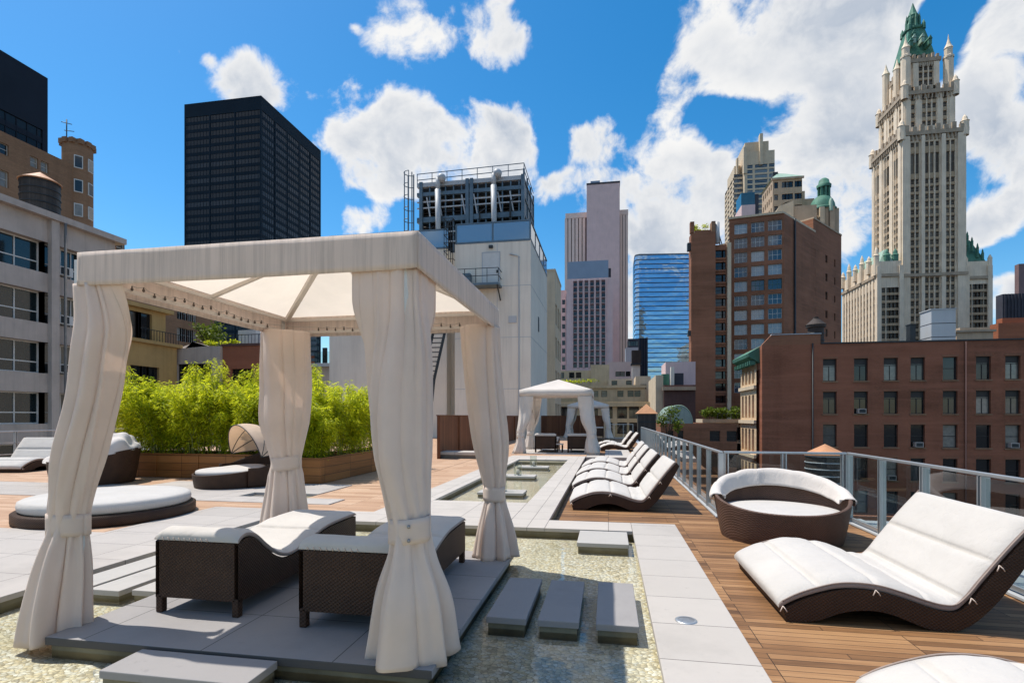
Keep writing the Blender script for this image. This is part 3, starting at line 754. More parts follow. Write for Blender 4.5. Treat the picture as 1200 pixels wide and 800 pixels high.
# lanterns on the stones of the far pool
lant = None
for i,(x,y,l) in enumerate([(-2.36,11.9,'glass hurricane lantern on the nearest stone of the long pool'),(-2.56,15.2,'glass hurricane lantern on the middle stone of the long pool'),(-2.5,18.0,'glass hurricane lantern on the farthest stone of the long pool')]):
    stone('stepping_stone', x-.52,x+.52,y-.28,y+.30,['small slab across the near end of the long pool','small slab across the middle of the long pool','small slab across the far end of the long pool'][i],'lantern stones in the long pool','step_light',-.03)
    if lant is None:
        lant = thing('lantern', l, 'lantern', (x,y,-.03), group='lanterns in the long pool')
        MB().lathe([(.10,0),(.115,.02),(.115,.34),(.12,.36),(.113,.36),(.108,.34),(.108,.02)], n=24).build('glass', 'lantern_glass', lant, world=False)
        MB().lathe([(.001,.002),(.10,.002),(.105,.012),(.001,.014)], n=24).build('base', 'aluminium', lant, world=False)
        MB().lathe([(.001,.014),(.045,.014),(.045,.17),(.001,.175)], n=16).build('candle', 'canvas_white', lant, world=False)
    else: place(lant, (x,y,-.03), 0, l)
# long low stone bench blocks beside the far pool
t = thing('stone_bench', 'long low grey stone bench near the end of the left pool paving', 'bench', (-5.6,21.0,0))
MB().box(-1.1,1.1,-.45,.45,.13,.25).build('seat', 'paving_far', t, world=False, bevel=.01); MB().box(-1.0,1.0,-.38,.38,0,.13).build('base', 'slab_side', t, world=False)
# ---------------------------------------------------------------- daybeds
def tub(cx=0, r0=.92, r1=1.12, lo=.38, hi_=.86, p=1.3, mat='wicker'):
    """woven tub; its rim climbs to the back (+y)"""
    b = MB(); n = 64; m_ = 10
    def rim(a): return lo+(hi_-lo)*((1+sin(a))/2)**p
    def out_(u, v):
        a = 2*pi*u; h = rim(a)*v; r = r0+(r1-r0)*(h/hi_)**.8
        return (r*cos(a), r*sin(a), h)
    def inn(u, v):
        a = -2*pi*u; h = .22+(rim(a)-.22)*v; r = r0+(r1-r0)*(max(h,0)/hi_)**.8-.05
        return (r*cos(a), r*sin(a), h)
    def lip(u, v):
        a = 2*pi*u; h = rim(a); r = r0+(r1-r0)*(h/hi_)**.8-.05*v
        return (r*cos(a), r*sin(a), h+.012*sin(pi*v))
    b.grid(out_, n, m_).grid(inn, n, m_).grid(lip, n, 3)
    b.lathe([(.001,.0),(r0,.0)], n=n)
    return b, rim
def puck(z0, z1, r, n=48, bulge=.03):
    b = MB(); h = z1-z0
    pr_ = [(.001,z0),(r-.04,z0),(r-.01,z0+h*.15),(r,z0+h*.5),(r-.012,z0+h*.85),(r-.06,z1-.002),(r*.8,z1+bulge*.4),(r*.45,z1+bulge*.9),(.001,z1+bulge)]
    return b.lathe(pr_, n=n)
# right: round daybed, its hood folded back over the rim
t = thing('round_daybed', 'round brown wicker daybed with folded white hood by the right railing', 'daybed', (2.56,8.74,DZ), radians(-8))
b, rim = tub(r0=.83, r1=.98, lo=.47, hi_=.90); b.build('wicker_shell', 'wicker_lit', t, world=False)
puck(.26, .43, .87).build('mattress', 'cushion', t, world=False)
b = MB()
def hood(u, v):
    a = radians(-8)+radians(196)*u; z = rim(a); r = .83+.15*(z/.90)**.8
    e = sin(pi*u)**.35
    ruf = .020*noise.noise(Vector((a*3.2, v*1.6, 1)))+.026*abs(sin(a*5.5+.8*sin(a*3)))**.7-.020
    s = v
    if s < .35: k = s/.35; rr, zz = r-.165+.06*k, z-.22*e*(1-k)
    elif s < .6: k = (s-.35)/.25; rr, zz = r-.105+.14*k, z+.04*e*sin(pi*k)+.012
    else: k = (s-.6)/.4; rr, zz = r+.035+.02*sin(pi*k), z-.26*e*k
    rr += ruf*e*(.8 if s < .12 else 1); zz += ruf*.5*e*sin(pi*s)
    return (rr*cos(a), rr*sin(a), zz)
b.grid(hood, 110, 16); b.build('folded_hood', 'hood_cover', t, world=False, solid=.008)
# left: flat round bed
t = thing('round_sunbed', 'low flat round sunbed with white mattress on the left boards', 'sunbed', (-8.28,7.72,-.012))
MB().lathe([(.001,0),(1.22,0),(1.25,.03),(1.25,.16),(1.22,.18),(.001,.18)], n=72).build('wicker_base', 'wicker', t, world=False)
k = puck(.185, .36, 1.18, 72, .02); k.build('mattress', 'cushion', t, world=False)
# left: daybed whose hood is bundled under a cover
t = thing('covered_daybed', 'dark wicker daybed with crumpled cream hood bundle behind the left curtain', 'daybed', (-12.75,11.45,0), radians(-38)); t.scale = (.84,.84,.9)
b, rim = tub(lo=.62, hi_=.98, r0=1.0, r1=1.16, p=1.); b.build('wicker_shell', 'wicker', t, world=False)
def bundle(u, v):
    a = 2*pi*u; rr = 1.13*(1-v**1.6)+.02*0; z = rim(a)-.03+.46*sin(min(1,v*1.15)*pi/2)*(.75+.35*sin(a+.6))
    d = .16*noise.noise(Vector((cos(a)*2.2*(1.2-v), sin(a)*2.2*(1.2-v), v*2)))+.05*sin(a*11+v*7)*(1-v)
    return (rr*cos(a)*(1+.5*d), rr*sin(a)*(1+.5*d), z+d*min(1,v*5))
MB().grid(bundle, 90, 26).build('hood_bundle', 'hood_cover', t, world=False)
# left: two-part daybed, hood open
t = thing('hooded_daybed', 'wicker daybed with open tan hood in front of the bamboo planter', 'daybed', (-8.8,11.72,0), radians(-32)); t.scale = (.86,.86,1.)
b = MB()
def shell(u, v):
    a = radians(-20)+radians(220)*u; r = 1.0+.1*v; z = .02+.80*v*(.55+.45*max(0,sin(a)))
    return (r*cos(a), r*sin(a)*.95+.12, z)
b.grid(shell, 48, 8); b.build('wicker_back', 'wicker', t, world=False, solid=.05)
b, rim2 = tub(lo=.30, hi_=.46, r0=.90, r1=.98, p=1.); b.v = [(x,y-.28,z) for x,y,z in b.v]; b.build('wicker_seat', 'wicker', t, world=False)
k = puck(.28,.40,.88); k.v = [(x,y-.28,z+.08*max(0,y)) for x,y,z in k.v]; k.build('mattress', 'cushion', t, world=False)
b = MB()
def canopy(u, v):
    th = radians(180)*u; el = radians(8)+radians(98)*v; r = 1.05
    y0_, z0_ = .1, .70
    x = -r*cos(th); s = sin(th)
    return (x, y0_+r*s*cos(el)*.9, z0_+r*s*sin(el)*.74+.0)
b.grid(canopy, 36, 14); hb = b.build('open_hood', 'hood_tan', t, world=False, solid=.008)
for v in (0.,.33,.66,1.):
    MB().tube([canopy(i/24, v) for i in range(25)], .012, 6).build('hoop', 'dark_steel', hb, world=False)
# ================================================================ railings, fence, planters, bamboo
def railing(label, segs, posts, z0, top, panels=True, name='railing', mids=()):
    p0 = segs[0][0]
    t = thing(name, label, 'railing', (p0[0],p0[1],z0))
    for (a, c) in segs:
        d = Vector((c[0]-a[0], c[1]-a[1])).normalized()
        MB().bar((a[0]-d.x*.03,a[1]-d.y*.03,top-.02),(c[0]+d.x*.03,c[1]+d.y*.03,top-.02),.065,.04).build('handrail', 'aluminium', t, bevel=.008)
        MB().bar((*a,z0+.07),(*c,z0+.07),.05,.05).build('bottom_rail', 'aluminium', t)
        MB().bar((*a,z0+.012),(*c,z0+.012),.16,.024).build('base_plate', 'grey_metal_panel', t)
        for mz in mids: MB().bar((*a,mz),(*c,mz),.03,.03).build('mid_rail', 'aluminium', t)
    for (x, y, along) in posts:
        w, d = (.022, .06) if along == 'y' else (.06, .022)
        b = MB()
        for k in (-1, 1):
            if along == 'y': b.box(x-.045,x+.045,y+k*.028-.009,y+k*.028+.009,z0,top-.04)
            else: b.box(x+k*.028-.009,x+k*.028+.009,y-.045,y+.045,z0,top-.04)
        b.build('post', 'aluminium', t)
    if panels:
        for (a, c) in segs:
            al = 'y' if abs(a[0]-c[0]) < .01 else 'x'
            ps = sorted([p for p in posts if p[2] == al and ((abs(p[0]-a[0]) < .05) if al == 'y' else (abs(p[1]-a[1]) < .05))], key=lambda p: p[1] if al == 'y' else p[0])
            for p, q in zip(ps, ps[1:]):
                if al == 'y': MB().box(p[0]-.006,p[0]+.006,p[1]+.05,q[1]-.05,z0+.10,top-.06).build('glass_panel', 'rail_glass', t)
                else: MB().box(p[0]+.05,q[0]-.05,p[1]-.006,p[1]+.006,z0+.10,top-.06).build('glass_panel', 'rail_glass', t)
    return t
RX, RY, RX2 = 2.08, 10.16, 4.16
RX, RY, RX2 = 1.98, 10.12, 4.08
zr, tr = DZ+.012, 1.035
P = [(RX,RY+1.17*i,'y') for i in range(0,21)]
railing('glass railing with grey posts along the deck beside the row of wave loungers', [((RX,RY),(RX,RY+1.17*20))], P, zr, tr)
railing('short glass railing across the deck behind the round daybed', [((RX+.08,RY),(RX2-.08,RY))], [(RX+.09,RY,'x'),((RX+RX2)/2,RY,'x'),(RX2-.09,RY,'x')], zr+.003, tr)
railing('glass railing with grey posts behind the large foreground wave lounger', [((RX2,RY),(RX2,-2))], [(RX2,RY-1.12*i,'y') for i in range(0,11)], zr, tr)
railing('low glass screen across the far end of the right deck', [((-.3,45.2),(RX,45.2))], [(-.3+.76*i,45.2,'x') for i in range(4)], zr, tr)
railing('thin grey metal railing along the far left edge behind the loungers', [((-19.6,4),(-19.6,22))], [(-19.6,4+1.8*i,'y') for i in range(11)], -.012, 1.18, False, mids=(.78,.4))
# timber fence on the left of the far terrace and across its end
def fence(label, a, c, z0, z1):
    t = thing('timber_fence', label, 'fence', (a[0],a[1],z0))
    MB().bar((*a,(z0+z1)/2),(*c,(z0+z1)/2),.06,z1-z0).build('board_panel', 'fence_wood', t)
    MB().bar((*a,z1+.02),(*c,z1+.02),.12,.04).build('top_cap', 'fence_wood', t)
    n = int(hypot(c[0]-a[0],c[1]-a[1])/2.6)
    d = Vector((c[0]-a[0],c[1]-a[1])).normalized()
    for i in range(n+1):
        f = i/n; x, y = a[0]+(c[0]-a[0])*f+d.y*.06, a[1]+(c[1]-a[1])*f-d.x*.06
        MB().box(x-.04,x+.04,y-.04,y+.04,z0,z1).build('fence_post', 'fence_wood', t)
fence('tall brown vertical-board fence along the left of the far terrace', (-6.62,20.3), (-6.62,46.2), -.02, 1.68)
fence('brown board fence closing the far end behind the white cabanas', (-6.5,46.3), (-.42,46.3), -.02, 1.70)
# planters
def planter(label, x0,x1,y0,y1,h, seams):
    t = thing('timber_planter', label, 'planter', ((x0+x1)/2,(y0+y1)/2,0), group='timber planters of bamboo')
    b = MB(); w = .05
    b.box(x0,x1,y0,y0+w,0,h).box(x0,x1,y1-w,y1,0,h).box(x0,x0+w,y0+w,y1-w,0,h).box(x1-w,x1,y0+w,y1-w,0,h)
    b.build('box', 'planter_wood', t)
    MB().box(x0-.015,x1+.015,y0-.015,y0+w,h,h+.03).box(x0-.015,x1+.015,y1-w,y1+.015,h,h+.03).box(x0-.015,x0+w,y0+w,y1-w,h,h+.03).box(x1-w,x1+.015,y0+w,y1-w,h,h+.03).build('rim', 'planter_wood', t)
    for s in seams: MB().box(s-.03,s+.03,y0-.02,y0-.002,0,h).build('batten', 'planter_wood', t)
    MB().box(x0+w,x1-w,y0+w,y1-w,.05,h-.08).build('soil', 'soil', t)
planter('long timber planter along the back of the left terrace', -13.6,-8.0,12.75,14.0,.62,[-12.2,-10.9,-9.5])
planter('timber planter with a sunlit side, nearest to the cabana', -7.97,-6.97,12.15,17.5,.60,[])
# bamboo: arching canes carrying narrow leaves
def bamboo_meshes(seed, h, spread, nl):
    r = random.Random(seed); lf = MB(); ca = MB()
    canes = []
    for i in range(17):
        a = r.uniform(0, 2*pi); hh = h*r.uniform(.55, 1.12); lean = r.uniform(.15, 1.15)*spread
        bx_, by_ = r.uniform(-.3,.3), r.uniform(-.28,.28)
        pts = []
        for k in range(8):
            t = k/7; q = t**2.1*lean
            pts.append((bx_+cos(a)*q, by_+sin(a)*q, hh*(t-.16*t**3*lean/spread)))
        canes.append(pts); ca.tube(pts, [.011*(1-.7*k/7) for k in range(8)], 5)
    for i in range(nl):
        pts = r.choice(canes); t = r.random()**.62
        t = .10+.90*t; k = min(6, int(t*7)); f = t*7-k
        p = Vector(pts[k]).lerp(Vector(pts[k+1]), f)
        # side twig
        a = r.uniform(0, 2*pi); d = r.random()**.8*.30*(1.1-.75*t)
        cl = Vector((cos(a)*d, sin(a)*d, r.uniform(-.10,.16)))
        p = p+cl
        aa = a+r.uniform(-.9,.9); L = r.uniform(.06,.145); w = L*.13
        dr = Vector((cos(aa), sin(aa), r.uniform(-.75,.35))).normalized()
        sd = dr.cross(Vector((r.uniform(-.4,.4), r.uniform(-.4,.4), 1))).normalized()*w
        m_ = p+dr*L*.4; e = p+dr*L+Vector((0,0,-L*.22))
        lf.add([p, m_+sd, e, m_-sd], [(0,1,2,3)])
    return lf, ca
BV = []
for s, (h, sp_, nl) in enumerate([(2.35,.8,9000),(2.1,.75,8200),(1.8,.75,7800),(2.7,.7,7000)]):
    lf, ca = bamboo_meshes(50+s, h, sp_, nl)
    BV.append((lf.mesh('foliage','bamboo_leaf'), ca.mesh('canes','cane')))
BL = ['behind the left front curtain','left of the dark covered daybed','above the covered daybed','just right of the covered daybed','over the first joint of the long planter','over the second joint of the long planter',
      'left of the hooded daybed','above the hooded daybed','between the hooded daybed and the back left curtain','at the corner behind the back left curtain','right of the back left curtain','beside the sunlit planter side',
      'at the far end of the sunlit planter','in the second row at the far left','in the second row behind the covered daybed','tall in the second row, third from the left','tall in the second row, behind the long planter','in the second row left of the back curtain','in the second row at the planter corner','low at the front right of the planter corner']
spots = [(-13.3,13.3,1,.95),(-12.6,13.2,0,.95),(-11.9,13.35,2,1.05),(-11.2,13.25,1,1.),(-10.5,13.4,0,1.),(-9.8,13.25,2,1.05),(-9.1,13.35,1,1.),(-8.5,13.3,0,.95),
         (-7.6,12.75,2,.95),(-7.45,13.5,1,.98),(-7.4,14.4,2,1.),(-7.4,15.3,1,.95),(-7.4,16.4,0,.9),(-13.0,13.75,0,1.05),(-12.0,13.7,3,.95),(-11.0,13.75,3,.98),(-10.0,13.7,3,.95),(-9.0,13.75,0,1.1),(-8.2,13.7,3,.9),(-7.35,12.6,2,.75)]
for i, (x, y, k, sc_) in enumerate(spots):
    t = thing('bamboo_shrub', 'feathery yellow-green bamboo '+BL[i], 'bamboo', (x,y,.5), rnd.uniform(0,6.28), 'bamboo shrubs in the planters')
    t.scale = (sc_*1.05,sc_*1.05,sc_*rnd.uniform(.92,1.06))
    for me, nm in zip(BV[k], ('foliage','canes')):
        o = bpy.data.objects.new(nm, me); COL.objects.link(o); o.parent = t
# ================================================================ the city around
WMESH = {}
def win_template(kind, w, h, fm, gm):
    """one window: frame bars (slot 0) and pane (slot 1), origin at the middle of the sill, looking -y; pane lies 0.1 behind"""
    key = (kind, round(w,2), round(h,2), fm, gm)
    if key in WMESH: return WMESH[key]
    f, g = MB(), MB(); t = max(.045, min(.09, w*.05)); x0, x1 = -w/2, w/2; d0, d1 = .02, .12
    f.box(x0,x0+t,d0,d1,0,h).box(x1-t,x1,d0,d1,0,h).box(x0+t,x1-t,d0,d1,0,t).box(x0+t,x1-t,d0,d1,h-t,h)
    def vb(x, z0=t, z1=None): f.box(x-t*.4,x+t*.4,d0+.01,d1-.01,z0,h-t if z1 is None else z1)
    def hb(z, a=None, c=None): f.box(x0+t if a is None else a, x1-t if c is None else c, d0+.015,d1-.015,z-t*.45,z+t*.45)
    if kind == 'sash': hb(h*.5)
    elif kind == 'blind': vb(0, t, h*.66); hb(h*.66+t*.4); f.box(x0+t,x1-t,d0+.03,d1-.03,h*.72,h-t)
    elif kind == 'cross': vb(-w*.17); vb(w*.17); hb(h*.5)
    elif kind == 'ribbon':
        for k in range(1, 4): vb(x0+w*k/4)
        hb(h*.36)
    elif kind == 'tri': vb(-w/6); vb(w/6); hb(h*.5)
    g.add([(x0+t*.5,d1-.03,t*.5),(x1-t*.5,d1-.03,t*.5),(x1-t*.5,d1-.03,h-t*.5),(x0+t*.5,d1-.03,h-t*.5)], [(0,1,2,3)])
    both = MB(); both.v = f.v+g.v; n = len(f.v); both.f = f.f+[[i+n for i in q] for q in g.f]; both.m = [0]*len(f.f)+[1]*len(g.f); both.sm = [False]*len(both.f)
    r = dict(both=both, mesh=both.mesh('window', [fm, gm]), frame=f.mesh('window', fm), pane=g.mesh('pane', gm), mats=(fm, gm), area=w*h)
    WMESH[key] = r; return r
class Bld:
    def __init__(s, name, label, cat, loc, group=None): s.t = thing(name, label, cat, loc, group=group); s.wins = []
    def facade(s, b, p, q, z0, z1, cols=(), rows=(), kind='sash', fm='dark_frame', gm='pane', dep=.22, m=0, skip=None, pick=None, msp=None):
        """wall from p to q (outward is on the right) with a recessed opening for each column x row"""
        L = hypot(q[0]-p[0], q[1]-p[1]); ux, uy = (q[0]-p[0])/L, (q[1]-p[1])/L; nx, ny = uy, -ux
        P3 = lambda s_, z, d=0: (p[0]+ux*s_-nx*d, p[1]+uy*s_-ny*d, z)
        xs = sorted({0., L}|{c[0]-c[1]/2 for c in cols}|{c[0]+c[1]/2 for c in cols}); zs = sorted({z0, z1}|{r[0] for r in rows}|{r[0]+r[1] for r in rows})
        oc = [(c[0]-c[1]/2, c[0]+c[1]/2) for c in cols]; orr = [(r[0], r[0]+r[1]) for r in rows]
        orr_lo = min([r[0] for r in orr], default=0); orr_hi = max([r[1] for r in orr], default=0)
        for a, c in zip(xs, xs[1:]):
            col = next((i for i, (e, f) in enumerate(oc) if a >= e-1e-6 and c <= f+1e-6), None)
            if col is None:
                b.add([P3(a,z0),P3(c,z0),P3(c,z1),P3(a,z1)], [(0,1,2,3)], m); continue
            for e, f in zip(zs, zs[1:]):
                row = next((i for i, (g, h) in enumerate(orr) if e >= g-1e-6 and f <= h+1e-6), None)
                if row is None or (skip and skip(col, row)):
                    b.add([P3(a,e),P3(c,e),P3(c,f),P3(a,f)], [(0,1,2,3)], m if msp is None or e < orr_lo-.01 or f > orr_hi+.01 else msp)
                else:
                    b.add([P3(a,e),P3(c,e),P3(c,f),P3(a,f),P3(a,e,dep),P3(c,e,dep),P3(c,f,dep),P3(a,f,dep)], [(0,4,5,1),(1,5,6,2),(2,6,7,3),(3,7,4,0)], m)
                    kd, f_, g_ = kind, fm, gm
                    if pick: kd, f_, g_ = pick(col, row)
                    s.wins.append((P3((a+c)/2, e, dep-.02-.0), atan2(uy, ux), c-a, f-e, kd, f_, g_))
        return s
    def walls(s, b, fp, z0, z1, spec={}, m=0):
        n = len(fp)
        for i in range(n):
            k = spec.get(i, {}); s.facade(b, fp[i], fp[(i+1)%n], z0, z1, m=m, **k)
    def finish(s, b, mats, name='wall', panes=False, most=100):
        w = b.build(name, mats, s.t)
        def vis(x):
            u, v, d = proj(*x[0]); r = Vector((sin(x[1]), -cos(x[1]), 0)); to = Vector((0,0,EYE))-Vector(x[0])
            ok = d > 0 and -20 < u < 1220 and -20 < v < 820 and r.dot(to) > 0
            return (0 if ok else 1, -x[2]*x[3]/max(d*d, 1e-3) if d > 0 else 0)
        ws = sorted(s.wins, key=vis); L = Vector(s.t.location)
        own, rest = ws[:most], [x for x in ws[most:]]
        for p, a, ww, hh, kd, fm, gm in own:
            tp = win_template(kd, ww, hh, fm, gm)
            o = bpy.data.objects.new('window', tp['frame' if panes else 'mesh']); COL.objects.link(o); o.parent = s.t; o.location = Vector(p)-L; o.rotation_euler = (0,0,a)
            if panes:
                g = bpy.data.objects.new('pane', tp['pane']); COL.objects.link(g); g.parent = o
        if rest:
            b2 = MB(); mats2 = []
            for p, a, ww, hh, kd, fm, gm in rest:
                tp = win_template(kd, ww, hh, fm, gm); mi = []
                for x in tp['mats']:
                    if x not in mats2: mats2.append(x)
                    mi.append(mats2.index(x))
                c_, s_ = cos(a), sin(a); o = len(b2.v)
                b2.v += [(p[0]+x*c_-y*s_, p[1]+x*s_+y*c_, p[2]+z) for x, y, z in tp['both'].v]
                b2.f += [[i+o for i in f] for f in tp['both'].f]; b2.m += [mi[k] for k in tp['both'].m]; b2.sm += [False]*len(tp['both'].f)
            r = b2.build('window', mats2, s.t); r['kind'] = 'stuff'
        return w
    def part(s, b, name, mat, **k): return b.build(name, mat, s.t, **k)
def ncols(n, a, c, w): return [(a+(c-a)*(i+.5)/n, w) for i in range(n)]
def nrows(z0, step, n, h): return [(z0+step*i, h) for i in range(n)]
def rect(x0, x1, y0, y1): return [(x0,y0),(x1,y0),(x1,y1),(x0,y1)]
def cap(b, fp, z, o=.0, t=.3, m=0):
    cx_ = sum(p[0] for p in fp)/len(fp); cy_ = sum(p[1] for p in fp)/len(fp)
    q = [(x+(o if x > cx_ else -o), y+(o if y > cy_ else -o)) for x, y in fp]
    return b.prism(q, z, z+t, m)
G0 = -34
# ---------------------------------------------------------------- left: concrete office block
X = -40.; ye, zt = at_x(135, 285, X)
B = Bld('office_building', 'pale concrete office block with ribbon windows at the left edge', 'building', (-48,ye-15,G0))
yA = -4.; L = ye-yA; b = MB()
fl = zt-1.62
c1 = [(at_x(97,300,X)[0]-1.0-yA, 4.3)] ; c2 = at_x(60,300,X)[0]-yA
rib = [(c2-5.0-12.0*i, 9.4) for i in range(2)]
r_ = [(fl-2.3-3.62*i, 2.25) for i in range(9)]
fp = rect(-58, X, yA, ye)
pk = lambda c, r: (('ribbon' if c < 99 else 'sash'), 'white_frame', 'pane_office')
cols = [(L-5.1, 4.0), (L-13.6, 9.2), (L-25.2, 9.2)]
cols = [(at_x(89,400,X)[0]-yA, 4.6), (at_x(24,400,X)[0]-yA, 9.6), (at_x(24,400,X)[0]-yA-12.2, 9.6)]
B.walls(b, fp, G0, zt, {1: dict(cols=cols, rows=r_, kind='ribbon', fm='white_frame', gm='pane_office', dep=.55)})
B.finish(b, 'concrete_wall', panes=True)
B.part(cap(MB(), fp, zt, .55, .45), 'cornice', 'concrete_wall')
B.part(cap(MB(), fp, zt+.45, -.3, .05), 'roof', 'tar_roof')
yc = at_x(58,300,X)[0]
B.part(MB().box(X+.003,X+.35,yc-.12,yc+.45,G0,zt-.01), 'pilaster', 'concrete_wall'); B.part(MB().tube([(X+.5,yc+.75,G0),(X+.5,yc+.75,zt)], .09, 8), 'drain_pipe', 'slab_side')
for i in range(6):   # air conditioners standing in the narrow windows
    z = r_[i][0]
    y = cols[0][0]+yA-(.9 if i != 3 else .3)
    a = B.part(MB().box(X-.42,X+.22,y-.5,y+.5,z+.12,z+.78), 'air_conditioner', 'white_frame'); MB().box(X+.221,X+.235,y-.42,y+.2,z+.2,z+.7).build('grille', 'dark_steel', a)
B.part(MB().box(X-9,X-4,ye-4,ye-2,zt+.5,zt+1.9), 'roof_hut', 'concrete_wall')
# wooden water tank on that roof
xk = -46.; u = 47
yk, _ = at_x(u, 230, xk); zb = at_x(u, 262, xk)[1]; ztp = at_x(u, 214, xk)[1]; rr = 1.3
t = thing('water_tank', 'dark wooden rooftop water tank with copper cone roof on the left', 'water tank', (xk,yk,zt+.5), group='rooftop water tanks')
MB().lathe([(.01,zb),(rr,zb),(rr,ztp),(.01,ztp)], xk, yk, 28, smooth=False).build('tank', 'tank_wood', t)
for i in range(6): MB().lathe([(rr+.01,zb+.3+i*(ztp-zb-.5)/5),(rr+.05,zb+.3+i*(ztp-zb-.5)/5),(rr+.05,zb+.38+i*(ztp-zb-.5)/5),(rr+.01,zb+.38+i*(ztp-zb-.5)/5)], xk, yk, 28).build('hoop', 'dark_steel', t)
MB().lathe([(.01,ztp+.85),(rr+.12,ztp+.02),(rr+.12,ztp-.06),(.01,ztp-.06)], xk, yk, 28, smooth=False).build('cone_roof', 'copper_orange', t)
MB().box(xk-1.5,xk+1.5,yk-1.5,yk+2.6,zb-.5,zb-.02).build('platform', 'dark_steel', t)
for x in (-1.1,1.1):
    for y in (-1.1,1.1): MB().box(xk+x-.15,xk+x+.15,yk+y-.15,yk+y+.15,zt+.3,zb-.35).build('leg', 'dark_steel', t)
# brown apartment tower behind, with round corner turret
X = -70.; y0_, z0_ = at_x(0,153,X); y1_, _ = at_x(76,183,X); zt = z0_
B = Bld('apartment_tower', 'tan brick apartment tower with crenellated round turret, far left', 'building', (-80,y1_-10,G0))
b = MB(); yA = 20.; L = y1_-yA
cs_ = [(L-2.6-4.6*i, 1.1) for i in range(14)]
B.walls(b, rect(-95,X,yA,y1_+2), G0, zt, {1: dict(cols=[(c-1.2,.95) for c,_ in cs_]+[(c+.05,.95) for c,_ in cs_], rows=[(zt-2.6,1.3)]+nrows(zt-6.4-3.2*11,3.2,12,1.9), kind='sash', fm='white_frame', gm='pane_blind')})
rr = 1.7; yt, _ = at_x(91, 200, X-rr*.5); ztt = at_x(91,173,X-rr*.5)[1]
n = 24
b.lathe([(rr,G0),(rr,ztt)], X-rr*.5, yt, n, smooth=True)
for i in range(n):
    a = 2*pi*i/n
    if i % 2 == 0: b.box(X-rr*.5+rr*.96*cos(a)-.3, X-rr*.5+rr*.96*cos(a)+.3, yt+rr*.96*sin(a)-.3, yt+rr*.96*sin(a)+.3, ztt-.1, ztt+.55)
B.finish(b, 'brick_tan')
B.part(cap(MB(), rect(-95,X,yA,y1_+2), zt, -.4, .03).lathe([(.01,ztt-.02),(rr-.05,ztt-.02)], X-rr*.5, yt, n), 'roof', 'tar_roof')
for k in range(6):
    for a in (radians(-38), radians(14)):
        z = ztt-3.4-3.2*k; c_, s_ = cos(a), sin(a); px, py = X-rr*.5+rr*c_, yt+rr*s_
        f = B.part(MB().bar((px-s_*-.0,py,z),(px,py,z+1.7),.95,.1,up=(c_,s_,0)), 'window', 'white_frame'); MB().bar((px+c_*.06,py+s_*.06,z+.12),(px+c_*.06,py+s_*.06,z+1.58),.75,.02,up=(c_,s_,0)).build('pane', 'pane_blind', f)
B.part(MB().tube([(X-rr*.5,yt-1.5,ztt),(X-rr*.5,yt-1.5,ztt+3.)], .07, 6).tube([(X-rr*.5,yt-2.2,ztt+2.3),(X-rr*.5,yt-.8,ztt+2.7)], .05, 5).tube([(X-rr*.5,yt-1.8,ztt+1.4),(X-rr*.5,yt-.5,ztt+1.9)], .05, 5), 'antenna', 'dark_steel')
# ---------------------------------------------------------------- dark office slabs
def band_tower(name, label, fp, zt, faces, nfl, top_h, mat, glass, bays, zmin=G0, colw=1.2):
    cx_ = sum(p[0] for p in fp)/4; cy_ = sum(p[1] for p in fp)/4
    B = Bld(name, label, 'building', (cx_,cy_,G0)); ins = .5
    core = MB(); q = [(cx_+(x-cx_)*.985, cy_+(y-cy_)*.985) for x, y in fp]
    core.prism(q, zmin, zt-.5); B.part(core, 'core', mat)
    b = MB()
    b.prism(fp, zt-top_h, zt)
    n = len(fp); fh = (zt-top_h-zmin)/nfl
    for i in range(n):
        p, r = fp[i], fp[(i+1)%n]
        nb = bays[i % len(bays)]
        for k in range(nb):
            f = k/nb; x, y = p[0]+(r[0]-p[0])*f, p[1]+(r[1]-p[1])*f
            lx = max(q_[0] for q_ in fp)-min(q_[0] for q_ in fp); ly = max(q_[1] for q_ in fp)-min(q_[1] for q_ in fp); x = cx_+(x-cx_)*(1-colw/lx); y = cy_+(y-cy_)*(1-colw/ly)
            b.box(x-colw/2,x+colw/2,y-colw/2,y+colw/2,zmin,zt-top_h)
    B.part(b, 'wall', mat)
    for i in faces:
        p, r = fp[i], fp[(i+1)%n]; d = Vector((r[0]-p[0], r[1]-p[1])); L = d.length; d.normalize(); nx, ny = d.y, -d.x
        nm = int(L/1.9)
        for k in range(nfl):
            z = zmin+fh*k
            if proj((p[0]+r[0])/2,(p[1]+r[1])/2,z+fh)[1] > 520: continue
            w = MB(); o = -.25
            a = (p[0]+nx*o, p[1]+ny*o); c = (r[0]+nx*o, r[1]+ny*o)
            w.add([(*a,z+fh*.38),(*c,z+fh*.38),(*c,z+fh*.97),(*a,z+fh*.97)], [(0,1,2,3)], 0)
            w.add([(a[0]+nx*.12,a[1]+ny*.12,z-fh*.03),(c[0]+nx*.12,c[1]+ny*.12,z-fh*.03),(c[0]+nx*.12,c[1]+ny*.12,z+fh*.38),(a[0]+nx*.12,a[1]+ny*.12,z+fh*.38)], [(0,1,2,3)], 1)
            w.add([(a[0],a[1],z+fh*.38),(c[0],c[1],z+fh*.38),(c[0]+nx*.12,c[1]+ny*.12,z+fh*.38),(a[0]+nx*.12,a[1]+ny*.12,z+fh*.38)], [(0,1,2,3)], 1)
            for j in range(1, nm):
                x, y = a[0]+(c[0]-a[0])*j/nm, a[1]+(c[1]-a[1])*j/nm
                w.bar((x+nx*.1,y+ny*.1,z),(x+nx*.05,y+ny*.05,z+fh*.98),.12,.12,1,up=(nx,ny,0))
            B.part(w, 'window_band', [glass, mat])
    return B
Y = 262.; xl, _ = at_y(216,119,Y); xr, zt = at_y(306,112,Y); yr = at_x(376,183,xr)[0]
fp = rect(xl, xr, Y, yr)
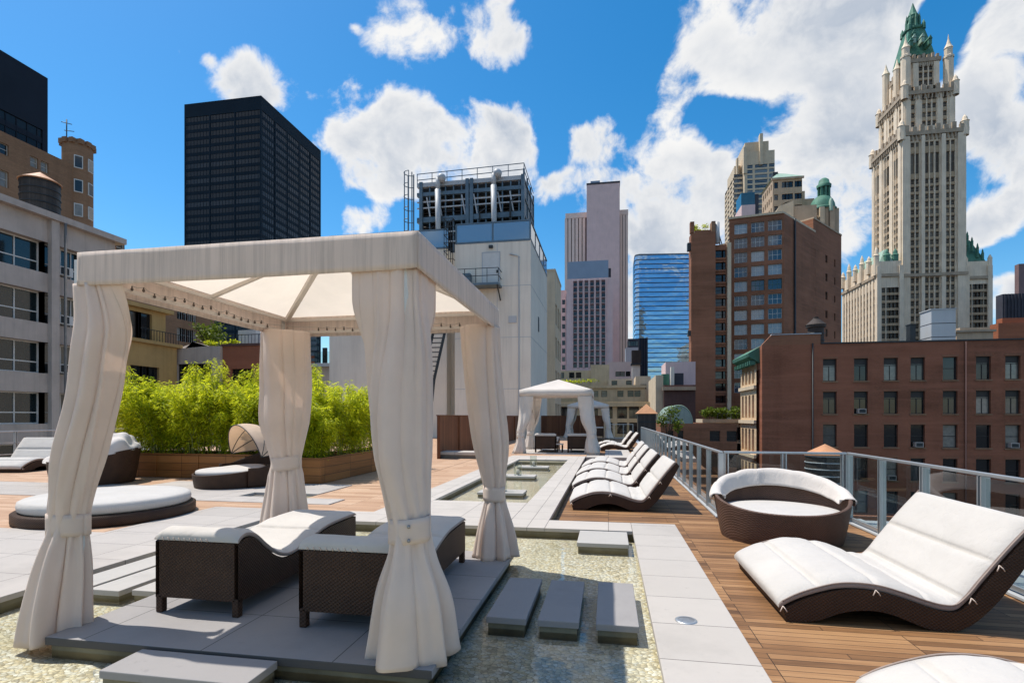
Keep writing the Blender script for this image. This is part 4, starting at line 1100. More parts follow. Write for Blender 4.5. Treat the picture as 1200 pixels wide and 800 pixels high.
glass_dark('band_glass', (.006,.018,.032), (.022,.04,.06), .14, .18, .25)
glass_dark('slab_glass', (.008,.011,.017), (.02,.025,.03), .2, .2, .3)
B = band_tower('office_tower', 'black glass office tower standing behind the foreground cabana', fp, zt, (0,1), 46, 7.5, 'black_tower', 'band_glass', (3,5), zmin=-30, colw=.9)
B.part(MB().box(xr-18,xr-13,Y+4,Y+9,zt,zt+2.2), 'roof_hut', 'black_tower')
X = -112.; y1_, zt = at_x(56,92,X)
fp = rect(X-40, X, 20, y1_)
B = band_tower('office_tower', 'dark navy office slab cut off by the top left edge', fp, zt, (1,), 34, 11., 'navy_tower', 'slab_glass', (3,4), zmin=-30, colw=1.)
# ---------------------------------------------------------------- low houses behind the bamboo
X = -42.; y2, zc = at_x(201,408,X); y1_, zt = at_x(194,368,X)
B = Bld('stucco_building', 'ochre stucco building with cornices behind the bamboo, left', 'building', (-48,46,G0))
b = MB(); yA = 38.6
c_ = [(at_x(u,380,X)[0]-yA, 1.5) for u in (157,170)]
B.walls(b, rect(-54,X,yA,y1_), zc, zt, {1: dict(cols=c_, rows=[(zc+.35,2.5)], kind='sash', fm='dark_frame', gm='pane_dark')})
B.walls(b, rect(-54,X+.6,yA,y2), G0, zc, {1: dict(cols=[(c,1.9) for c,_ in c_], rows=nrows(zc-4.0-3.5*4,3.5,5,1.9), kind='sash', gm='pane_dark')})
B.finish(b, 'yellow_wall', panes=True)
B.part(cap(MB(), rect(-54,X,yA,y1_), zt, .5, .35), 'cornice', 'yellow_wall'); B.part(cap(MB(), rect(-54,X+.6,yA,y2), zc, .35, .3), 'cornice', 'yellow_wall')
rl = MB()
for i in range(14):
    y = yA+3.2+i*.32; rl.box(X+.55,X+.59,y-.012,y+.012,zc+.3,zc+1.3)
rl.box(X+.54,X+.60,yA+3.,yA+7.6,zc+1.3,zc+1.36); B.part(rl, 'balcony_rail', 'dark_steel')
X = -66.; y1_, _ = at_x(232,400,X); y0_, _ = at_x(190,400,X)
B = Bld('apartment_house', 'brown brick apartment house with paired windows between left curtain and cabana', 'building', (-72,y0_,G0))
b = MB(); yA, yB = y0_-16, at_x(251,400,X)[0]; zt = at_x(214,345,X)[1]+3
c_ = [(at_x(u,380,X)[0]-yA, 1.25) for u in (211,215.5,222.5,227)]+[(4.,1.3),(9.,1.3)]
B.walls(b, rect(-84,X,yA,yB), G0, zt, {1: dict(cols=c_, rows=nrows(at_x(214,401,X)[1]-3.4*6,3.42,10,2.1), kind='sash', fm='white_frame', gm='pane')})
B.finish(b, 'brick_tan'); B.part(cap(MB(), rect(-84,X,yA,yB), zt, .3, .4), 'cornice', 'tan_stone')
Y = 46.; xa, za = at_y(201,410,Y); xb, _ = at_y(258,408,Y); xc, zc = at_y(309,404,Y)
B = Bld('low_house', 'low house with grey gabled parapet front above the bamboo', 'house', ((xa+xb)/2,Y,G0))
b = MB(); c_ = [(at_y(u,420,Y)[0]-xa, 1.4) for u in (215,229,240)]
B.walls(b, rect(xa,xb,Y,Y+9), G0, za, {0: dict(cols=c_, rows=nrows(za-3.4-3.3*3,3.3,4,2.), gm='pane_dark')})
xm = at_y(230,400,Y)[0]
b.prism([(xa,Y),(xm-1.2,Y),(xm-.4,Y),(xm+1.3,Y),(xb,Y),(xb,Y+.4),(xm+1.3,Y+.4),(xm-.4,Y+.4),(xm-1.2,Y+.4),(xa,Y+.4)], za, za+.3, z1s=[za+.1,za+.15,za+.75,za+.3,za+.25,za+.25,za+.3,za+.75,za+.15,za+.1])
B.finish(b, 'concrete_wall'); B.part(MB().box(xa+.1,xb-.1,Y+.5,Y+8.9,za,za+.06), 'roof', 'tar_roof')
B = Bld('brick_house', 'low red brick house beside the grey gabled front above the bamboo', 'house', ((xb+xc)/2,Y,G0))
b = MB(); B.walls(b, rect(xb+.05,xc,Y+.3,Y+9), G0, zc, {0: dict(cols=[(at_y(u,430,Y)[0]-xb, 1.5) for u in (276,286)], rows=nrows(zc-3.9-3.3*3,3.3,4,1.7), gm='pane_dark')})
B.finish(b, 'brick_red'); B.part(cap(MB(), rect(xb+.05,xc,Y+.3,Y+9), zc, .12, .22), 'coping', 'maroon_wall')
rl = MB()
for i in range(18): rl.box(xb+.4+i*.36,xb+.43+i*.36,Y+.6,Y+.63,zc+.2,zc+1.1)
rl.box(xb+.3,xb+6.6,Y+.58,Y+.64,zc+1.1,zc+1.16); B.part(rl, 'roof_rail', 'dark_steel')
B.part(MB().box(xc-5,xc-3,Y+3,Y+5,zc+.2,zc+2.0), 'roof_hut', 'white_frame'); B.part(MB().box(xc-2.4,xc-1.2,Y+2.6,Y+4,zc+.2,zc+1.5), 'roof_unit', 'grey_metal_panel')
Y = 50.; xa, zl = at_y(371,430,Y); xb, zt = at_y(424,380,Y)
B = Bld('grey_building', 'grey building with a glazed balcony seen right of the back left curtain', 'building', (xa+3,Y,G0))
b = MB(); B.walls(b, rect(xa,xb+6,Y,Y+10), G0, zl, {})
B.finish(b, 'concrete_wall'); B.part(MB().box(xa-.2,xb+6,Y-.5,Y+2.9,zl,zl+.35), 'balcony_slab', 'grey_metal_panel')
B.part(MB().box(xa,xb+6,Y+3,Y+10,zl+.35,zt+3), 'upper_wall', 'slate_wall'); B.part(MB().box(xa+.2,xb+5.8,Y+2.95,Y+2.98,zl+.4,zt+2), 'glazing', 'teal_glass')
rl = MB().box(xa,xb+6,Y-.42,Y-.39,zl+.4,zl+1.5); B.part(rl, 'balcony_glass', 'rail_glass')
for u in (382,406):
    x = at_y(u,420,Y)[0]; B.part(MB().box(x-.22,x+.22,Y-.3,Y-.1,zl+.36,zl+1.9), 'planter_post', 'dark_steel')
for i in range(9): B.part(MB().box(xa-.75,xa-.05,Y-.1,Y+.1,zl-1.6+i*.55,zl-1.3+i*.55), 'louvre', 'blue_steel')
# plants on those roofs
def leafy(name, label, c, rx, ry, rz, n, seed, group=None, L=.3, mat='roof_leaf', trunk=True):
    r = random.Random(seed); t = thing(name, label, 'plant', (c[0],c[1],c[2]-rz), group=group); b = MB()
    cl = [(r.uniform(-.75,.75)*rx, r.uniform(-.75,.75)*ry, r.uniform(-.35,.7)*rz) for _ in range(max(6, n//70))]
    for i in range(n):
        q = r.choice(cl); k = r.random()**.5*.42
        d = Vector((r.gauss(0,1), r.gauss(0,1), r.gauss(0,1))).normalized()
        p = Vector((q[0]+d.x*k*rx, q[1]+d.y*k*ry, q[2]+d.z*k*rz))+Vector(c)
        dr = Vector((r.gauss(0,1), r.gauss(0,1), r.gauss(0,.6))).normalized(); l = L*r.uniform(.6,1.2)
        sd = dr.cross(Vector((r.gauss(0,1), r.gauss(0,1), r.gauss(0,1)))).normalized()*l*.3
        b.add([p, p+dr*l*.5+sd, p+dr*l, p+dr*l*.5-sd], [(0,1,2,3)])
    b.build('foliage', mat, t)
    if trunk:
        k = MB()
        for i in range(4):
            q = r.choice(cl); k.tube([(c[0]+q[0]*.15,c[1]+q[1]*.15,c[2]-rz),(c[0]+q[0]*.5,c[1]+q[1]*.5,c[2]-rz*.3),(c[0]+q[0],c[1]+q[1],c[2]+q[2])], [.05*rz,.035*rz,.012*rz], 5)
        k.build('stem', 'bark', t)
x, z = at_y(246,391,48.5); leafy('roof_shrub', 'bushy green shrub on the roof of the low brick house', (x,48.5,z-.2), 1.9,1.5,1.3, 1100, 3)
x, z = at_y(255,402,47.); leafy('roof_shrub', 'low yellow-green planting on the edge of the grey gabled roof', (x,47.5,z), 1.6,1.,.5, 500, 4, L=.22, mat='bamboo_leaf')
# ---------------------------------------------------------------- white plant building with cooling tower
Y = 40.; xr, zt = at_y(622,281,Y); xl = at_y(380,300,Y)[0]; yb = at_x(641,318,xr)[0]; x2 = at_y(533,300,Y)[0]; x3 = at_y(526,300,Y)[0]
B = Bld('plant_building', 'windowless white building carrying a rooftop cooling tower', 'building', ((xl+xr)/2,Y+5,G0))
b = MB(); B.walls(b, rect(x2,xr,Y,yb), G0, zt); b.box(xl,x2-.9,Y+.8,yb-.01,G0,zt); b.box(x2-.9,x2,Y+2,yb-.02,G0,zt-.01)
B.finish(b, 'white_wall')
for i in range(5): B.part(MB().box(x2+.02,xr+.012,Y-.012,yb,zt-3.4-3.9*i,zt-3.36-3.9*i), 'seam', 'grey_metal_panel')
B.part(MB().box(xr-2.6,xr-2.56,Y-.010,Y+.02,G0,zt), 'seam', 'grey_metal_panel')
dx0, dz1 = at_y(566,297,Y); dx1, dz0 = at_y(585,335,Y)
d = B.part(MB().box(dx0,dx1,Y-.05,Y-.002,dz0,dz1), 'door', 'white_frame'); MB().box(dx1-.2,dx1-.08,Y-.12,Y-.05,dz0+1.0,dz0+1.2).build('handle', 'dark_steel', d)
fr = MB().box(dx0-.08,dx0,Y-.06,Y,dz0,dz1+.08).box(dx1,dx1+.08,Y-.06,Y,dz0,dz1+.08).box(dx0,dx1,Y-.06,Y,dz1,dz1+.08); fr.build('frame', 'grey_metal_panel', d)
B.part(MB().box((dx0+dx1)/2-.15,(dx0+dx1)/2+.15,Y-.2,Y,dz1+.35,dz1+.55), 'lamp', 'dark_steel')
bx0 = at_y(537,335,Y)[0]; bx1 = at_y(588,335,Y)[0]
bal = MB().box(bx0,bx1,Y-1.3,Y,dz0-.18,dz0-.02); B.part(bal, 'balcony', 'blue_steel')
rl = MB()
for z in (.5,1.05): rl.bar((bx0,Y-1.28,dz0+z),(bx1,Y-1.28,dz0+z),.04).bar((bx1-.02,Y-1.28,dz0+z),(bx1-.02,Y,dz0+z),.04).bar((bx0+.02,Y-1.28,dz0+z),(bx0+.02,Y,dz0+z),.04)
for i in range(5): x = bx0+(bx1-bx0)*i/4; rl.bar((x,Y-1.28,dz0),(x,Y-1.28,dz0+1.05),.04)
rl.bar((bx1-.1,Y-1.2,dz0-.2),(bx1-.1,Y,dz0-1.1),.08)
B.part(rl, 'balcony_rail', 'dark_steel')
B.part(MB().box(bx0+.5,bx0+1.1,Y-.7,Y-.1,dz0,dz0+.9), 'meter_box', 'blue_steel')
for x_, z_ in ((xr-3.8,zt-7.6),(xr-1.4,zt-6.2)): B.part(MB().box(x_-.3,x_+.3,Y-.06,Y-.002,z_,z_+.5), 'vent', 'grey_metal_panel')
B.part(MB().tube([(xr-.9,Y-.06,G0),(xr-.9,Y-.06,zt-1.2),(xr-1.6,Y-.06,zt-1.0)], .05, 6), 'conduit', 'grey_metal_panel')
B.part(MB().box(xr+.002,xr+.03,Y+4.2,Y+4.8,zt-6.2,zt-5.0), 'vent', 'dark_steel')
lx0, lz1 = at_y(526,395,Y-1.6); lx1, lz0 = at_y(510,446,Y-1.6)     # steep ladder stair below
la = MB().bar((lx0,Y-1.4,lz1+2),(lx1,Y-1.9,lz0),.1,.2).bar((lx0-.9,Y-1.4,lz1+2),(lx1-.9,Y-1.9,lz0),.1,.2)
for i in range(16): f = i/15; la.box(lx0+(lx1-lx0)*f-.85,lx0+(lx1-lx0)*f-.05,Y-1.75-.2*f,Y-1.5-.2*f,lz1+2+(lz0-lz1-2)*f,lz1+2.05+(lz0-lz1-2)*f)
la.bar((lx1,Y-1.9,lz0),(lx1-.3,Y-2.,lz0-3.2),.1,.2); B.part(la, 'ladder', 'dark_steel')
# glass screen round the roof
zs = at_y(600,260,Y)[1]
gl = MB()
for a, c in (((x2+.1,Y+.05),(xr-.05,Y+.05)),((xr-.05,Y+.05),(xr-.05,yb)),((xl,Y+.85),(x2-.8,Y+.85))):
    n = max(2, int(hypot(c[0]-a[0],c[1]-a[1])/2.6))
    for i in range(n):
        f, g_ = i/n, (i+1)/n
        p = (a[0]+(c[0]-a[0])*f, a[1]+(c[1]-a[1])*f); q = (a[0]+(c[0]-a[0])*g_, a[1]+(c[1]-a[1])*g_)
        B.part(MB().bar((*p,(zt+zs)/2+.05),(*q,(zt+zs)/2+.05),.05,zs-zt-.1), 'screen_panel', 'tinted_panel')
        B.part(MB().bar((*p,zt),(*p,zs+.05),.12,.12), 'screen_post', 'blue_steel')
    B.part(MB().bar((*a,zs+.06),(*c,zs+.06),.14,.1), 'screen_rail', 'blue_steel'); B.part(MB().bar((*a,zt+.03),(*c,zt+.03),.16,.14), 'screen_rail', 'blue_steel')
cg = MB()
for i in range(5): cg.bar((x2-.75+.17*i,Y-.35,zt-4.5),(x2-.75+.17*i,Y-.35,zs+.35),.04)
for i in range(12): cg.bar((x2-.78,Y-.36,zt-4.3+.62*i),(x2-.05,Y-.36,zt-4.3+.62*i),.04).bar((x2-.78,Y-.36,zt-4.3+.62*i),(x2-.78,Y+.8,zt-4.3+.62*i),.04).bar((x2-.05,Y-.36,zt-4.3+.62*i),(x2-.05,Y+.2,zt-4.3+.62*i),.04)
B.part(cg, 'caged_ladder', 'dark_steel')
# the cooling tower: a thing of its own on that roof
Yc = 43.; cx0, _ = at_y(489,264,Yc); cx1, _ = at_y(614,264,Yc); zc0 = zt; zc1 = at_y(550,210,Yc)[1]; yc1 = at_x(625,235,cx1)[0]
t = thing('cooling_tower', 'dark louvred cooling tower with pipes and rails on the white building roof', 'cooling tower', ((cx0+cx1)/2,(Yc+yc1)/2,zt))
MB().box(cx0+.15,cx1-.15,Yc+.5,yc1-.2,zc0,zc1-.25).build('casing', 'dark_steel', t)
h = zc1-zc0
for f0, f1 in ((.10,.46),(.56,.80)):
    n = 6
    for i in range(n):
        z = zc0+h*(f0+(f1-f0)*i/n)
        MB().add([(cx0+.2,Yc+.12,z),(cx1-.2,Yc+.12,z),(cx1-.2,Yc+.5,z+h*(f1-f0)/n*.75),(cx0+.2,Yc+.5,z+h*(f1-f0)/n*.75)], [(0,1,2,3)]).build('louvre', 'bronze_tank', t, solid=.04)
for f, hh in ((0.02,.16),(.50,.42),(.84,.30),(.965,.34)): MB().box(cx0,cx1,Yc-.1,Yc+.25,zc0+h*f-hh/2,zc0+h*f+hh/2).build('beam', 'blue_steel' if f < .9 else 'grey_metal_panel', t)
for u in (494,548,553,613): x = at_y(u,240,Yc)[0]; MB().box(x-.14,x+.14,Yc-.2,Yc+.1,zc0,zc1).build('column', 'blue_steel', t)
for i in range(8):
    x = cx0+1.+(cx1-cx0-2)*i/7
    if i in (2,5): continue
    MB().bar((x-.15,Yc-.05,zc0+h*.80),(x+.15,Yc-.05,zc0+h*.54),.1,.1).build('strut', 'grey_metal_panel', t)
for i in range(5): z = zc0+h*(.05+.9*i/4); MB().bar((cx1,Yc,z),(cx1,yc1,z),.14,.14).build('beam', 'blue_steel', t)
for i in range(4): y = Yc+(yc1-Yc)*i/3; MB().bar((cx1,y,zc0),(cx1,y,zc1+.5),.14,.14).build('column', 'blue_steel', t)
MB().box(cx1-.03,cx1-.01,Yc+.1,yc1-.1,zc0+.2,zc1-.3).build('mesh_screen', 'blue_steel', t)
for u in (513.5,579):
    x = at_y(u,240,Yc-.5)[0]; r = .22
    MB().tube([(x,Yc+1.2,zc1+.15),(x,Yc-.1,zc1+.22),(x-.02,Yc-.48,zc1),(x-.03,Yc-.5,zc1-1.0)], r*.9, 12).tube([(x-.03,Yc-.5,zc1-.9),(x,Yc-.5,zc0+h*.45),(x,Yc-.5,zc0)], [r*1.15,r,r*.8], 12).build('pipe', 'grey_metal_panel', t)
    MB().ball((x+.25,Yc-.4,zc1+.1), .38, 10).build('valve', 'grey_metal_panel', t)
for i in range(13):
    x = cx0+.4+(cx1-cx0-.8)*i/12; MB().box(x-.05,x+.05,Yc-.02,Yc+.1,zc0,zc1-.2).build('frame_bar', 'blue_steel', t)
for f in (.2,.33,.66,.74): MB().box(cx0,cx1,Yc-.06,Yc+.05,zc0+h*f-.05,zc0+h*f+.05).build('frame_bar', 'grey_metal_panel', t)
for f in (.12,.3,.6,.88): MB().tube([(cx0+(cx1-cx0)*f,Yc-.3,zc0),(cx0+(cx1-cx0)*f,Yc-.3,zc0+h*(.3+.4*f)),(cx0+(cx1-cx0)*(f+.06),Yc-.3,zc0+h*(.35+.4*f))], .07, 6).build('small_pipe', 'dark_steel', t)
rl = MB()
for dz in (.55,1.05): rl.bar((cx0,Yc,zc1+dz-.3),(cx1,Yc,zc1+dz-.1),.05).bar((cx1,Yc,zc1+dz-.1),(cx1,yc1,zc1+dz-.3),.05)
for i in range(8): x = cx0+(cx1-cx0)*i/7; rl.bar((x,Yc,zc1-.1),(x,Yc,zc1+.78+.02*i),.05)
rl.build('guard_rail', 'blue_steel', t)
cg = MB()
for i in range(5):
    a = pi/2+pi*i/4; cg.bar((cx0-.55+.6*cos(a),Yc+.55*sin(a),zc0+h*.35),(cx0-.55+.6*cos(a),Yc+.55*sin(a),zc1+.9),.05)
for k in range(6):
    z = zc0+h*.35+k*(h*.65+.9)/5; cg.tube([(cx0-.55+.6*cos(pi/2+pi*i/8),Yc+.55*sin(pi/2+pi*i/8),z) for i in range(9)], .035, 5)
cg.bar((cx0-.4,Yc-.2,zc0),(cx0-.4,Yc-.2,zc1+.9),.07).bar((cx0-.4,Yc+.25,zc0),(cx0-.4,Yc+.25,zc1+.9),.07)
cg.build('caged_ladder', 'blue_steel', t)
# grey-beige slab building just right of it
Y = 62.; x0_, zt = at_y(641,318,Y); x1_, _ = at_y(657,330,Y)
B = Bld('slab_building', 'narrow beige building peeking out right of the white plant building', 'building', (x0_,Y,G0))
b = MB(); xx = x0_-4; xe = at_y(650.5,318,Y)[0]; ye = at_x(657.5,330,xe)[0]
B.walls(b, rect(xx,xe,Y,ye), G0, zt, {1: dict(cols=ncols(3,0,ye-Y,1.6), rows=nrows(zt-6-3.9*8,3.9,9,2.4), gm='pane_dark')})
B.finish(b, 'cream_wall'); B.part(cap(MB(), rect(xx,xe,Y,ye), zt, .05, .25), 'coping', 'cream_wall')
# ---------------------------------------------------------------- pink stone towers
Y = 300.
def X_(u, Y): return at_y(u, 300, Y)[0]
def Z_(u, v, Y): return at_y(u, v, Y)[1]
B = Bld('stone_tower', 'tall pinkish stone tower with blank central shaft behind the white plant building', 'building', (X_(706,Y),Y+10,G0))
zs_ = Z_(706,221,Y); zl = Z_(675,250,Y); zr_ = Z_(731,246,Y)
b = MB(); b.prism(rect(X_(688,Y),X_(726,Y),Y-6,Y+20), G0, zs_)
B.part(b, 'shaft', 'pink_stone')
b = MB(); xa, xb = X_(663,Y), X_(688,Y); b.prism(rect(xa,xb-.05,Y+1.2,Y+18), G0, zl); B.part(b, 'wing', 'pink_spandrel')
for i in range(6):
    x = xa+(xb-xa)*(i+.1)/6; B.part(MB().box(x-.75,x+.75,Y,Y+1.19,G0,zl-2.6), 'pier', 'pink_pier')
B.part(MB().box(xa-.2,xb-.06,Y-.2,Y+1.19,zl-2.6,zl+.2), 'parapet', 'pink_pier')
xa, xb = X_(726,Y), X_(736,Y); B.part(MB().box(xa+.05,xb,Y+1.2,Y+18,G0,zr_), 'wing', 'pink_spandrel')
for i in range(3): x = xa+.9+(xb-xa-1.6)*i/2; B.part(MB().box(x-.6,x+.6,Y,Y+1.19,G0,zr_-2.5), 'pier', 'pink_pier')
B.part(MB().box(xa+.06,xb+.1,Y-.1,Y+1.19,zr_-2.5,zr_+.1), 'parapet', 'pink_pier')
B.part(MB().box(X_(692,Y),X_(703,Y),Y,Y+8,zs_,Z_(697,212,Y)), 'roof_hut', 'blue_panel'); B.part(MB().box(X_(709,Y),X_(720,Y),Y,Y+8,zs_,Z_(715,214,Y)), 'roof_hut', 'blue_panel')
B.part(MB().box(X_(688,Y)-.1,X_(726,Y)+.2,Y-6.2,Y+20,zs_,zs_+.9), 'parapet', 'slate_wall')
Y = 255.
B = Bld('stone_office', 'pale mauve office block with vertical window strips and blue-grey top floor', 'building', (X_(690,Y),Y+10,G0))
x0_, x1_ = X_(663.5,Y), X_(718,Y); zt = Z_(690,326,Y); zp = Z_(690,305,Y)
cs_ = [(X_(674+6.6*i,Y)-x0_, 1.75) for i in range(6)]
b = MB(); zb_ = Z_(690,431,Y); st = (zt-1.-zb_)/15
B.walls(b, rect(x0_,x1_,Y,Y+22), G0, zt, {0: dict(cols=cs_, rows=nrows(zb_+.2,st,15,st*.93), kind='blind', fm='pink_spandrel', gm='pane_dark', dep=.5)})
for c, w in cs_:
    for s_ in (-1,1): b.box(x0_+c+s_*1.1-.17,x0_+c+s_*1.1+.17,Y-.45,Y-.002,zb_,zt-.8)
B.finish(b, 'pink_stone')
B.part(MB().box(x0_+.4,X_(713,Y),Y+1,Y+18,zt,zp), 'penthouse', 'blue_panel'); B.part(MB().box(X_(713,Y)+.02,X_(716,Y),Y+2,Y+14,zt,Z_(690,314,Y)), 'penthouse', 'slate_wall')
B = Bld('stone_office', 'narrow grey-pink block left of the mauve office with the vertical window strips', 'building', (X_(660,262),270,G0))
b = MB(); xa, xb = X_(655.5,264.), X_(663,264.); zt = Z_(660,340,264)
B.walls(b, rect(xa-6,xb,264.,280.), G0, zt, {0: dict(cols=[(8.1,1.5)], rows=nrows(zt-3-4*22,4.,22,2.3), gm='pane_dark')})
B.finish(b, 'pink_stone')
# ---------------------------------------------------------------- blue glass tower
Y = 400.; zt = Z_(775,297,Y); x0_, x1_ = X_(744,Y), X_(818,Y)
B = Bld('glass_tower', 'blue mirror glass tower with curved top left edge', 'building', ((x0_+x1_)/2,Y+15,G0))
fp = [(x0_+3,Y),(x1_,Y+5),(x1_,Y+34),(x0_,Y+34),(x0_,Y+3),(x0_+.6,Y+1.2)]
nf = 40; zb_ = Z_(775,440,Y); fh = (zt-zb_)/nf*2
nf = 26; fh = (zt-zb_)/nf
for i in range(nf):
    z = zb_+fh*i
    b = MB().prism(fp, z, z+fh*.84, 0, top=False, bottom=False)
    q = [(x+(.25 if x > (x0_+x1_)/2 else -.25), y-.3) for x, y in fp[:2]]+[fp[2], fp[3]]+[(fp[4][0]-.25,fp[4][1]-.2),(fp[5][0]-.2,fp[5][1]-.3)]
    b.prism(q, z+fh*.84, z+fh, 1)
    B.part(b, 'floor_band', ['tower_glass','slate_wall'])
b = MB(); b.prism(fp, G0, zb_); B.part(b, 'lower_wall', 'tower_glass')
B.part(MB().prism([(x,y) for x,y in fp], zt, zt+.6), 'roof', 'grey_metal_panel')
# ---------------------------------------------------------------- beige lofts and small roofs in the middle
Y = 110.; xa, xb = X_(630,Y), X_(770,Y); zt = Z_(700,471,Y)
B = Bld('loft_building', 'beige stone loft with tall dark windows behind the white cabanas', 'building', ((xa+xb)/2,Y,G0))
cs_ = [(X_(u,Y)-xa, w) for u,w in ((658,1.3),(665,1.6),(696,1.6),(714,1.3),(729,1.9),(743,1.9),(757,1.6))]
b = MB(); B.walls(b, rect(xa,xb,Y,Y+25), G0, zt, {0: dict(cols=cs_, rows=[(Z_(700,490,Y),2.5),(Z_(700,508,Y),2.3),(Z_(700,527,Y),2.3)], kind='blind', gm='pane_dark', dep=.35)})
B.finish(b, 'beige_wall'); B.part(MB().box(xa-.4,xb+.5,Y-.7,Y-.002,zt-.9,zt-.1), 'cornice', 'beige_wall'); B.part(MB().box(xa-.2,xb+.2,Y-.35,Y-.002,Z_(700,476.5,Y),Z_(700,475,Y)), 'string_course', 'stone_shadow_band')
Y = 116.; xa, xb = X_(650,Y), X_(756,Y); z2 = Z_(700,452,Y)
b = MB(); cs_ = [(X_(u,Y)-xa, 1.25) for u in (688,697.5,708,727,739,747)]
B = Bld('loft_building', 'middle tier of the beige loft block with small square windows', 'building', ((xa+xb)/2,Y,G0))
B.walls(b, rect(xa,xb,Y,Y+18), zt-1, z2, {0: dict(cols=cs_, rows=[(Z_(700,465,Y),1.3)], gm='pane_dark')})
B.finish(b, 'beige_wall'); B.part(MB().box(xa,xb+.3,Y-.4,Y-.002,z2-.5,z2+.1), 'cornice', 'beige_wall')
Y = 122.; xa, xb = X_(645,Y), X_(714,Y); z3 = Z_(700,427.5,Y)
B = Bld('roof_house', 'blank beige rooftop block with two windows below the mauve office', 'building', ((xa+xb)/2,Y,G0))
b = MB(); B.walls(b, rect(xa,X_(692,Y),Y,Y+10), z2-3, Z_(680,434,Y), {0: dict(cols=[(X_(u,Y)-xa,1.2) for u in (658,670,678)], rows=[(Z_(670,443,Y),1.3)], gm='pane_dark')})
b.box(X_(692,Y)+.02,xb,Y-.4,Y+10,z2-3,z3); B.finish(b, 'beige_wall')
Y = 119.; xa, xb = X_(713,Y), X_(764,Y)
B = Bld('roof_house', 'cream rooftop house with sloping right corner below the small brown tank', 'building', ((xa+xb)/2,Y,G0))
b = MB(); B.walls(b, rect(xa,X_(741,Y),Y,Y+8), z2-6, Z_(720,444,Y), {0: dict(cols=[(X_(u,Y)-xa,1.2) for u in (720,737)], rows=[(Z_(720,453.5,Y),1.4)], gm='pane_dark')})
xm, zz = X_(742,Y), Z_(750,441,Y); x2_ = X_(762,Y)
b.add([(xm,Y-1,z2-9),(x2_+.6,Y-1,z2-9),(x2_,Y-1,zz),(xm+.5,Y-1,zz),(xm,Y+8,z2-9),(x2_+.6,Y+8,z2-9),(x2_,Y+8,zz),(xm+.5,Y+8,zz)], [(0,1,2,3),(1,5,6,2),(4,7,6,5),(0,3,7,4),(3,2,6,7)])
B.finish(b, 'cream_wall')
B.part(MB().box(X_(750,Y),X_(757,Y),Y-1.05,Y-1.002,Z_(750,456,Y),Z_(750,450.5,Y)), 'vent', 'dark_steel')
x, z = at_y(670,447.5,113.); leafy('roof_garden', 'strip of yellow-green roof plants above the beige loft windows', (x,113.,z-.15), 5.6,1.,.75, 900, 12, L=.4, mat='bamboo_leaf', trunk=False)
Y = 175.; B = Bld('parapet_block', 'flat pale grey-mauve block with small dark windows beside the mauve office', 'building', (X_(725,Y),Y,G0))
xa, xb = X_(712,Y), X_(742,Y); b = MB(); zt = Z_(725,424,Y)
B.walls(b, rect(xa,xb,Y,Y+12), G0, zt, {0: dict(cols=[(X_(u,Y)-xa,1.5) for u in (724,729.5,736)], rows=[(Z_(725,441,Y),1.6)], gm='pane_dark')}); B.finish(b, 'pink_pier')
Y = 230.; B = Bld('dark_block', 'dark navy and brown slab between the mauve office and the blue glass tower', 'building', (X_(750,Y),Y,G0))
xa, xb = X_(736,Y), X_(759,Y); b = MB(); zt = Z_(750,396.5,Y)
B.walls(b, rect(xa,X_(748,Y),Y,Y+12), G0, zt, {0: dict(cols=ncols(4,0,X_(748,Y)-xa,1.), rows=nrows(zt-3-3.8*9,3.8,10,1.9), gm='pane_dark')}); b.box(X_(748,Y)+.03,xb,Y-1,Y+12,G0,zt)
B.finish(b, 'slate_wall'); 
for i in range(3): x = X_(750.5+3*i,Y); B.part(MB().box(x-.3,x+.3,Y-1.3,Y-1.002,G0,zt), 'pier', 'navy_tower')
B.part(MB().box(X_(733,190),X_(748,190),190,196,G0,Z_(740,407,190)), 'annex', 'grey_metal_panel')
# small brown tank on a pale base
Y = 150.; x, zt = at_y(745.5,411,Y); zb_ = Z_(745,426,Y); rr = X_(751,Y)-x
t = thing('water_tank', 'small square brown roof tank on a pale stalk below the blue glass tower', 'water tank', (x,Y,zb_), group='rooftop water tanks')
MB().box(x-rr,x+rr,Y-rr,Y+rr,zb_,zt).build('tank', 'bronze_tank', t); MB().box(x-rr-.2,x+rr+.2,Y-rr-.2,Y+rr+.2,zb_-.45,zb_-.002).build('platform', 'dark_steel', t)
MB().box(x-rr*.9,x+rr*.8,Y-rr*.7,Y+rr*.7,G0,zb_-.46).build('base', 'white_wall', t)
# maroon building with the sunlit edge and roof clutter
Y = 95.; xa, xb = X_(769,Y), X_(815,Y); zt = Z_(790,451,Y)
B = Bld('maroon_building', 'dark maroon building with a sunlit cream end wall beside the brown tower', 'building', ((xa+xb)/2,Y,G0))
b = MB(); xe = X_(778,Y); B.walls(b, rect(xe,xb,Y,Y+18), G0, zt, {0: dict(cols=[], rows=[])}); B.finish(b, 'maroon_wall')
B.part(MB().box(xa,xe-.02,Y+1,Y+18,G0,Z_(773,439,Y)), 'end_wall', 'cream_wall'); B.part(MB().box(xe-.3,xb,Y-.5,Y-.002,zt-.9,zt-.3), 'cornice', 'tan_stone')
B.part(MB().box(xe,xb,Y-.3,Y-.002,Z_(790,456,Y),Z_(790,454.5,Y)), 'string_course', 'pink_pier')
B.part(MB().box(X_(777,Y),X_(786,Y),Y+2,Y+6,zt,Z_(780,437,Y)), 'roof_shed', 'copper_green'); B.part(MB().box(X_(787,Y),X_(791,Y),Y+1,Y+2,zt,Z_(789,429,Y)), 'flue', 'white_wall')
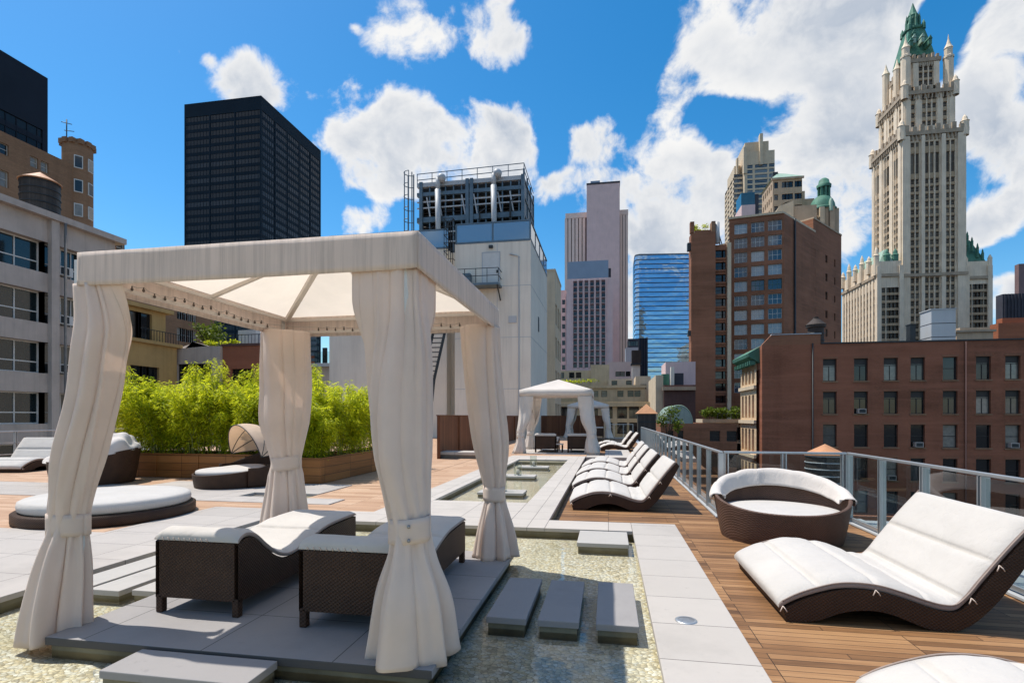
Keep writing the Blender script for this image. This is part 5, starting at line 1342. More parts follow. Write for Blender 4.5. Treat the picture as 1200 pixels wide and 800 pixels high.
B.part(MB().box(X_(792,Y),X_(803,Y),Y+2,Y+7,zt,Z_(797,436,Y)), 'roof_unit', 'slate_wall'); B.part(MB().box(X_(780,Y+9),X_(815,Y+9),Y+9,Y+17,zt,Z_(790,424,Y+9)), 'roof_house', 'pink_stone')
# vaulted skylight and lower pieces
Y = 70.; xa, xb = X_(780,Y), X_(812,Y); zb_ = Z_(795,496,Y)
B = Bld('skylight_building', 'low brick building with a pale green vaulted skylight beside the brown tower', 'building', ((xa+xb)/2,Y,G0))
b = MB(); B.walls(b, rect(xa-.6,xb+2,Y,Y+14), G0, zb_, {0: dict(cols=[(1.2,.7),(2.4,.7),(6.5,1.2),(8.5,1.2)], rows=[(zb_-2.2,1.3),(zb_-5.4,1.6)], gm='pane_dark')}); B.finish(b, 'brick_brown')
zz = (Z_(795,471,Y)-zb_)*.85
b = MB(); b.grid(lambda u, v: ((xa+xb)/2-(xb-xa)/2*cos(pi*u), Y+.3+11*v, zb_+zz*sin(pi*u)), 16, 6, 0, False); b.add([((xa+xb)/2-(xb-xa)/2*cos(pi*i/16), Y+.3, zb_+zz*sin(pi*i/16)) for i in range(17)], [list(range(17))])
B.part(b, 'skylight', 'pale_glazing')
for v in range(7): B.part(MB().tube([((xa+xb)/2-(xb-xa)/2*1.01*cos(pi*i/16), Y+.3+11*v/6, zb_+zz*1.01*sin(pi*i/16)) for i in range(17)], .05, 4), 'skylight_rib', 'pale_copper')
x, z = at_y(783,489,66.); leafy('roof_tree', 'pale green tree in front of the vaulted skylight', (x,66.,z-.4), 1.5,1.2,1.9, 800, 22, L=.3)
MBx = None
# copper pyramid on a dark timber box at the end of the deck
Y = 58.; x, z1 = at_y(757.5,473,Y); xa, xb = X_(746,Y), X_(769,Y); zb_ = Z_(757,484.5,Y); hw = (xb-xa)/2
t = thing('tank_house', 'dark timber tank house with copper pyramid roof beyond the far end of the railing', 'tank house', (x,Y,-6), group='copper-roofed tank houses')
xm = (xa+xb)/2
MB().add([(xa-.1,Y-hw,zb_),(xb+.1,Y-hw,zb_),(xb+.1,Y+hw,zb_),(xa-.1,Y+hw,zb_),(xm,Y,z1)], [(0,1,4),(1,2,4),(2,3,4),(3,0,4),(3,2,1,0)]).build('pyramid_roof', 'copper_orange', t)
MB().box(xa+.1,xb-.1,Y-hw+.15,Y+hw-.15,-6,zb_-.003).build('timber_wall', 'tank_wood', t)
for i in range(4): MB().box(xa+.08,xb-.08,Y-hw+.1,Y-hw+.148,zb_-.9-.8*i,zb_-.8-.8*i).build('hoop', 'dark_steel', t)
MB().box(xa-1,xb+1,Y-hw-1,Y+hw+1,G0,-6.01).build('base', 'brick_brown', t)
# copper cone tank behind the glass railing
Y = 27.; x, z1 = at_y(967,520,Y); xa, xb = X_(943,Y), X_(991,Y); rr = (xb-xa)/2; zb_ = Z_(967,531.5,Y); zf = Z_(967,585,Y)
t = thing('water_tank', 'copper-capped water tank behind the glass railing above the round daybed', 'water tank', ((xa+xb)/2,Y,zf), group='rooftop water tanks')
xm = (xa+xb)/2
MB().lathe([(.01,z1),(rr,zb_),(rr,zb_-.06),(.01,zb_-.06)], xm, Y, 24, smooth=False).build('cone_roof', 'copper_orange', t)
MB().lathe([(rr*.93,zf),(rr*.93,zb_-.06)], xm, Y, 24, smooth=False).build('tank', 'tank_wood', t)
for i in range(7): MB().lathe([(rr*.94,zf+.2+i*.3),(rr*.97,zf+.2+i*.3),(rr*.97,zf+.25+i*.3),(rr*.94,zf+.25+i*.3)], xm, Y, 24).build('hoop', 'grey_metal_panel', t)
MB().box(xm-rr*1.1,xm+rr*1.1,Y-rr*1.1,Y+rr*1.1,zf-.3,zf-.01).build('platform', 'dark_steel', t)
for sx in (-.8,.8):
    for sy in (-.8,.8): MB().box(xm+sx*rr-.1,xm+sx*rr+.1,Y+sy*rr-.1,Y+sy*rr+.1,zf-3.15,zf-.302).build('leg', 'dark_steel', t)
# lower roofs between the deck and the brick building
def low_roof(label, x0, x1, y0, y1, z, mat, clutter=()):
    B = Bld('low_building', label, 'building', ((x0+x1)/2,(y0+y1)/2,G0), group='low roofs below the deck')
    b = MB(); B.walls(b, rect(x0,x1,y0,y1), G0, z, {3: dict(cols=ncols(5,0,y1-y0,1.2), rows=nrows(z-3-3.5*3,3.5,4,1.8), gm='pane_dark'), 0: dict(cols=ncols(4,0,x1-x0,1.2), rows=nrows(z-3-3.5*3,3.5,4,1.8), gm='pane_dark')})
    b.box(x0,x1,y0,y0+.35,z,z+.7).box(x0,x1,y1-.35,y1,z,z+.7).box(x0,x0+.35,y0+.35,y1-.35,z,z+.7).box(x1-.35,x1,y0+.35,y1-.35,z,z+.7)
    B.finish(b, mat); B.part(MB().box(x0+.35,x1-.35,y0+.35,y1-.35,z,z+.08), 'roof', 'tar_roof')
    for (x, y, w, d, h, m_) in clutter: B.part(MB().box(x-w/2,x+w/2,y-d/2,y+d/2,z+.08,z+.08+h), 'roof_unit', m_, bevel=.03)
zf2 = zf-.3
low_roof('low roof with pale duct boxes carrying the copper-capped tank behind the railing', 6.8,22,20,38, zf2-2.9, 'brick_brown', [(9.5,23,3,2,.9,'grey_metal_panel'),(17,30,3.2,3,1.6,'slate_wall'),(13,35,4,1.2,.8,'grey_metal_panel'),(19,22.5,2,4,1.1,'cream_wall')])
low_roof('flat tan-edged roof far below the end of the row of loungers', 4.2,13,42,60, -7.5, 'tan_stone', [(7,48,2.5,2.5,1.8,'slate_wall'),(10,53,3,2,1.,'grey_metal_panel')])
# ---------------------------------------------------------------- tan building with roof garden
Y = 80.; xa, xb = X_(827,Y), X_(880,Y); zt = Z_(845,491,Y); y2 = at_x(819.5,491,xa)[0]
B = Bld('garden_building', 'tan stone building with green roof garden in front of the brown tower', 'building', ((xa+xb)/2,Y+5,G0))
cs_ = [(X_(u,Y)-xa, 1.45) for u in (837,845.5,858.5,868)]
b = MB(); rw = [(Z_(845,515.5,Y),1.85),(Z_(845,532,Y),1.85),(Z_(845,548,Y),1.85),(Z_(845,564,Y),1.85)]
B.walls(b, rect(xa,xb,Y,y2), G0, zt, {0: dict(cols=cs_, rows=rw, gm='pane_dark', dep=.3), 3: dict(cols=ncols(4,1,y2-Y-1,1.0), rows=rw, gm='pane_dark')})
B.finish(b, 'tan_stone'); B.part(MB().box(xa-.5,xb,Y-.5,Y-.002,zt-.5,zt), 'cornice', 'tan_stone'); B.part(MB().box(xa-.5,xa-.002,Y-.002,y2,zt-.5,zt), 'cornice', 'cream_wall')
for i in (0,1): B.part(MB().box(xa-.15,xb,Y-.15,Y-.002,rw[i][0]-.45,rw[i][0]-.2), 'string_course', 'tan_stone')
rl = MB()
for i in range(9): rl.tube([(xa+1.9+i*.62+.24*cos(pi*k/6),Y+.3,zt+.55+.3*sin(pi*k/6)) for k in range(7)], .04, 5).box(xa+1.64+i*.62,xa+1.7+i*.62,Y+.28,Y+.34,zt,zt+.55)
B.part(rl, 'garden_rail', 'dark_steel')
for x_, w_ in ((833,1.7),(842,1.9),(851,2.0),(859,1.6)):
    x, z = at_y(x_,484,Y+1.6); leafy('roof_shrub', {833:'left end clump of the green roof garden on the tan building',842:'second clump from the left of the roof garden on the tan building',851:'third clump from the left of the roof garden on the tan building',859:'right end clump of the green roof garden on the tan building'}[x_], (x,Y+1.6,z-.2), w_,1.3,1.1, 520, 60+x_, 'roof garden clumps', L=.4)
# ---------------------------------------------------------------- brown towers
Y = 118.; xa, xb = X_(810,Y), X_(838.5,Y); xc = X_(853,Y); zt = Z_(825,272,Y); zr_ = Z_(845,285,Y)
B = Bld('brick_tower', 'narrow brown brick tower with a column of small dark windows, roof plants on top', 'building', ((xa+xc)/2,Y+8,G0))
b = MB(); b.box(xa,xb,Y,Y+3,G0,zt)
st = (Z_(845,300,Y)-Z_(845,472,Y))/12
B.walls(b, rect(xb+.02,xc,Y+1.1,Y+15), G0, zr_, {0: dict(cols=[((xc-xb)*.36,1.7),((xc-xb)*.78,.7)], rows=nrows(Z_(845,472,Y)-st*5,st,18,st*.62), gm='pane_dark', dep=.4)})
for i in range(18): z = Z_(845,472,Y)-st*5+st*i; b.box(xb+.03,xc-.2,Y+.85,Y+1.098,z-.45,z-.15)
B.finish(b, 'brick_brown')
B.part(MB().box(xa-.2,xa+.6,Y-.2,Y+1.,zt,Z_(812,260,Y)), 'corner_pier', 'brick_brown'); B.part(MB().box(X_(834,Y),xb,Y,Y+2,zt,Z_(836,259,Y)), 'chimney', 'brick_tan')
B.part(MB().tube([(X_(841.5,Y),Y+.8,Z_(842,284,Y)),(X_(841.5,Y),Y+.8,Z_(842,259,Y))], .45, 10), 'flue', 'grey_metal_panel'); B.part(MB().tube([(X_(846,Y),Y+2,zr_),(X_(845,Y),Y+2,Z_(846,268,Y))], .12, 6).tube([(X_(849,Y),Y+2,zr_),(X_(843,Y),Y+2,Z_(846,265,Y))], .1, 6), 'mast', 'dark_steel')
B.part(MB().box(xa-.7,xa-.02,Y+.2,Y+1.3,Z_(808,293,Y),Z_(808,284,Y)), 'wall_unit', 'dark_steel'); B.part(MB().box(xa+.7,X_(834,Y)-.1,Y,Y+.3,zt,Z_(820,270,Y)), 'parapet', 'brick_brown')
B.part(MB().box(xa-.6,xa-.02,Y+.2,Y+1.,Z_(808,393,Y),Z_(808,387,Y)), 'wall_unit', 'dark_steel')
B.part(MB().box(xc+.01,xc+.75,Y+.4,Y+1.4,G0,zr_+.2), 'corner_strip', 'cream_wall')
x, z = at_y(822,267,Y+1); leafy('roof_shrub', 'rounded yellow-green shrub on top of the narrow brown tower', (x,Y+1.4,z-.2), 2.3,1.3,1.2, 450, 91, L=.4, mat='bamboo_leaf', trunk=False)
H = 46.
A_, Q_ = at_z(854.5,257.5,H), at_z(919,250,H); R1 = at_z(955,272,H)
H2 = 49.; R1b = at_z(953,256,H2); R2 = at_z(986,276.5,H2)
B = Bld('brick_tower', 'wide brown brick tower with rows of large pale windows and blank right flank', 'building', ((A_[0]+R2[0])/2,(A_[1]+R2[1])/2,G0))
L = hypot(Q_[0]-A_[0],Q_[1]-A_[1]); b = MB()
k = L/(919-854.5)
cs_ = [((868.5-854.5)*k, 15.4*k),((888.5-854.5)*k, 15.4*k),((908.5-854.5)*k, 16.*k)]

dQ = at_z(888,253,H); dpt = -SYAW*dQ[0]+CYAW*dQ[1]
pxm = dpt/FL; st = 17.1*pxm
rw = nrows(H-1.15-12.4*pxm-st*11, st, 12, 12.2*pxm)
rr_ = random.Random(5)
pk = lambda c, r: ('tri' if rr_.random() < .75 else 'cross', 'green_frame' if (r == 7 and c > 0) else 'white_frame', 'pane_blue')
far = (Q_[0]+(R1[0]-Q_[0])*1.02, Q_[1]+(R1[1]-Q_[1])*1.02)
fp = [A_, Q_, R1, (A_[0]+(R1[0]-Q_[0]), A_[1]+(R1[1]-Q_[1]))]
B.walls(b, fp, G0, H, {0: dict(cols=cs_, rows=rw, dep=.3, pick=pk)})
dR = hypot(R2[0]-R1b[0], R2[1]-R1b[1])
fp2 = [R1b, R2, (R2[0]-25,R2[1]+25), (R1b[0]-25,R1b[1]+25)]
B.walls(b, fp2, G0, H2, {0: dict(cols=[(.8,.9),(dR*.45,1.4),(dR*.75,.9)], rows=nrows(H2-9-4.6*10,4.6,11,1.9), gm='pane_dark', fm='dark_frame')})
B.finish(b, 'brick_brown')
B.part(cap(MB(), fp, H, .25, .45), 'coping', 'cream_wall'); B.part(cap(MB(), fp2, H2, .1, .35), 'coping', 'tan_stone')
nq = Vector((R1[0]-Q_[0],R1[1]-Q_[1])).normalized(); px_, py_ = Q_[0]+nq.x*5.2, Q_[1]+nq.y*5.2
B.part(MB().tube([(px_+.2,py_-.25,G0),(px_+.2,py_-.25,H)], .22, 6), 'drain_pipe', 'dark_steel')
# blank grey block rising behind its roof
Y = 160.
B = Bld('tan_building', 'tan stone block with pale green pyramid roof above the wide brown tower', 'building', (X_(922,Y),Y+8,G0))
xa, xb = X_(905.5,Y), X_(940,Y); zt = Z_(920,208,Y); y2 = at_x(893,222,xa)[0]
b = MB(); rw = [(Z_(920,220,Y),1.7),(Z_(920,234,Y),1.6),(Z_(920,248,Y),1.7)]
B.walls(b, rect(xa,xb,Y,y2), 20, zt, {0: dict(cols=[(X_(u,Y)-xa,1.) for u in (909.5,918.5,922.5,927,933.5,937.5)], rows=rw, gm='pane_dark'), 3: dict(cols=ncols(5,.5,y2-Y-.5,.9), rows=rw, gm='pane_dark')})
B.finish(b, 'tan_stone')
xm = (xa+xb)/2; ym = (Y+y2)/2; zp = Z_(921,199,Y+3)
B.part(MB().add([(xa-.3,Y-.3,zt),(xb+.3,Y-.3,zt),(xb+.3,y2+.3,zt),(xa-.3,y2+.3,zt),(xm-1,Y+5,zp),(xm+1,y2-5,zp)], [(0,1,4),(1,2,5,4),(2,3,5),(3,0,4,5),(3,2,1,0)]), 'pyramid_roof', 'pale_copper')
B.part(MB().box(xa-.4,xb+.4,Y-.4,Y-.002,zt-.6,zt-.02), 'cornice', 'stone_shadow_band')
b = MB(); B2z = Z_(942,223,Y); b.box(xb+.02,X_(944,Y),Y+.5,y2,20,B2z).box(X_(944,Y)+.02,X_(956,Y),Y+1,y2,20,Z_(950,231,Y)); B.part(b, 'lower_block', 'tan_stone')
x0_, x1_ = X_(908,150), X_(930,150)
B.part(MB().prism([(x0_,150),(X_(914,150),150),(X_(921,150),150),(x1_-.02,150),(x1_,156),(x0_,156)], 20, 20, z1s=[Z_(908,250,150),Z_(914,241,150),Z_(921,237,150),Z_(928,235,150),Z_(928,235,150),Z_(908,250,150)]), 'gable', 'cream_wall')
B.part(MB().box(x1_+.02,X_(958,150),150.5,156,20,Z_(940,240,150)), 'gable', 'tan_stone')
B.part(MB().box(X_(911,Y),X_(917,Y),Y+4,Y+6,zt,Z_(914,194,Y)), 'chimney', 'dark_steel')
# copper cupola
Y = 152.; xm = X_(969,Y); rr = (X_(984.5,Y)-X_(954,Y))/2
t = thing('cupola', 'green copper domed cupola on a stone turret right of the wide brown tower', 'cupola', (xm,Y+2,20))
zd0 = Z_(969,241,Y); zd1 = Z_(966,225,Y)
b = MB(); b.prism([(xm+rr*1.0*cos(a), Y+rr+rr*sin(a)) for a in [pi/8+pi/4*i for i in range(8)]], 20, zd0); b.build('turret', 'tan_stone', t)
for i in range(5):
    a = pi+pi/4*i+pi/8-.0; MB().box(xm+rr*cos(a)-.55,xm+rr*cos(a)+.55,Y+rr+rr*sin(a)-.6,Y+rr+rr*sin(a)+.4,20,zd0-.3).build('pier', 'cream_wall' if i < 2 else 'tan_stone', t)
    a = pi+pi/4*(i+.5); c_, s_ = cos(a), sin(a); px, py = xm+rr*.95*c_, Y+rr+rr*.95*s_
    MB().bar((px,py,zd0-6),(px,py,zd0-1.2),1.3,.3,up=(c_,s_,0)).build('window', 'pane_dark', t)
MB().lathe([(rr*1.06,zd0-.4),(rr*1.1,zd0),(rr*1.0,zd0+.2)]+[(rr*.98*cos(q)**.9, zd0+.2+(zd1-zd0)*sin(q)) for q in [.1,.35,.6,.85,1.05,1.2]]+[(.01,zd1+.1)], xm, Y+rr, 32).build('dome', 'copper_green', t)
xl = X_(965.5,Y+rr); rl_ = rr*.42; zl = Z_(966,209,Y)
for i in range(8):
    a = 2*pi*i/8; MB().box(xl+rl_*cos(a)-.22,xl+rl_*cos(a)+.22,Y+rr+rl_*sin(a)-.22,Y+rr+rl_*sin(a)+.22,zd1-.8,zl-1.2).build('lantern_column', 'copper_green', t)
MB().lathe([(rl_*.75,zd1-.8),(rl_*.75,zl-1.2)], xl, Y+rr, 16).build('lantern_core', 'copper_green', t)
MB().lathe([(rl_*1.3,zl-1.3),(rl_*1.35,zl-.6),(rl_*1.05,zl-.3),(rl_*.9,zl+.7),(rl_*.45,zl+1.2),(.01,zl+1.35)], xl, Y+rr, 20).build('lantern_dome', 'copper_green', t)
MB().lathe([(rr*.16,zd0-1.5),(rr*.16,zd0+1.),(rr*.06,zd0+1.9),(.01,zd0+2.)], xm+rr*.3, Y-.1, 10).build('dormer', 'pale_copper', t)
# beige tower with glass bays
Y = 240.
B = Bld('apartment_tower', 'pale stepped tower with blue glass bays behind the wide brown tower', 'building', (X_(885,Y),Y+15,20))
xa, xb = X_(872.5,Y), X_(907.5,Y); zt = Z_(890,177,Y); zg = Z_(890,195.5,Y); st = 5.4*Y*1.03/FL
cs_ = [(X_(879,Y)-xa, 2.2),(X_(892,Y)-xa, 5.0),(X_(904.5,Y)-xa, 2.2)]
b = MB(); B.walls(b, rect(xa,xb,Y,Y+22), 20, zt, {0: dict(cols=cs_, rows=nrows(zg-st*14-.3,st,15,st*.66), gm='pane_deep', fm='white_frame', kind='sash')})
b.box(X_(874,Y),X_(902,Y),Y+1.5,Y+18,zt+.01,Z_(890,164,Y)); b.box(X_(890,Y),X_(893.5,Y),Y-.8,Y+1.4,zt-6,Z_(891,157.5,Y)); b.box(xa-.4,xa+1,Y-.4,Y+1,zt-9,zt+2)
y2 = at_x(856,205,xa-2)[0]
B.walls(b, rect(X_(856,Y+12),xa-.05,Y+3,Y+24), 20, Z_(865,203,Y), {0: dict(cols=[((xa-X_(856,Y+12))*.72,2.6),((xa-X_(856,Y+12))*.25,2.6)], rows=nrows(zg-st*15-.3,st,15,st*.62), gm='pane_deep', fm='white_frame'), 3: dict(cols=ncols(4,0,21,3.6), rows=nrows(zg-st*15-.3,st,15,st*.6), gm='pane_deep', fm='white_frame')})
b.box(X_(857,Y+12),xa-.2,Y+6,Y+20,Z_(865,203,Y)+.01,Z_(865,187,Y)); b.box(X_(866,Y),X_(868,Y),Y+4,Y+6,Z_(865,203,Y),Z_(867,180,Y))
B.finish(b, 'cream_wall')
B.part(MB().box(X_(869,200),X_(885,200),200,210,20,Z_(877,240,200)), 'lower_block', 'pink_stone'); B.part(MB().box(X_(869,200),X_(885,200),200.5,208,Z_(877,240,200)+.02,Z_(877,225,200)), 'glass_bay', 'teal_glass'); B.part(MB().box(X_(885,200)+.02,X_(890,200),201,208,20,Z_(887,226,200)), 'glass_bay', 'slate_wall')
# ---------------------------------------------------------------- ornate skyscraper
Y = 250.
B = Bld('ornate_skyscraper', 'cream gothic skyscraper with green copper spire', 'building', (X_(1095,Y),Y+15,-10))
OY = Y
def face_cols(u_list, x0, Y, w): return [(X_(u,Y)-x0, w) for u in u_list]
def tier(u0, u1, ul, z0, z1, Yf, fcols, rows, nl, wfrac=1.25, scols=None):
    x0, x1 = X_(u0,Yf), X_(u1,Yf); yb = at_x(ul, 300, x0)[0]
    b = MB(); L = yb-Yf
    sc = scols if scols is not None else [(L*f, 1.7) for f in nl]
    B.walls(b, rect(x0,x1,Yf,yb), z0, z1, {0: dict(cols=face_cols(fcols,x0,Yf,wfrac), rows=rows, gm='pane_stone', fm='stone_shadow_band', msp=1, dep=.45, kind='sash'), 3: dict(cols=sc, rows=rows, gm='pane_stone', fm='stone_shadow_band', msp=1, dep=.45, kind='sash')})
    return b, x0, x1, yb
def crown(x0, x1, y0, y1, z, n=9, h=1.6, proud=.8):
    """projecting band with a toothed tracery edge and corner pinnacles"""
    b = MB(); b.box(x0-proud,x1+proud,y0-proud,y1+proud,z-2.2,z-.6)
    for i in range(n):
        for yy in (y0-proud-.05,):
            x = x0+(x1-x0)*(i+.5)/n; b.box(x-(x1-x0)/n*.28,x+(x1-x0)/n*.28,yy,yy+.9,z-.6,z+h*(.5 if i%2 else .9))
        y = y0+(y1-y0)*(i+.5)/n; b.box(x0-proud-.05,x0-proud+.85,y-(y1-y0)/n*.28,y+(y1-y0)/n*.28,z-.6,z+h*(.5 if i%2 else .9))
    for i in range(n*2):
        x = x0+(x1-x0)*(i+.5)/n/2; b.box(x-.2,x+.2,y0-proud+.2,y0-.002,z-4.2,z-2.2)
        y = y0+(y1-y0)*(i+.5)/n/2; b.box(x0-proud+.2,x0-.002,y-.2,y+.2,z-4.2,z-2.2)
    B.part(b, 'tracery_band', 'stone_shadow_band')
def pinnacle(x, y, z, r, h, mat='ornate_stone'):
    B.part(MB().lathe([(r,z-h*.9),(r,z+h*.35),(r*1.15,z+h*.37),(r*.8,z+h*.45),(r*.55,z+h*.75),(.02,z+h)], x, y, 8, smooth=False), 'pinnacle', mat)
z1 = Z_(1090,152,Y); stp = 8.05*(Y*1.122/1.122)/FL*.89; stp = (Z_(1090,200,Y)-Z_(1090,370,Y))/19
fc = (1069.5,1074.8,1086.,1092.,1098.5,1110.5,1116.8)
rows = [(Z_(1090,340,Y)-stp*(9-i)+.0, stp*.68) for i in range(26)]
rows = [(z,h) for z,h in rows if z+h < Z_(1090,206,Y)] + [(Z_(1090,203,Y)+.2,(Z_(1090,178,Y)-Z_(1090,203,Y))*.95),(Z_(1090,171,Y),1.9)]
b, x0, x1, yb = tier(1056.5,1130.5,1022.5,-10,z1,Y,fc,rows,(.14,.21,.44,.5,.56,.79,.86),1.5)
def piers(b, x0, x1, Yf, yb, us, z0, z1, fr, w=.6, d=.75):
    for u in us: x = X_(u,Yf); b.box(x-w/2,x+w/2,Yf-d,Yf-.002,z0,z1)
    for f in fr: y = Yf+(yb-Yf)*f; b.box(x0-d,x0-.002,y-w/2,y+w/2,z0,z1)
piers(b,x0,x1,Y,yb,(1072.2,1089.,1095.3,1113.6),-10,z1-3,(.17,.47,.53,.83),.3,.2)
for u0,u1 in ((1056.5,1065),(1078.5,1082.5),(1102,1107),(1121,1130.5)):
    b.box(X_(u0,Y)-.0,X_(u1,Y),Y-1.0,Y-.003,-10,z1-2.5)
for f0,f1 in ((0,.09),(.27,.37),(.63,.73),(.92,1)): b.box(x0-.35,x0-.003,Y+(yb-Y)*f0,Y+(yb-Y)*f1,-10,z1-2.5)
W1 = b
crown(x0,x1,Y,yb,z1,8,2.2,1.1)
for (px,py) in ((x0,Y),(x1,Y),(x0,yb)): pinnacle(px,py,z1+.5,1.5,4.6)
Y2 = Y+3; z2 = Z_(1090,104,Y2)
rows2 = nrows(z1+.8,3.6*.95,5,1.9); rows2 = [(Z_(1090,147-10.2*i,Y2), 2.2) for i in range(5)]
b2, x0b, x1b, ybb = tier(1060,1119.5,1030,z1-1,z2,Y2,(1070,1083,1089,1095,1107.5),rows2,(.16,.45,.55,.84),1.5)
piers(b2,x0b,x1b,Y2,ybb,(1064,1076,1101,1115),z1,z2-2,(.06,.3,.7,.94),1.8,.3)
crown(x0b,x1b,Y2,ybb,z2,7,1.8,.9)
for (px,py) in ((x0b,Y2),(x1b,Y2),(x0b,ybb)): pinnacle(px,py,z2+.4,1.4,4.5)
Y3 = Y+6; z3 = Z_(1085,71,Y3)
rows3 = [(Z_(1085,100,Y3),2.4),(Z_(1085,91,Y3),2.4),(Z_(1085,82.5,Y3),2.4)]
b3, x0c, x1c, ybc = tier(1068.5,1101,1041,z2-1,z3,Y3,(1079,1085,1091),rows3,(.3,.42,.58,.7),1.5)
piers(b3,x0c,x1c,Y3,ybc,(1072.5,1097),z2,z3-1,(.12,.88),2.,.5)
allb = MB()
for q in (W1,b2,b3):
    o = len(allb.v); allb.v += q.v; allb.f += [[i+o for i in f] for f in q.f]; allb.m += q.m; allb.sm += q.sm
# side turrets of the top stage
for u, v in ((1110.5,52),(1060.5,52)):
    x = X_(u,Y3); zt_ = Z_(u,v,Y3); yy = Y3-.5
    allb.prism([(x+1.8*cos(a),yy+1.8*sin(a)) for a in [pi/8+pi/4*i for i in range(8)]], z2-1, zt_-6.5)
    B.part(MB().lathe([(2.05,zt_-6.5),(2.05,zt_-5.6),(1.5,zt_-5.2),(1.5,zt_-2.4),(1.7,zt_-2.2),(.9,zt_-.6),(.35,zt_+1.4),(.05,zt_+3.8)], x, yy, 8, smooth=False), 'corner_turret', 'ornate_stone')
for f, v in ((1.,80),(.5,74)):
    x = x0c-1.; yy = Y3+(ybc-Y3)*f; zt_ = Z_(1041 if f == 1. else 1052, v, Y3+(ybc-Y3)*f)
    B.part(MB().lathe([(1.5,z2-1),(1.5,zt_-3.5),(1.7,zt_-3.2),(.9,zt_-1.5),(.05,zt_+1.8)], x, yy, 8, smooth=False), 'corner_turret', 'ornate_stone')
# wings at the foot
Yw = Y-3; zw = Z_(1148,346-0,Yw); 
def wing(u0, u1, zt_, Yf, depth, us, side=False):
    x0, x1 = X_(u0,Yf), X_(u1,Yf)
    b = MB(); rw = [(Z_(1090,332,Yf)-stp*(i+1), stp*.68) for i in range(15)]
    sp = {0: dict(cols=face_cols(us,x0,Yf,1.5), rows=rw, gm='pane_stone', fm='stone_shadow_band', msp=1, dep=.45)}
    if side: sp[3] = dict(cols=[(c,1.6) for c,_ in ncols(11,1,depth-1,1)], rows=rw, gm='pane_stone', fm='stone_shadow_band', msp=1, dep=.45)
    B.walls(b, rect(x0,x1,Yf,Yf+depth), -10, zt_, sp)
    if side:
        for i in range(12): y = Yf+1+(depth-2)*i/11; b.box(x0-.35,x0-.003,y-.8,y+.8,-10,zt_-5)
    for u in (u0+.8,u1-.8): x = X_(u,Yf); b.box(x-.8,x+.8,Yf-.8,Yf-.003,-10,zt_-2)
    o = len(allb.v); allb.v += b.v; allb.f += [[i+o for i in f] for f in b.f]; allb.m += b.m; allb.sm += b.sm
    return x0, x1
zw1 = Z_(1148,303,Yw)
wx0, wx1 = wing(1131.5,1160,zw1,Yw+4,24,(1136.5,1142.,1146.2,1150.5,1155.5))
yL = 0
zw0 = Z_(1040,306,Yw)
lx0 = X_(1028.5,Yw); dpt_ = at_x(987.5,330,lx0)[0]-Yw
vx0, vx1 = wing(1028.5,1056.3,zw0,Yw,dpt_,(1035.5,1041,1045,1049,1053.5),True)
B.finish(allb, ['ornate_stone','stone_spandrel'])
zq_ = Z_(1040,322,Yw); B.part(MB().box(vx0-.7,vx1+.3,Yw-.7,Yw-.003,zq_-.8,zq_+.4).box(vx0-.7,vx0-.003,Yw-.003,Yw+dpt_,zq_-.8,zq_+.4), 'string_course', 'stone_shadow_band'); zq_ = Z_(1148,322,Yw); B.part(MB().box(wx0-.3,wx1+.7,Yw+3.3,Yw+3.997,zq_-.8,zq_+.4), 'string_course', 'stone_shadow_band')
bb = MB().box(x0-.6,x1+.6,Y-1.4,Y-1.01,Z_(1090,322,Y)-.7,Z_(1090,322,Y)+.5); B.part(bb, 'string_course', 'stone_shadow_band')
for i in range(6): y = Yw+dpt_*(.02+.19*i); pinnacle(vx0-.2, y, zw0+.2, 1.1, 4.2 if i % 2 else 6.5)
for u in (1131.5,1160): pinnacle(X_(u,Yw+4), Yw+4, zw1+.2, .8, 2.5)
# copper roofs of the wings
def hip(x0,x1,y0,y1,z0,z1,ins,name='copper_roof',mat='copper_green'):
    B.part(MB().add([(x0,y0,z0),(x1,y0,z0),(x1,y1,z0),(x0,y1,z0),(x0+ins,y0+ins,z1),(x1-ins,y0+ins,z1),(x1-ins,y1-ins,z1),(x0+ins,y1-ins,z1)], [(0,1,5,4),(1,2,6,5),(2,3,7,6),(3,0,4,7),(4,5,6,7)]), name, mat)
hip(vx0+1.2,vx1-.5,Yw+1,Yw+26,zw0,Z_(1040,289,Yw),3.2,mat='pale_copper')
hip(wx0+.5,wx1-.8,Yw+5,Yw+24,zw1,Z_(1140,274,Yw),3.8)
for u in (1135,1140.5,1147,1153): pinnacle(X_(u,Yw+4.6),Yw+5.4,Z_(u,274+ (u-1135)*1.15,Yw)-.5,.5,3.2,'copper_green')
for u in (1040,1050): pinnacle(X_(u,Yw+1),Yw+1.6,zw0+1.2,1.2,4.5,'copper_green')
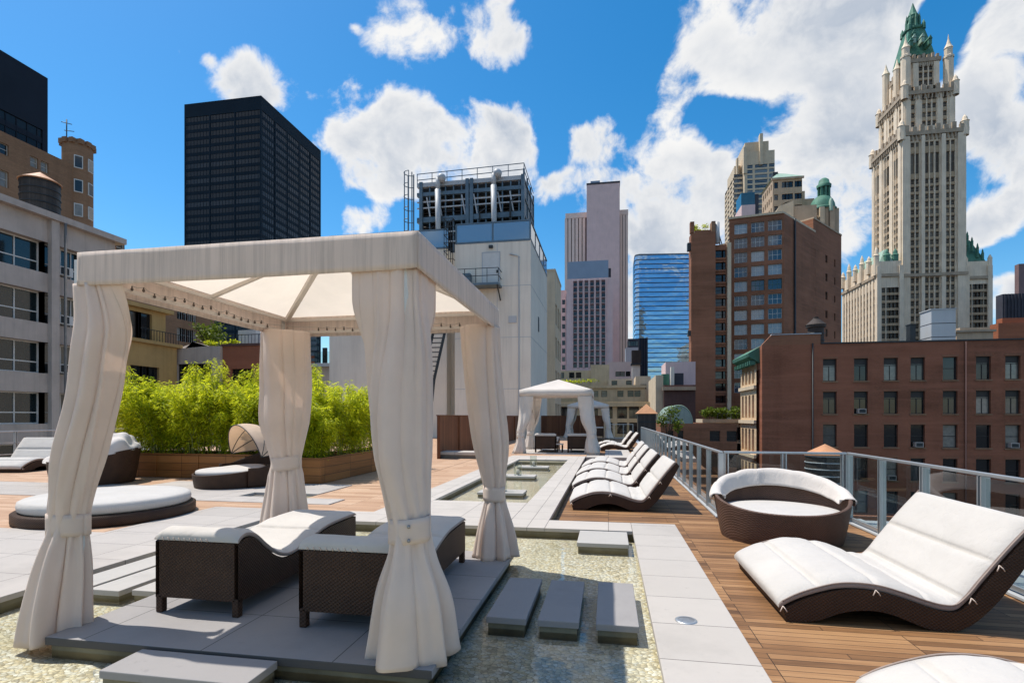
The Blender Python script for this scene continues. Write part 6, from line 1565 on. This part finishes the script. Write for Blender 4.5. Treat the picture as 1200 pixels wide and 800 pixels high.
# spire
sx0, sx1 = X_(1061,Y3+2), X_(1097,Y3+2); xm, ym = (x0c+x1c)/2, (Y3+ybc)/2
def ring8(r, z, k=8): return [(xm+r*cos(2*pi*i/k+pi/k), ym+r*sin(2*pi*i/k+pi/k), z) for i in range(k)]
def frus(prof, name, mat='copper_green', k=8):
    b = MB(); vs = []
    for r, z in prof: vs += ring8(r, z, k)
    n = len(prof); b.add(vs, [(i*k+j, i*k+(j+1)%k, (i+1)*k+(j+1)%k, (i+1)*k+j) for i in range(n-1) for j in range(k)]); B.part(b, name, mat)
pz = lambda v: Z_(1070,v,ym)
kx = ym/FL/1.118
frus([(21*kx,pz(74)),(19*kx,pz(66)),(13.2*kx,pz(46)),(11.0*kx,pz(38))], 'copper_roof', k=4)
frus([(9.6*kx,pz(39)),(10.6*kx,pz(38)),(10.6*kx,pz(36)),(7.5*kx,pz(35)),(5.8*kx,pz(31)),(5.5*kx,pz(21)),(6.*kx,pz(20)),(4.2*kx,pz(17)),(2.0*kx,pz(10)),(.3*kx,pz(4))], 'spire')
for i in range(8):
    a = 2*pi*i/8; B.part(MB().lathe([(.6,pz(36)),(.5,pz(25)),(.3,pz(22)),(.03,pz(18))], xm+6.6*kx*cos(a), ym+6.6*kx*sin(a), 6, smooth=False), 'spire_pinnacle', 'copper_green')
for i in range(4):
    a = pi/4+pi/2*i; B.part(MB().lathe([(.9,pz(40)),(.8,pz(34)),(.03,pz(29))], xm+10.6*kx*cos(a), ym+10.6*kx*sin(a), 6, smooth=False), 'spire_pinnacle', 'copper_green')
for (u, v) in ((1074,60),(1084,60),(1078,50),(1090,66),(1068,66)):
    x = X_(u,Y3+.8); z = pz(v); B.part(MB().box(x-.6,x+.6,Y3+.6+ (66-v)*.28,Y3+5,z-1.,z+1.2).add([(x-.8,Y3+.4+(66-v)*.28,z+1.2),(x+.8,Y3+.4+(66-v)*.28,z+1.2),(x,Y3+.4+(66-v)*.28,z+2.8),(x,Y3+6,z+2.8),(x-.8,Y3+6,z+1.2),(x+.8,Y3+6,z+1.2)], [(0,1,2),(1,5,3,2),(0,2,3,4)]), 'dormer', 'pale_copper' if v == 60 else 'copper_green')
crown(x0c,x1c,Y3,ybc,z3+1.6,6,1.4,.5)
# ---------------------------------------------------------------- far right
Y = 190.; B = Bld('dark_glass_building', 'grey ribbed glass building at the right edge of the skyline', 'building', (X_(1190,Y),Y,G0))
xa = X_(1175,Y); zt = Z_(1190,344,Y); b = MB(); b.box(xa,xa+30,Y,Y+3,G0,zt)
for i in range(16): x = xa+.5+i*.9; b.box(x-.08,x+.08,Y-.3,Y-.002,Z_(1190,372,Y),zt)
B.part(b, 'wall', 'slate_wall'); B.part(MB().box(X_(1194,Y+25),X_(1194,Y+25)+20,Y+25,Y+27,G0,Z_(1197,309,Y+25)), 'upper_block', 'pink_spandrel')
Y = 150.; B = Bld('orange_brick_building', 'orange brick block below the ribbed glass building at the right edge', 'building', (X_(1190,Y),Y,G0))
b = MB(); b.box(X_(1170,Y),X_(1170,Y)+30,Y,Y+3,G0,Z_(1190,378,Y)); b.box(X_(1178,Y),X_(1178,Y)+26,Y+1,Y+3,Z_(1190,378,Y),Z_(1190,371.5,Y)); B.part(b, 'wall', 'brick_orange')
Y = 110.; B = Bld('stone_pavilion', 'low stone roof pavilion with cornice in front of the gothic skyscraper', 'building', (X_(1143,Y),Y,G0))
xa, xb = X_(1119,Y), X_(1166,Y); b = MB(); b.box(xa+.3,xb-.3,Y,Y+3,G0,Z_(1143,389,Y)); B.part(b, 'wall', 'tan_stone')
B.part(MB().box(xa,xb,Y-.4,Y+3.4,Z_(1143,389,Y),Z_(1143,386.5,Y)).box(xa+.8,xb-.8,Y,Y+3,Z_(1143,386.5,Y)+.002,Z_(1143,383.5,Y)), 'cornice', 'stone_shadow_band')
# ---------------------------------------------------------------- brick warehouse on the right
Y = 70.; xa = X_(893,Y); xb = X_(1290,Y); zt = Z_(1000,403,Y); zt = Z_(1100,400,Y); y2 = at_x(871,440,xa)[0]
B = Bld('brick_warehouse', 'long dark red-brown brick warehouse with rows of sash windows on the right', 'building', ((xa+xb)/2,Y+10,G0))
us = (972.5,1009,1044,1075.5,1113.5,1152.5,1187,1222,1258)
vs_ = (447,480.5,515,553,588)
cs_ = [(X_(u,Y)-xa, 1.5) for u in us]
st = 3.92; z_t = Z_(1009,446,Y)
rows = [(z_t-st*(i), 2.65) for i in range(7)]
r2_ = random.Random(17)
pk = lambda c, r: ('blind' if r < 2 and r2_.random() < .85 else 'sash', 'dark_frame', 'pane_blind' if r2_.random() < (.75 if r < 2 else .3) else 'pane_dark')
b = MB(); xs_ = X_(905,Y)
B.walls(b, rect(xa,xb,Y,y2), G0, zt, {0: dict(cols=cs_, rows=rows, pick=pk, dep=.28)})
wall = B.finish(b, 'brick_red', panes=True)
for c, w in cs_:
    for z, h in rows:
        if Z_(1000,590,Y) < z: B.part(MB().box(xa+c-w/2-.1,xa+c+w/2+.1,Y-.03,Y-.002,z+h+.002,z+h+.26), 'lintel', 'brick_brown')
        if Z_(1000,590,Y) < z: B.part(MB().box(xa+c-w/2-.12,xa+c+w/2+.12,Y-.10,Y+.2,z-.16,z-.002), 'sill', 'brick_tan')
for ci, ri in ((1,1),(3,2),(6,2),(2,3)):
    c, w = cs_[ci]; z, h = rows[ri]; a = B.part(MB().box(xa+c-.42,xa+c+.42,Y-.38,Y+.2,z+.06,z+.62), 'air_conditioner', 'concrete_wall'); MB().box(xa+c-.34,xa+c+.34,Y-.395,Y-.382,z+.14,z+.54).build('grille', 'dark_steel', a)
B.part(MB().tube([(X_(952,Y),Y-.12,G0),(X_(952,Y),Y-.12,zt+.1)], .09, 8), 'drain_pipe', 'dark_steel'); B.part(MB().tube([(X_(1131,Y),Y-.12,G0),(X_(1131,Y),Y-.12,zt-.1)], .08, 8), 'drain_pipe', 'maroon_wall')
zp = Z_(930,392,Y); xp = X_(961.5,Y)
B.part(MB().prism([(xa,Y-.01),(xp,Y-.01),(xp,Y+.5),(xa,Y+.5)], zt+.002, zp, z1s=[zt+.3,zp,zp,zt+.3]) if False else MB().add([(xa,Y,zt),(xp,Y,zt),(xp,Y,zp),(X_(904,Y),Y,zp),(xa,Y,Z_(893,404,Y)),(xa,Y+.5,zt),(xp,Y+.5,zt),(xp,Y+.5,zp),(X_(904,Y),Y+.5,zp),(xa,Y+.5,Z_(893,404,Y))], [(0,1,2,3,4),(5,9,8,7,6),(4,3,8,9),(3,2,7,8),(2,1,6,7),(0,4,9,5)]), 'parapet', 'brick_brown')
B.part(MB().box(xp+.05,xb,Y-.12,Y+.4,zt,zt+.16), 'coping', 'dark_steel')
B.part(MB().box(X_(904,Y),xp+.1,Y-.1,Y+.55,zp,zp+.1), 'coping', 'grey_metal_panel')
B.part(MB().box(xa+.3,xb,Y+.6,y2-.3,zt-.4,zt-.3).box(xa+.3,xb,Y+.42,y2-.3,zt+.01,zt+.03), 'roof', 'tar_roof')
# its sunlit stone front on the left side
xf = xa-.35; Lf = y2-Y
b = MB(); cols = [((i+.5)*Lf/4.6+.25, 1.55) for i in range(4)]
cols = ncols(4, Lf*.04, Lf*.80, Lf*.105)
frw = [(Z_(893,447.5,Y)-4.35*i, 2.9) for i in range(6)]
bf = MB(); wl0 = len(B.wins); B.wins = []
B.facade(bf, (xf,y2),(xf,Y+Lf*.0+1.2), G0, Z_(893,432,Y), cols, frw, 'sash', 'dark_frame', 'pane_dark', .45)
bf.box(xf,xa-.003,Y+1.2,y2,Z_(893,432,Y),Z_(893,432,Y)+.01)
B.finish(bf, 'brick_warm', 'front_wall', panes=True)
for z, h in frw:
    B.part(MB().box(xf-.3,xf-.003,Y+1.2,y2,z-.75,z-.3), 'string_course', 'cream_wall')
B.part(MB().box(xf-.5,xf-.003,Y+1.1,y2,frw[0][0]+3.25,frw[0][0]+3.75), 'cornice', 'cream_wall')
z0 = Z_(893,427,Y)
b = MB(); ye_ = y2+.6
b.add([(xf-1.0,Y+1,z0+1.5),(xf-1.0,ye_,z0+1.5),(xa+.5,ye_,z0+2.6),(xa+.5,Y+1,z0+2.6),(xf-.9,Y+1,z0+1.1),(xf-.9,ye_,z0+1.1),(xa,ye_,z0+.3),(xa,Y+1,z0+.3)], [(3,2,1,0),(0,1,5,4),(4,5,6,7),(0,4,7,3),(1,2,6,5)])
B.part(b, 'copper_eaves', 'copper_green')
for i in range(10): y = Y+1.3+i*(ye_-Y-1.8)/9; B.part(MB().box(xf-.8,xf-.1,y-.12,y+.12,z0+.1,z0+.6), 'bracket', 'copper_green')
# things on the warehouse roof
Yr = 74.; x = X_(956,Yr); zb_ = zt; rr = (X_(967,Yr)-X_(945.5,Yr))/2
t = thing('roof_vent', 'dark conical-capped vent tank on the brick warehouse roof', 'vent', (x,Yr,zb_))
zt1 = Z_(956,381,Yr); zt2 = Z_(956,371.5,Yr)
MB().lathe([(rr*.85,zb_),(rr*.85,zt1-.35),(rr*1.05,zt1-.3),(rr*1.05,zt1)], x, Yr, 24, smooth=False).build('drum', 'bronze_tank', t)
MB().lathe([(rr*1.12,zt1),(rr*.35,zt1+(zt2-zt1)*.75),(rr*.3,zt1+(zt2-zt1)*.8),(rr*.3,zt2),(.01,zt2+.02)], x, Yr, 24, smooth=False).build('cone_cap', 'bronze_tank', t)
for z in (.3,.6): MB().lathe([(rr*.86,zb_+(zt1-zb_)*z),(rr*.92,zb_+(zt1-zb_)*z),(rr*.92,zb_+(zt1-zb_)*z+.12),(rr*.86,zb_+(zt1-zb_)*z+.12)], x, Yr, 24).build('hoop', 'dark_steel', t)
Yr = 80.; xa_, xb_ = X_(1091.5,Yr), X_(1120,Yr); zq = Z_(1105,362.5,Yr); ybk = at_x(1078.5,368,xa_)[0]
t = thing('roof_hut', 'light grey metal-clad hut on the brick warehouse roof', 'roof hut', ((xa_+xb_)/2,Yr+3,zt))
MB().box(xa_,xb_,Yr,ybk,zt,zq).build('cladding', 'grey_metal_panel', t)
for f in (.33,.66): MB().box(xa_-.02,xb_+.02,Yr-.02,ybk,zt+(zq-zt)*f,zt+(zq-zt)*f+.08).build('seam', 'slate_wall', t)
MB().box(xa_-.1,xb_+.1,Yr-.1,ybk+.1,zq,zq+.12).build('roof', 'grey_metal_panel', t)
t = thing('chimney', 'square black flue beside the grey hut on the warehouse roof', 'chimney', (X_(1074.5,Yr),Yr+2,zt))
MB().box(X_(1071.5,Yr),X_(1078,Yr),Yr+1,Yr+2,zt,Z_(1075,379,Yr)).build('flue', 'dark_steel', t); MB().box(X_(1071,Yr),X_(1078.5,Yr),Yr+.9,Yr+2.1,Z_(1075,379,Yr),Z_(1075,378,Yr)).build('flue_cap', 'dark_steel', t)
# ================================================================ sky, sun, camera
SUN = Vector((-.46, .12, 1.0)).normalized()
w = bpy.data.worlds.new('World'); S.world = w; w.use_nodes = True
nt = w.node_tree
for n in list(nt.nodes): nt.nodes.remove(n)
t = NT(nt)
sky = nt.nodes.new('ShaderNodeTexSky'); sky.sky_type = 'NISHITA'; sky.sun_disc = False
sky.sun_elevation = math.asin(SUN.z); sky.sun_rotation = atan2(SUN.x, SUN.y); sky.altitude = 40; sky.air_density = 1.0; sky.dust_density = .5; sky.ozone_density = 2.5
tc = t.n('ShaderNodeTexCoord').outputs['Generated']
SKY_SAT, SKY_VAL, CLOUD = 1.42, .82, 4.6
hs = t.n('ShaderNodeHueSaturation', {'Hue': .493, 'Saturation': SKY_SAT, 'Value': SKY_VAL, 'Color': sky.outputs[0]}).outputs[0]
d = t.vec('NORMALIZE', tc)
sp = t.n('ShaderNodeSeparateXYZ', {0: d}).outputs
az = t.math('ARCTAN2', sp[0], sp[1]); el = t.math('ARCSINE', sp[2])
wn = t.n('ShaderNodeTexNoise', {'Vector': d, 'Scale': 5., 'Detail': 3.}).outputs[1]
dw = t.vec('ADD', d, t.scale(t.vec('SUBTRACT', wn, (.5,.5,.5)), (.10,.10,.10)))
n1 = t.noise(dw, 9., 12, .59)
n2 = t.noise(t.vec('ADD', dw, (-.02,.01,.035)), 9., 9, .59)
def ang(u, v):
    r = Vector(ray(u, v)).normalized(); return atan2(r.x, r.y), math.asin(r.z)
def blob(u, v, ru, rv, wgt):
    a, e = ang(u, v); ra = abs(ang(u+ru, v)[0]-ang(u-ru, v)[0])/2; re = abs(ang(u, v+rv)[1]-ang(u, v-rv)[1])/2
    x = t.math('MULTIPLY', t.math('SUBTRACT', az, a), 1/ra); y = t.math('MULTIPLY', t.math('SUBTRACT', el, e), 1/re)
    q = t.math('SQRT', t.math('ADD', t.math('MULTIPLY', x, x), t.math('MULTIPLY', y, y)))
    return t.math('MULTIPLY', t.math('MAXIMUM', t.math('SUBTRACT', 1.0, q), -1.), wgt)
pos_ = [(305,102,72,36,1.05),(246,72,18,16,.7),(210,60,10,18,.5),(478,28,62,50,1.2),(578,36,44,58,1.15),(417,31,16,11,.6),(590,0,25,16,.7),
        (515,180,155,68,1.9),(560,168,90,56,1.6),(440,205,72,38,1.3),(415,258,52,30,1.),(695,172,50,44,1.),(690,212,95,34,.9),(725,225,60,60,.9),
        (790,115,56,66,1.),(850,70,110,80,1.),(960,70,180,140,1.5),(820,200,110,95,1.4),(780,265,90,90,1.1),(900,190,140,70,1.),(1000,190,170,115,1.4),(1165,70,110,120,1.3),(1180,150,100,80,1.),(1165,255,66,44,1.),(1195,345,60,40,.9),(1000,275,60,40,.8),(742,340,60,90,.6)]
neg = [(868,135,92,44,1.05),(830,150,60,40,.5),(1098,50,44,80,1.5),(1118,5,46,40,1.2),(1060,30,30,30,.4),(700,118,80,34,.9),(645,150,26,70,.9),(385,235,20,60,.5),(1110,200,60,18,.3),(1185,300,60,28,.8)]
f = None
for q in pos_:
    b_ = blob(*q); f = b_ if f is None else t.n('ShaderNodeMath', {0: f, 1: b_, 2: .12}, operation='SMOOTH_MAX').outputs[0]
f = t.n('ShaderNodeMath', {0: f, 1: .66, 2: .25}, operation='SMOOTH_MIN').outputs[0]
for q in neg:
    f = t.math('SUBTRACT', f, t.math('MAXIMUM', blob(*q), 0.))
# rest of the dome: unseen cloud, cover raised as neutral fill on front faces
fill_cloud = t.math('MULTIPLY', t.math('SUBTRACT', t.noise(d, 2.2, 3), .49), 3.)
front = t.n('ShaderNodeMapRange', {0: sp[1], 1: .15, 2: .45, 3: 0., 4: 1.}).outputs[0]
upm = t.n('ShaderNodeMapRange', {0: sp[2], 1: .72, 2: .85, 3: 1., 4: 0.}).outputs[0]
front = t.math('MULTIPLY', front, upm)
f = t.math('ADD', t.math('MULTIPLY', f, front), t.math('MULTIPLY', fill_cloud, t.math('SUBTRACT', 1., front)))
NA = 3.5
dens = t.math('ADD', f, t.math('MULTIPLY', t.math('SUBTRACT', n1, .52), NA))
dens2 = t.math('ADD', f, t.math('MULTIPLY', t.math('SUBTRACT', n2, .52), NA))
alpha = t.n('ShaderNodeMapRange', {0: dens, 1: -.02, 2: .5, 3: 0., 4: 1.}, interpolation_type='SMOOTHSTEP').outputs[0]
lit = t.math('SUBTRACT', dens, dens2)
big = t.noise(t.scale(d, (1,1,1.6)), 3.4, 5, .55)
thick = t.n('ShaderNodeMapRange', {0: dens, 1: .25, 2: .95, 3: 0., 4: 1.}).outputs[0]
sh = t.math('ADD', t.math('MULTIPLY', thick, t.n('ShaderNodeMapRange', {0: big, 1: .32, 2: .60, 3: .1, 4: 1.}).outputs[0]), t.math('MULTIPLY', lit, -.22), clamp=True)
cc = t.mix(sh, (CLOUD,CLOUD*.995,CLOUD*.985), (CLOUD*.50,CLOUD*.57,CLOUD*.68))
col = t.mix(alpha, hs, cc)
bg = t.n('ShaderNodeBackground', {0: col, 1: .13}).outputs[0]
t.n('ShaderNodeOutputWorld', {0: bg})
sun = bpy.data.lights.new('sun', 'SUN'); sun.energy = 3.3; sun.angle = radians(.53); sun.color = (1.,.945,.86)
so = bpy.data.objects.new('sun', sun); COL.objects.link(so); so.rotation_euler = (-SUN).to_track_quat('-Z','Y').to_euler(); so.location = (-20,5,60)
cam = bpy.data.cameras.new('camera'); cam.sensor_width = 36; cam.lens = 36*FL/1200; cam.shift_y = (HZ-400)/1200; cam.clip_start = .05; cam.clip_end = 8000
co = bpy.data.objects.new('camera', cam); COL.objects.link(co); co.location = (0,0,EYE); co.rotation_euler = (radians(90),0,YAW)
S.camera = co
S.view_settings.view_transform = 'Standard'; S.view_settings.look = 'None'; S.view_settings.exposure = .66; S.view_settings.gamma = 1
S.render.engine = 'CYCLES'; S.cycles.max_bounces = 8; S.cycles.transparent_max_bounces = 12; S.cycles.diffuse_bounces = 4; S.cycles.glossy_bounces = 4; S.cycles.use_denoising = True
S.cycles.caustics_reflective = False; S.cycles.caustics_refractive = False
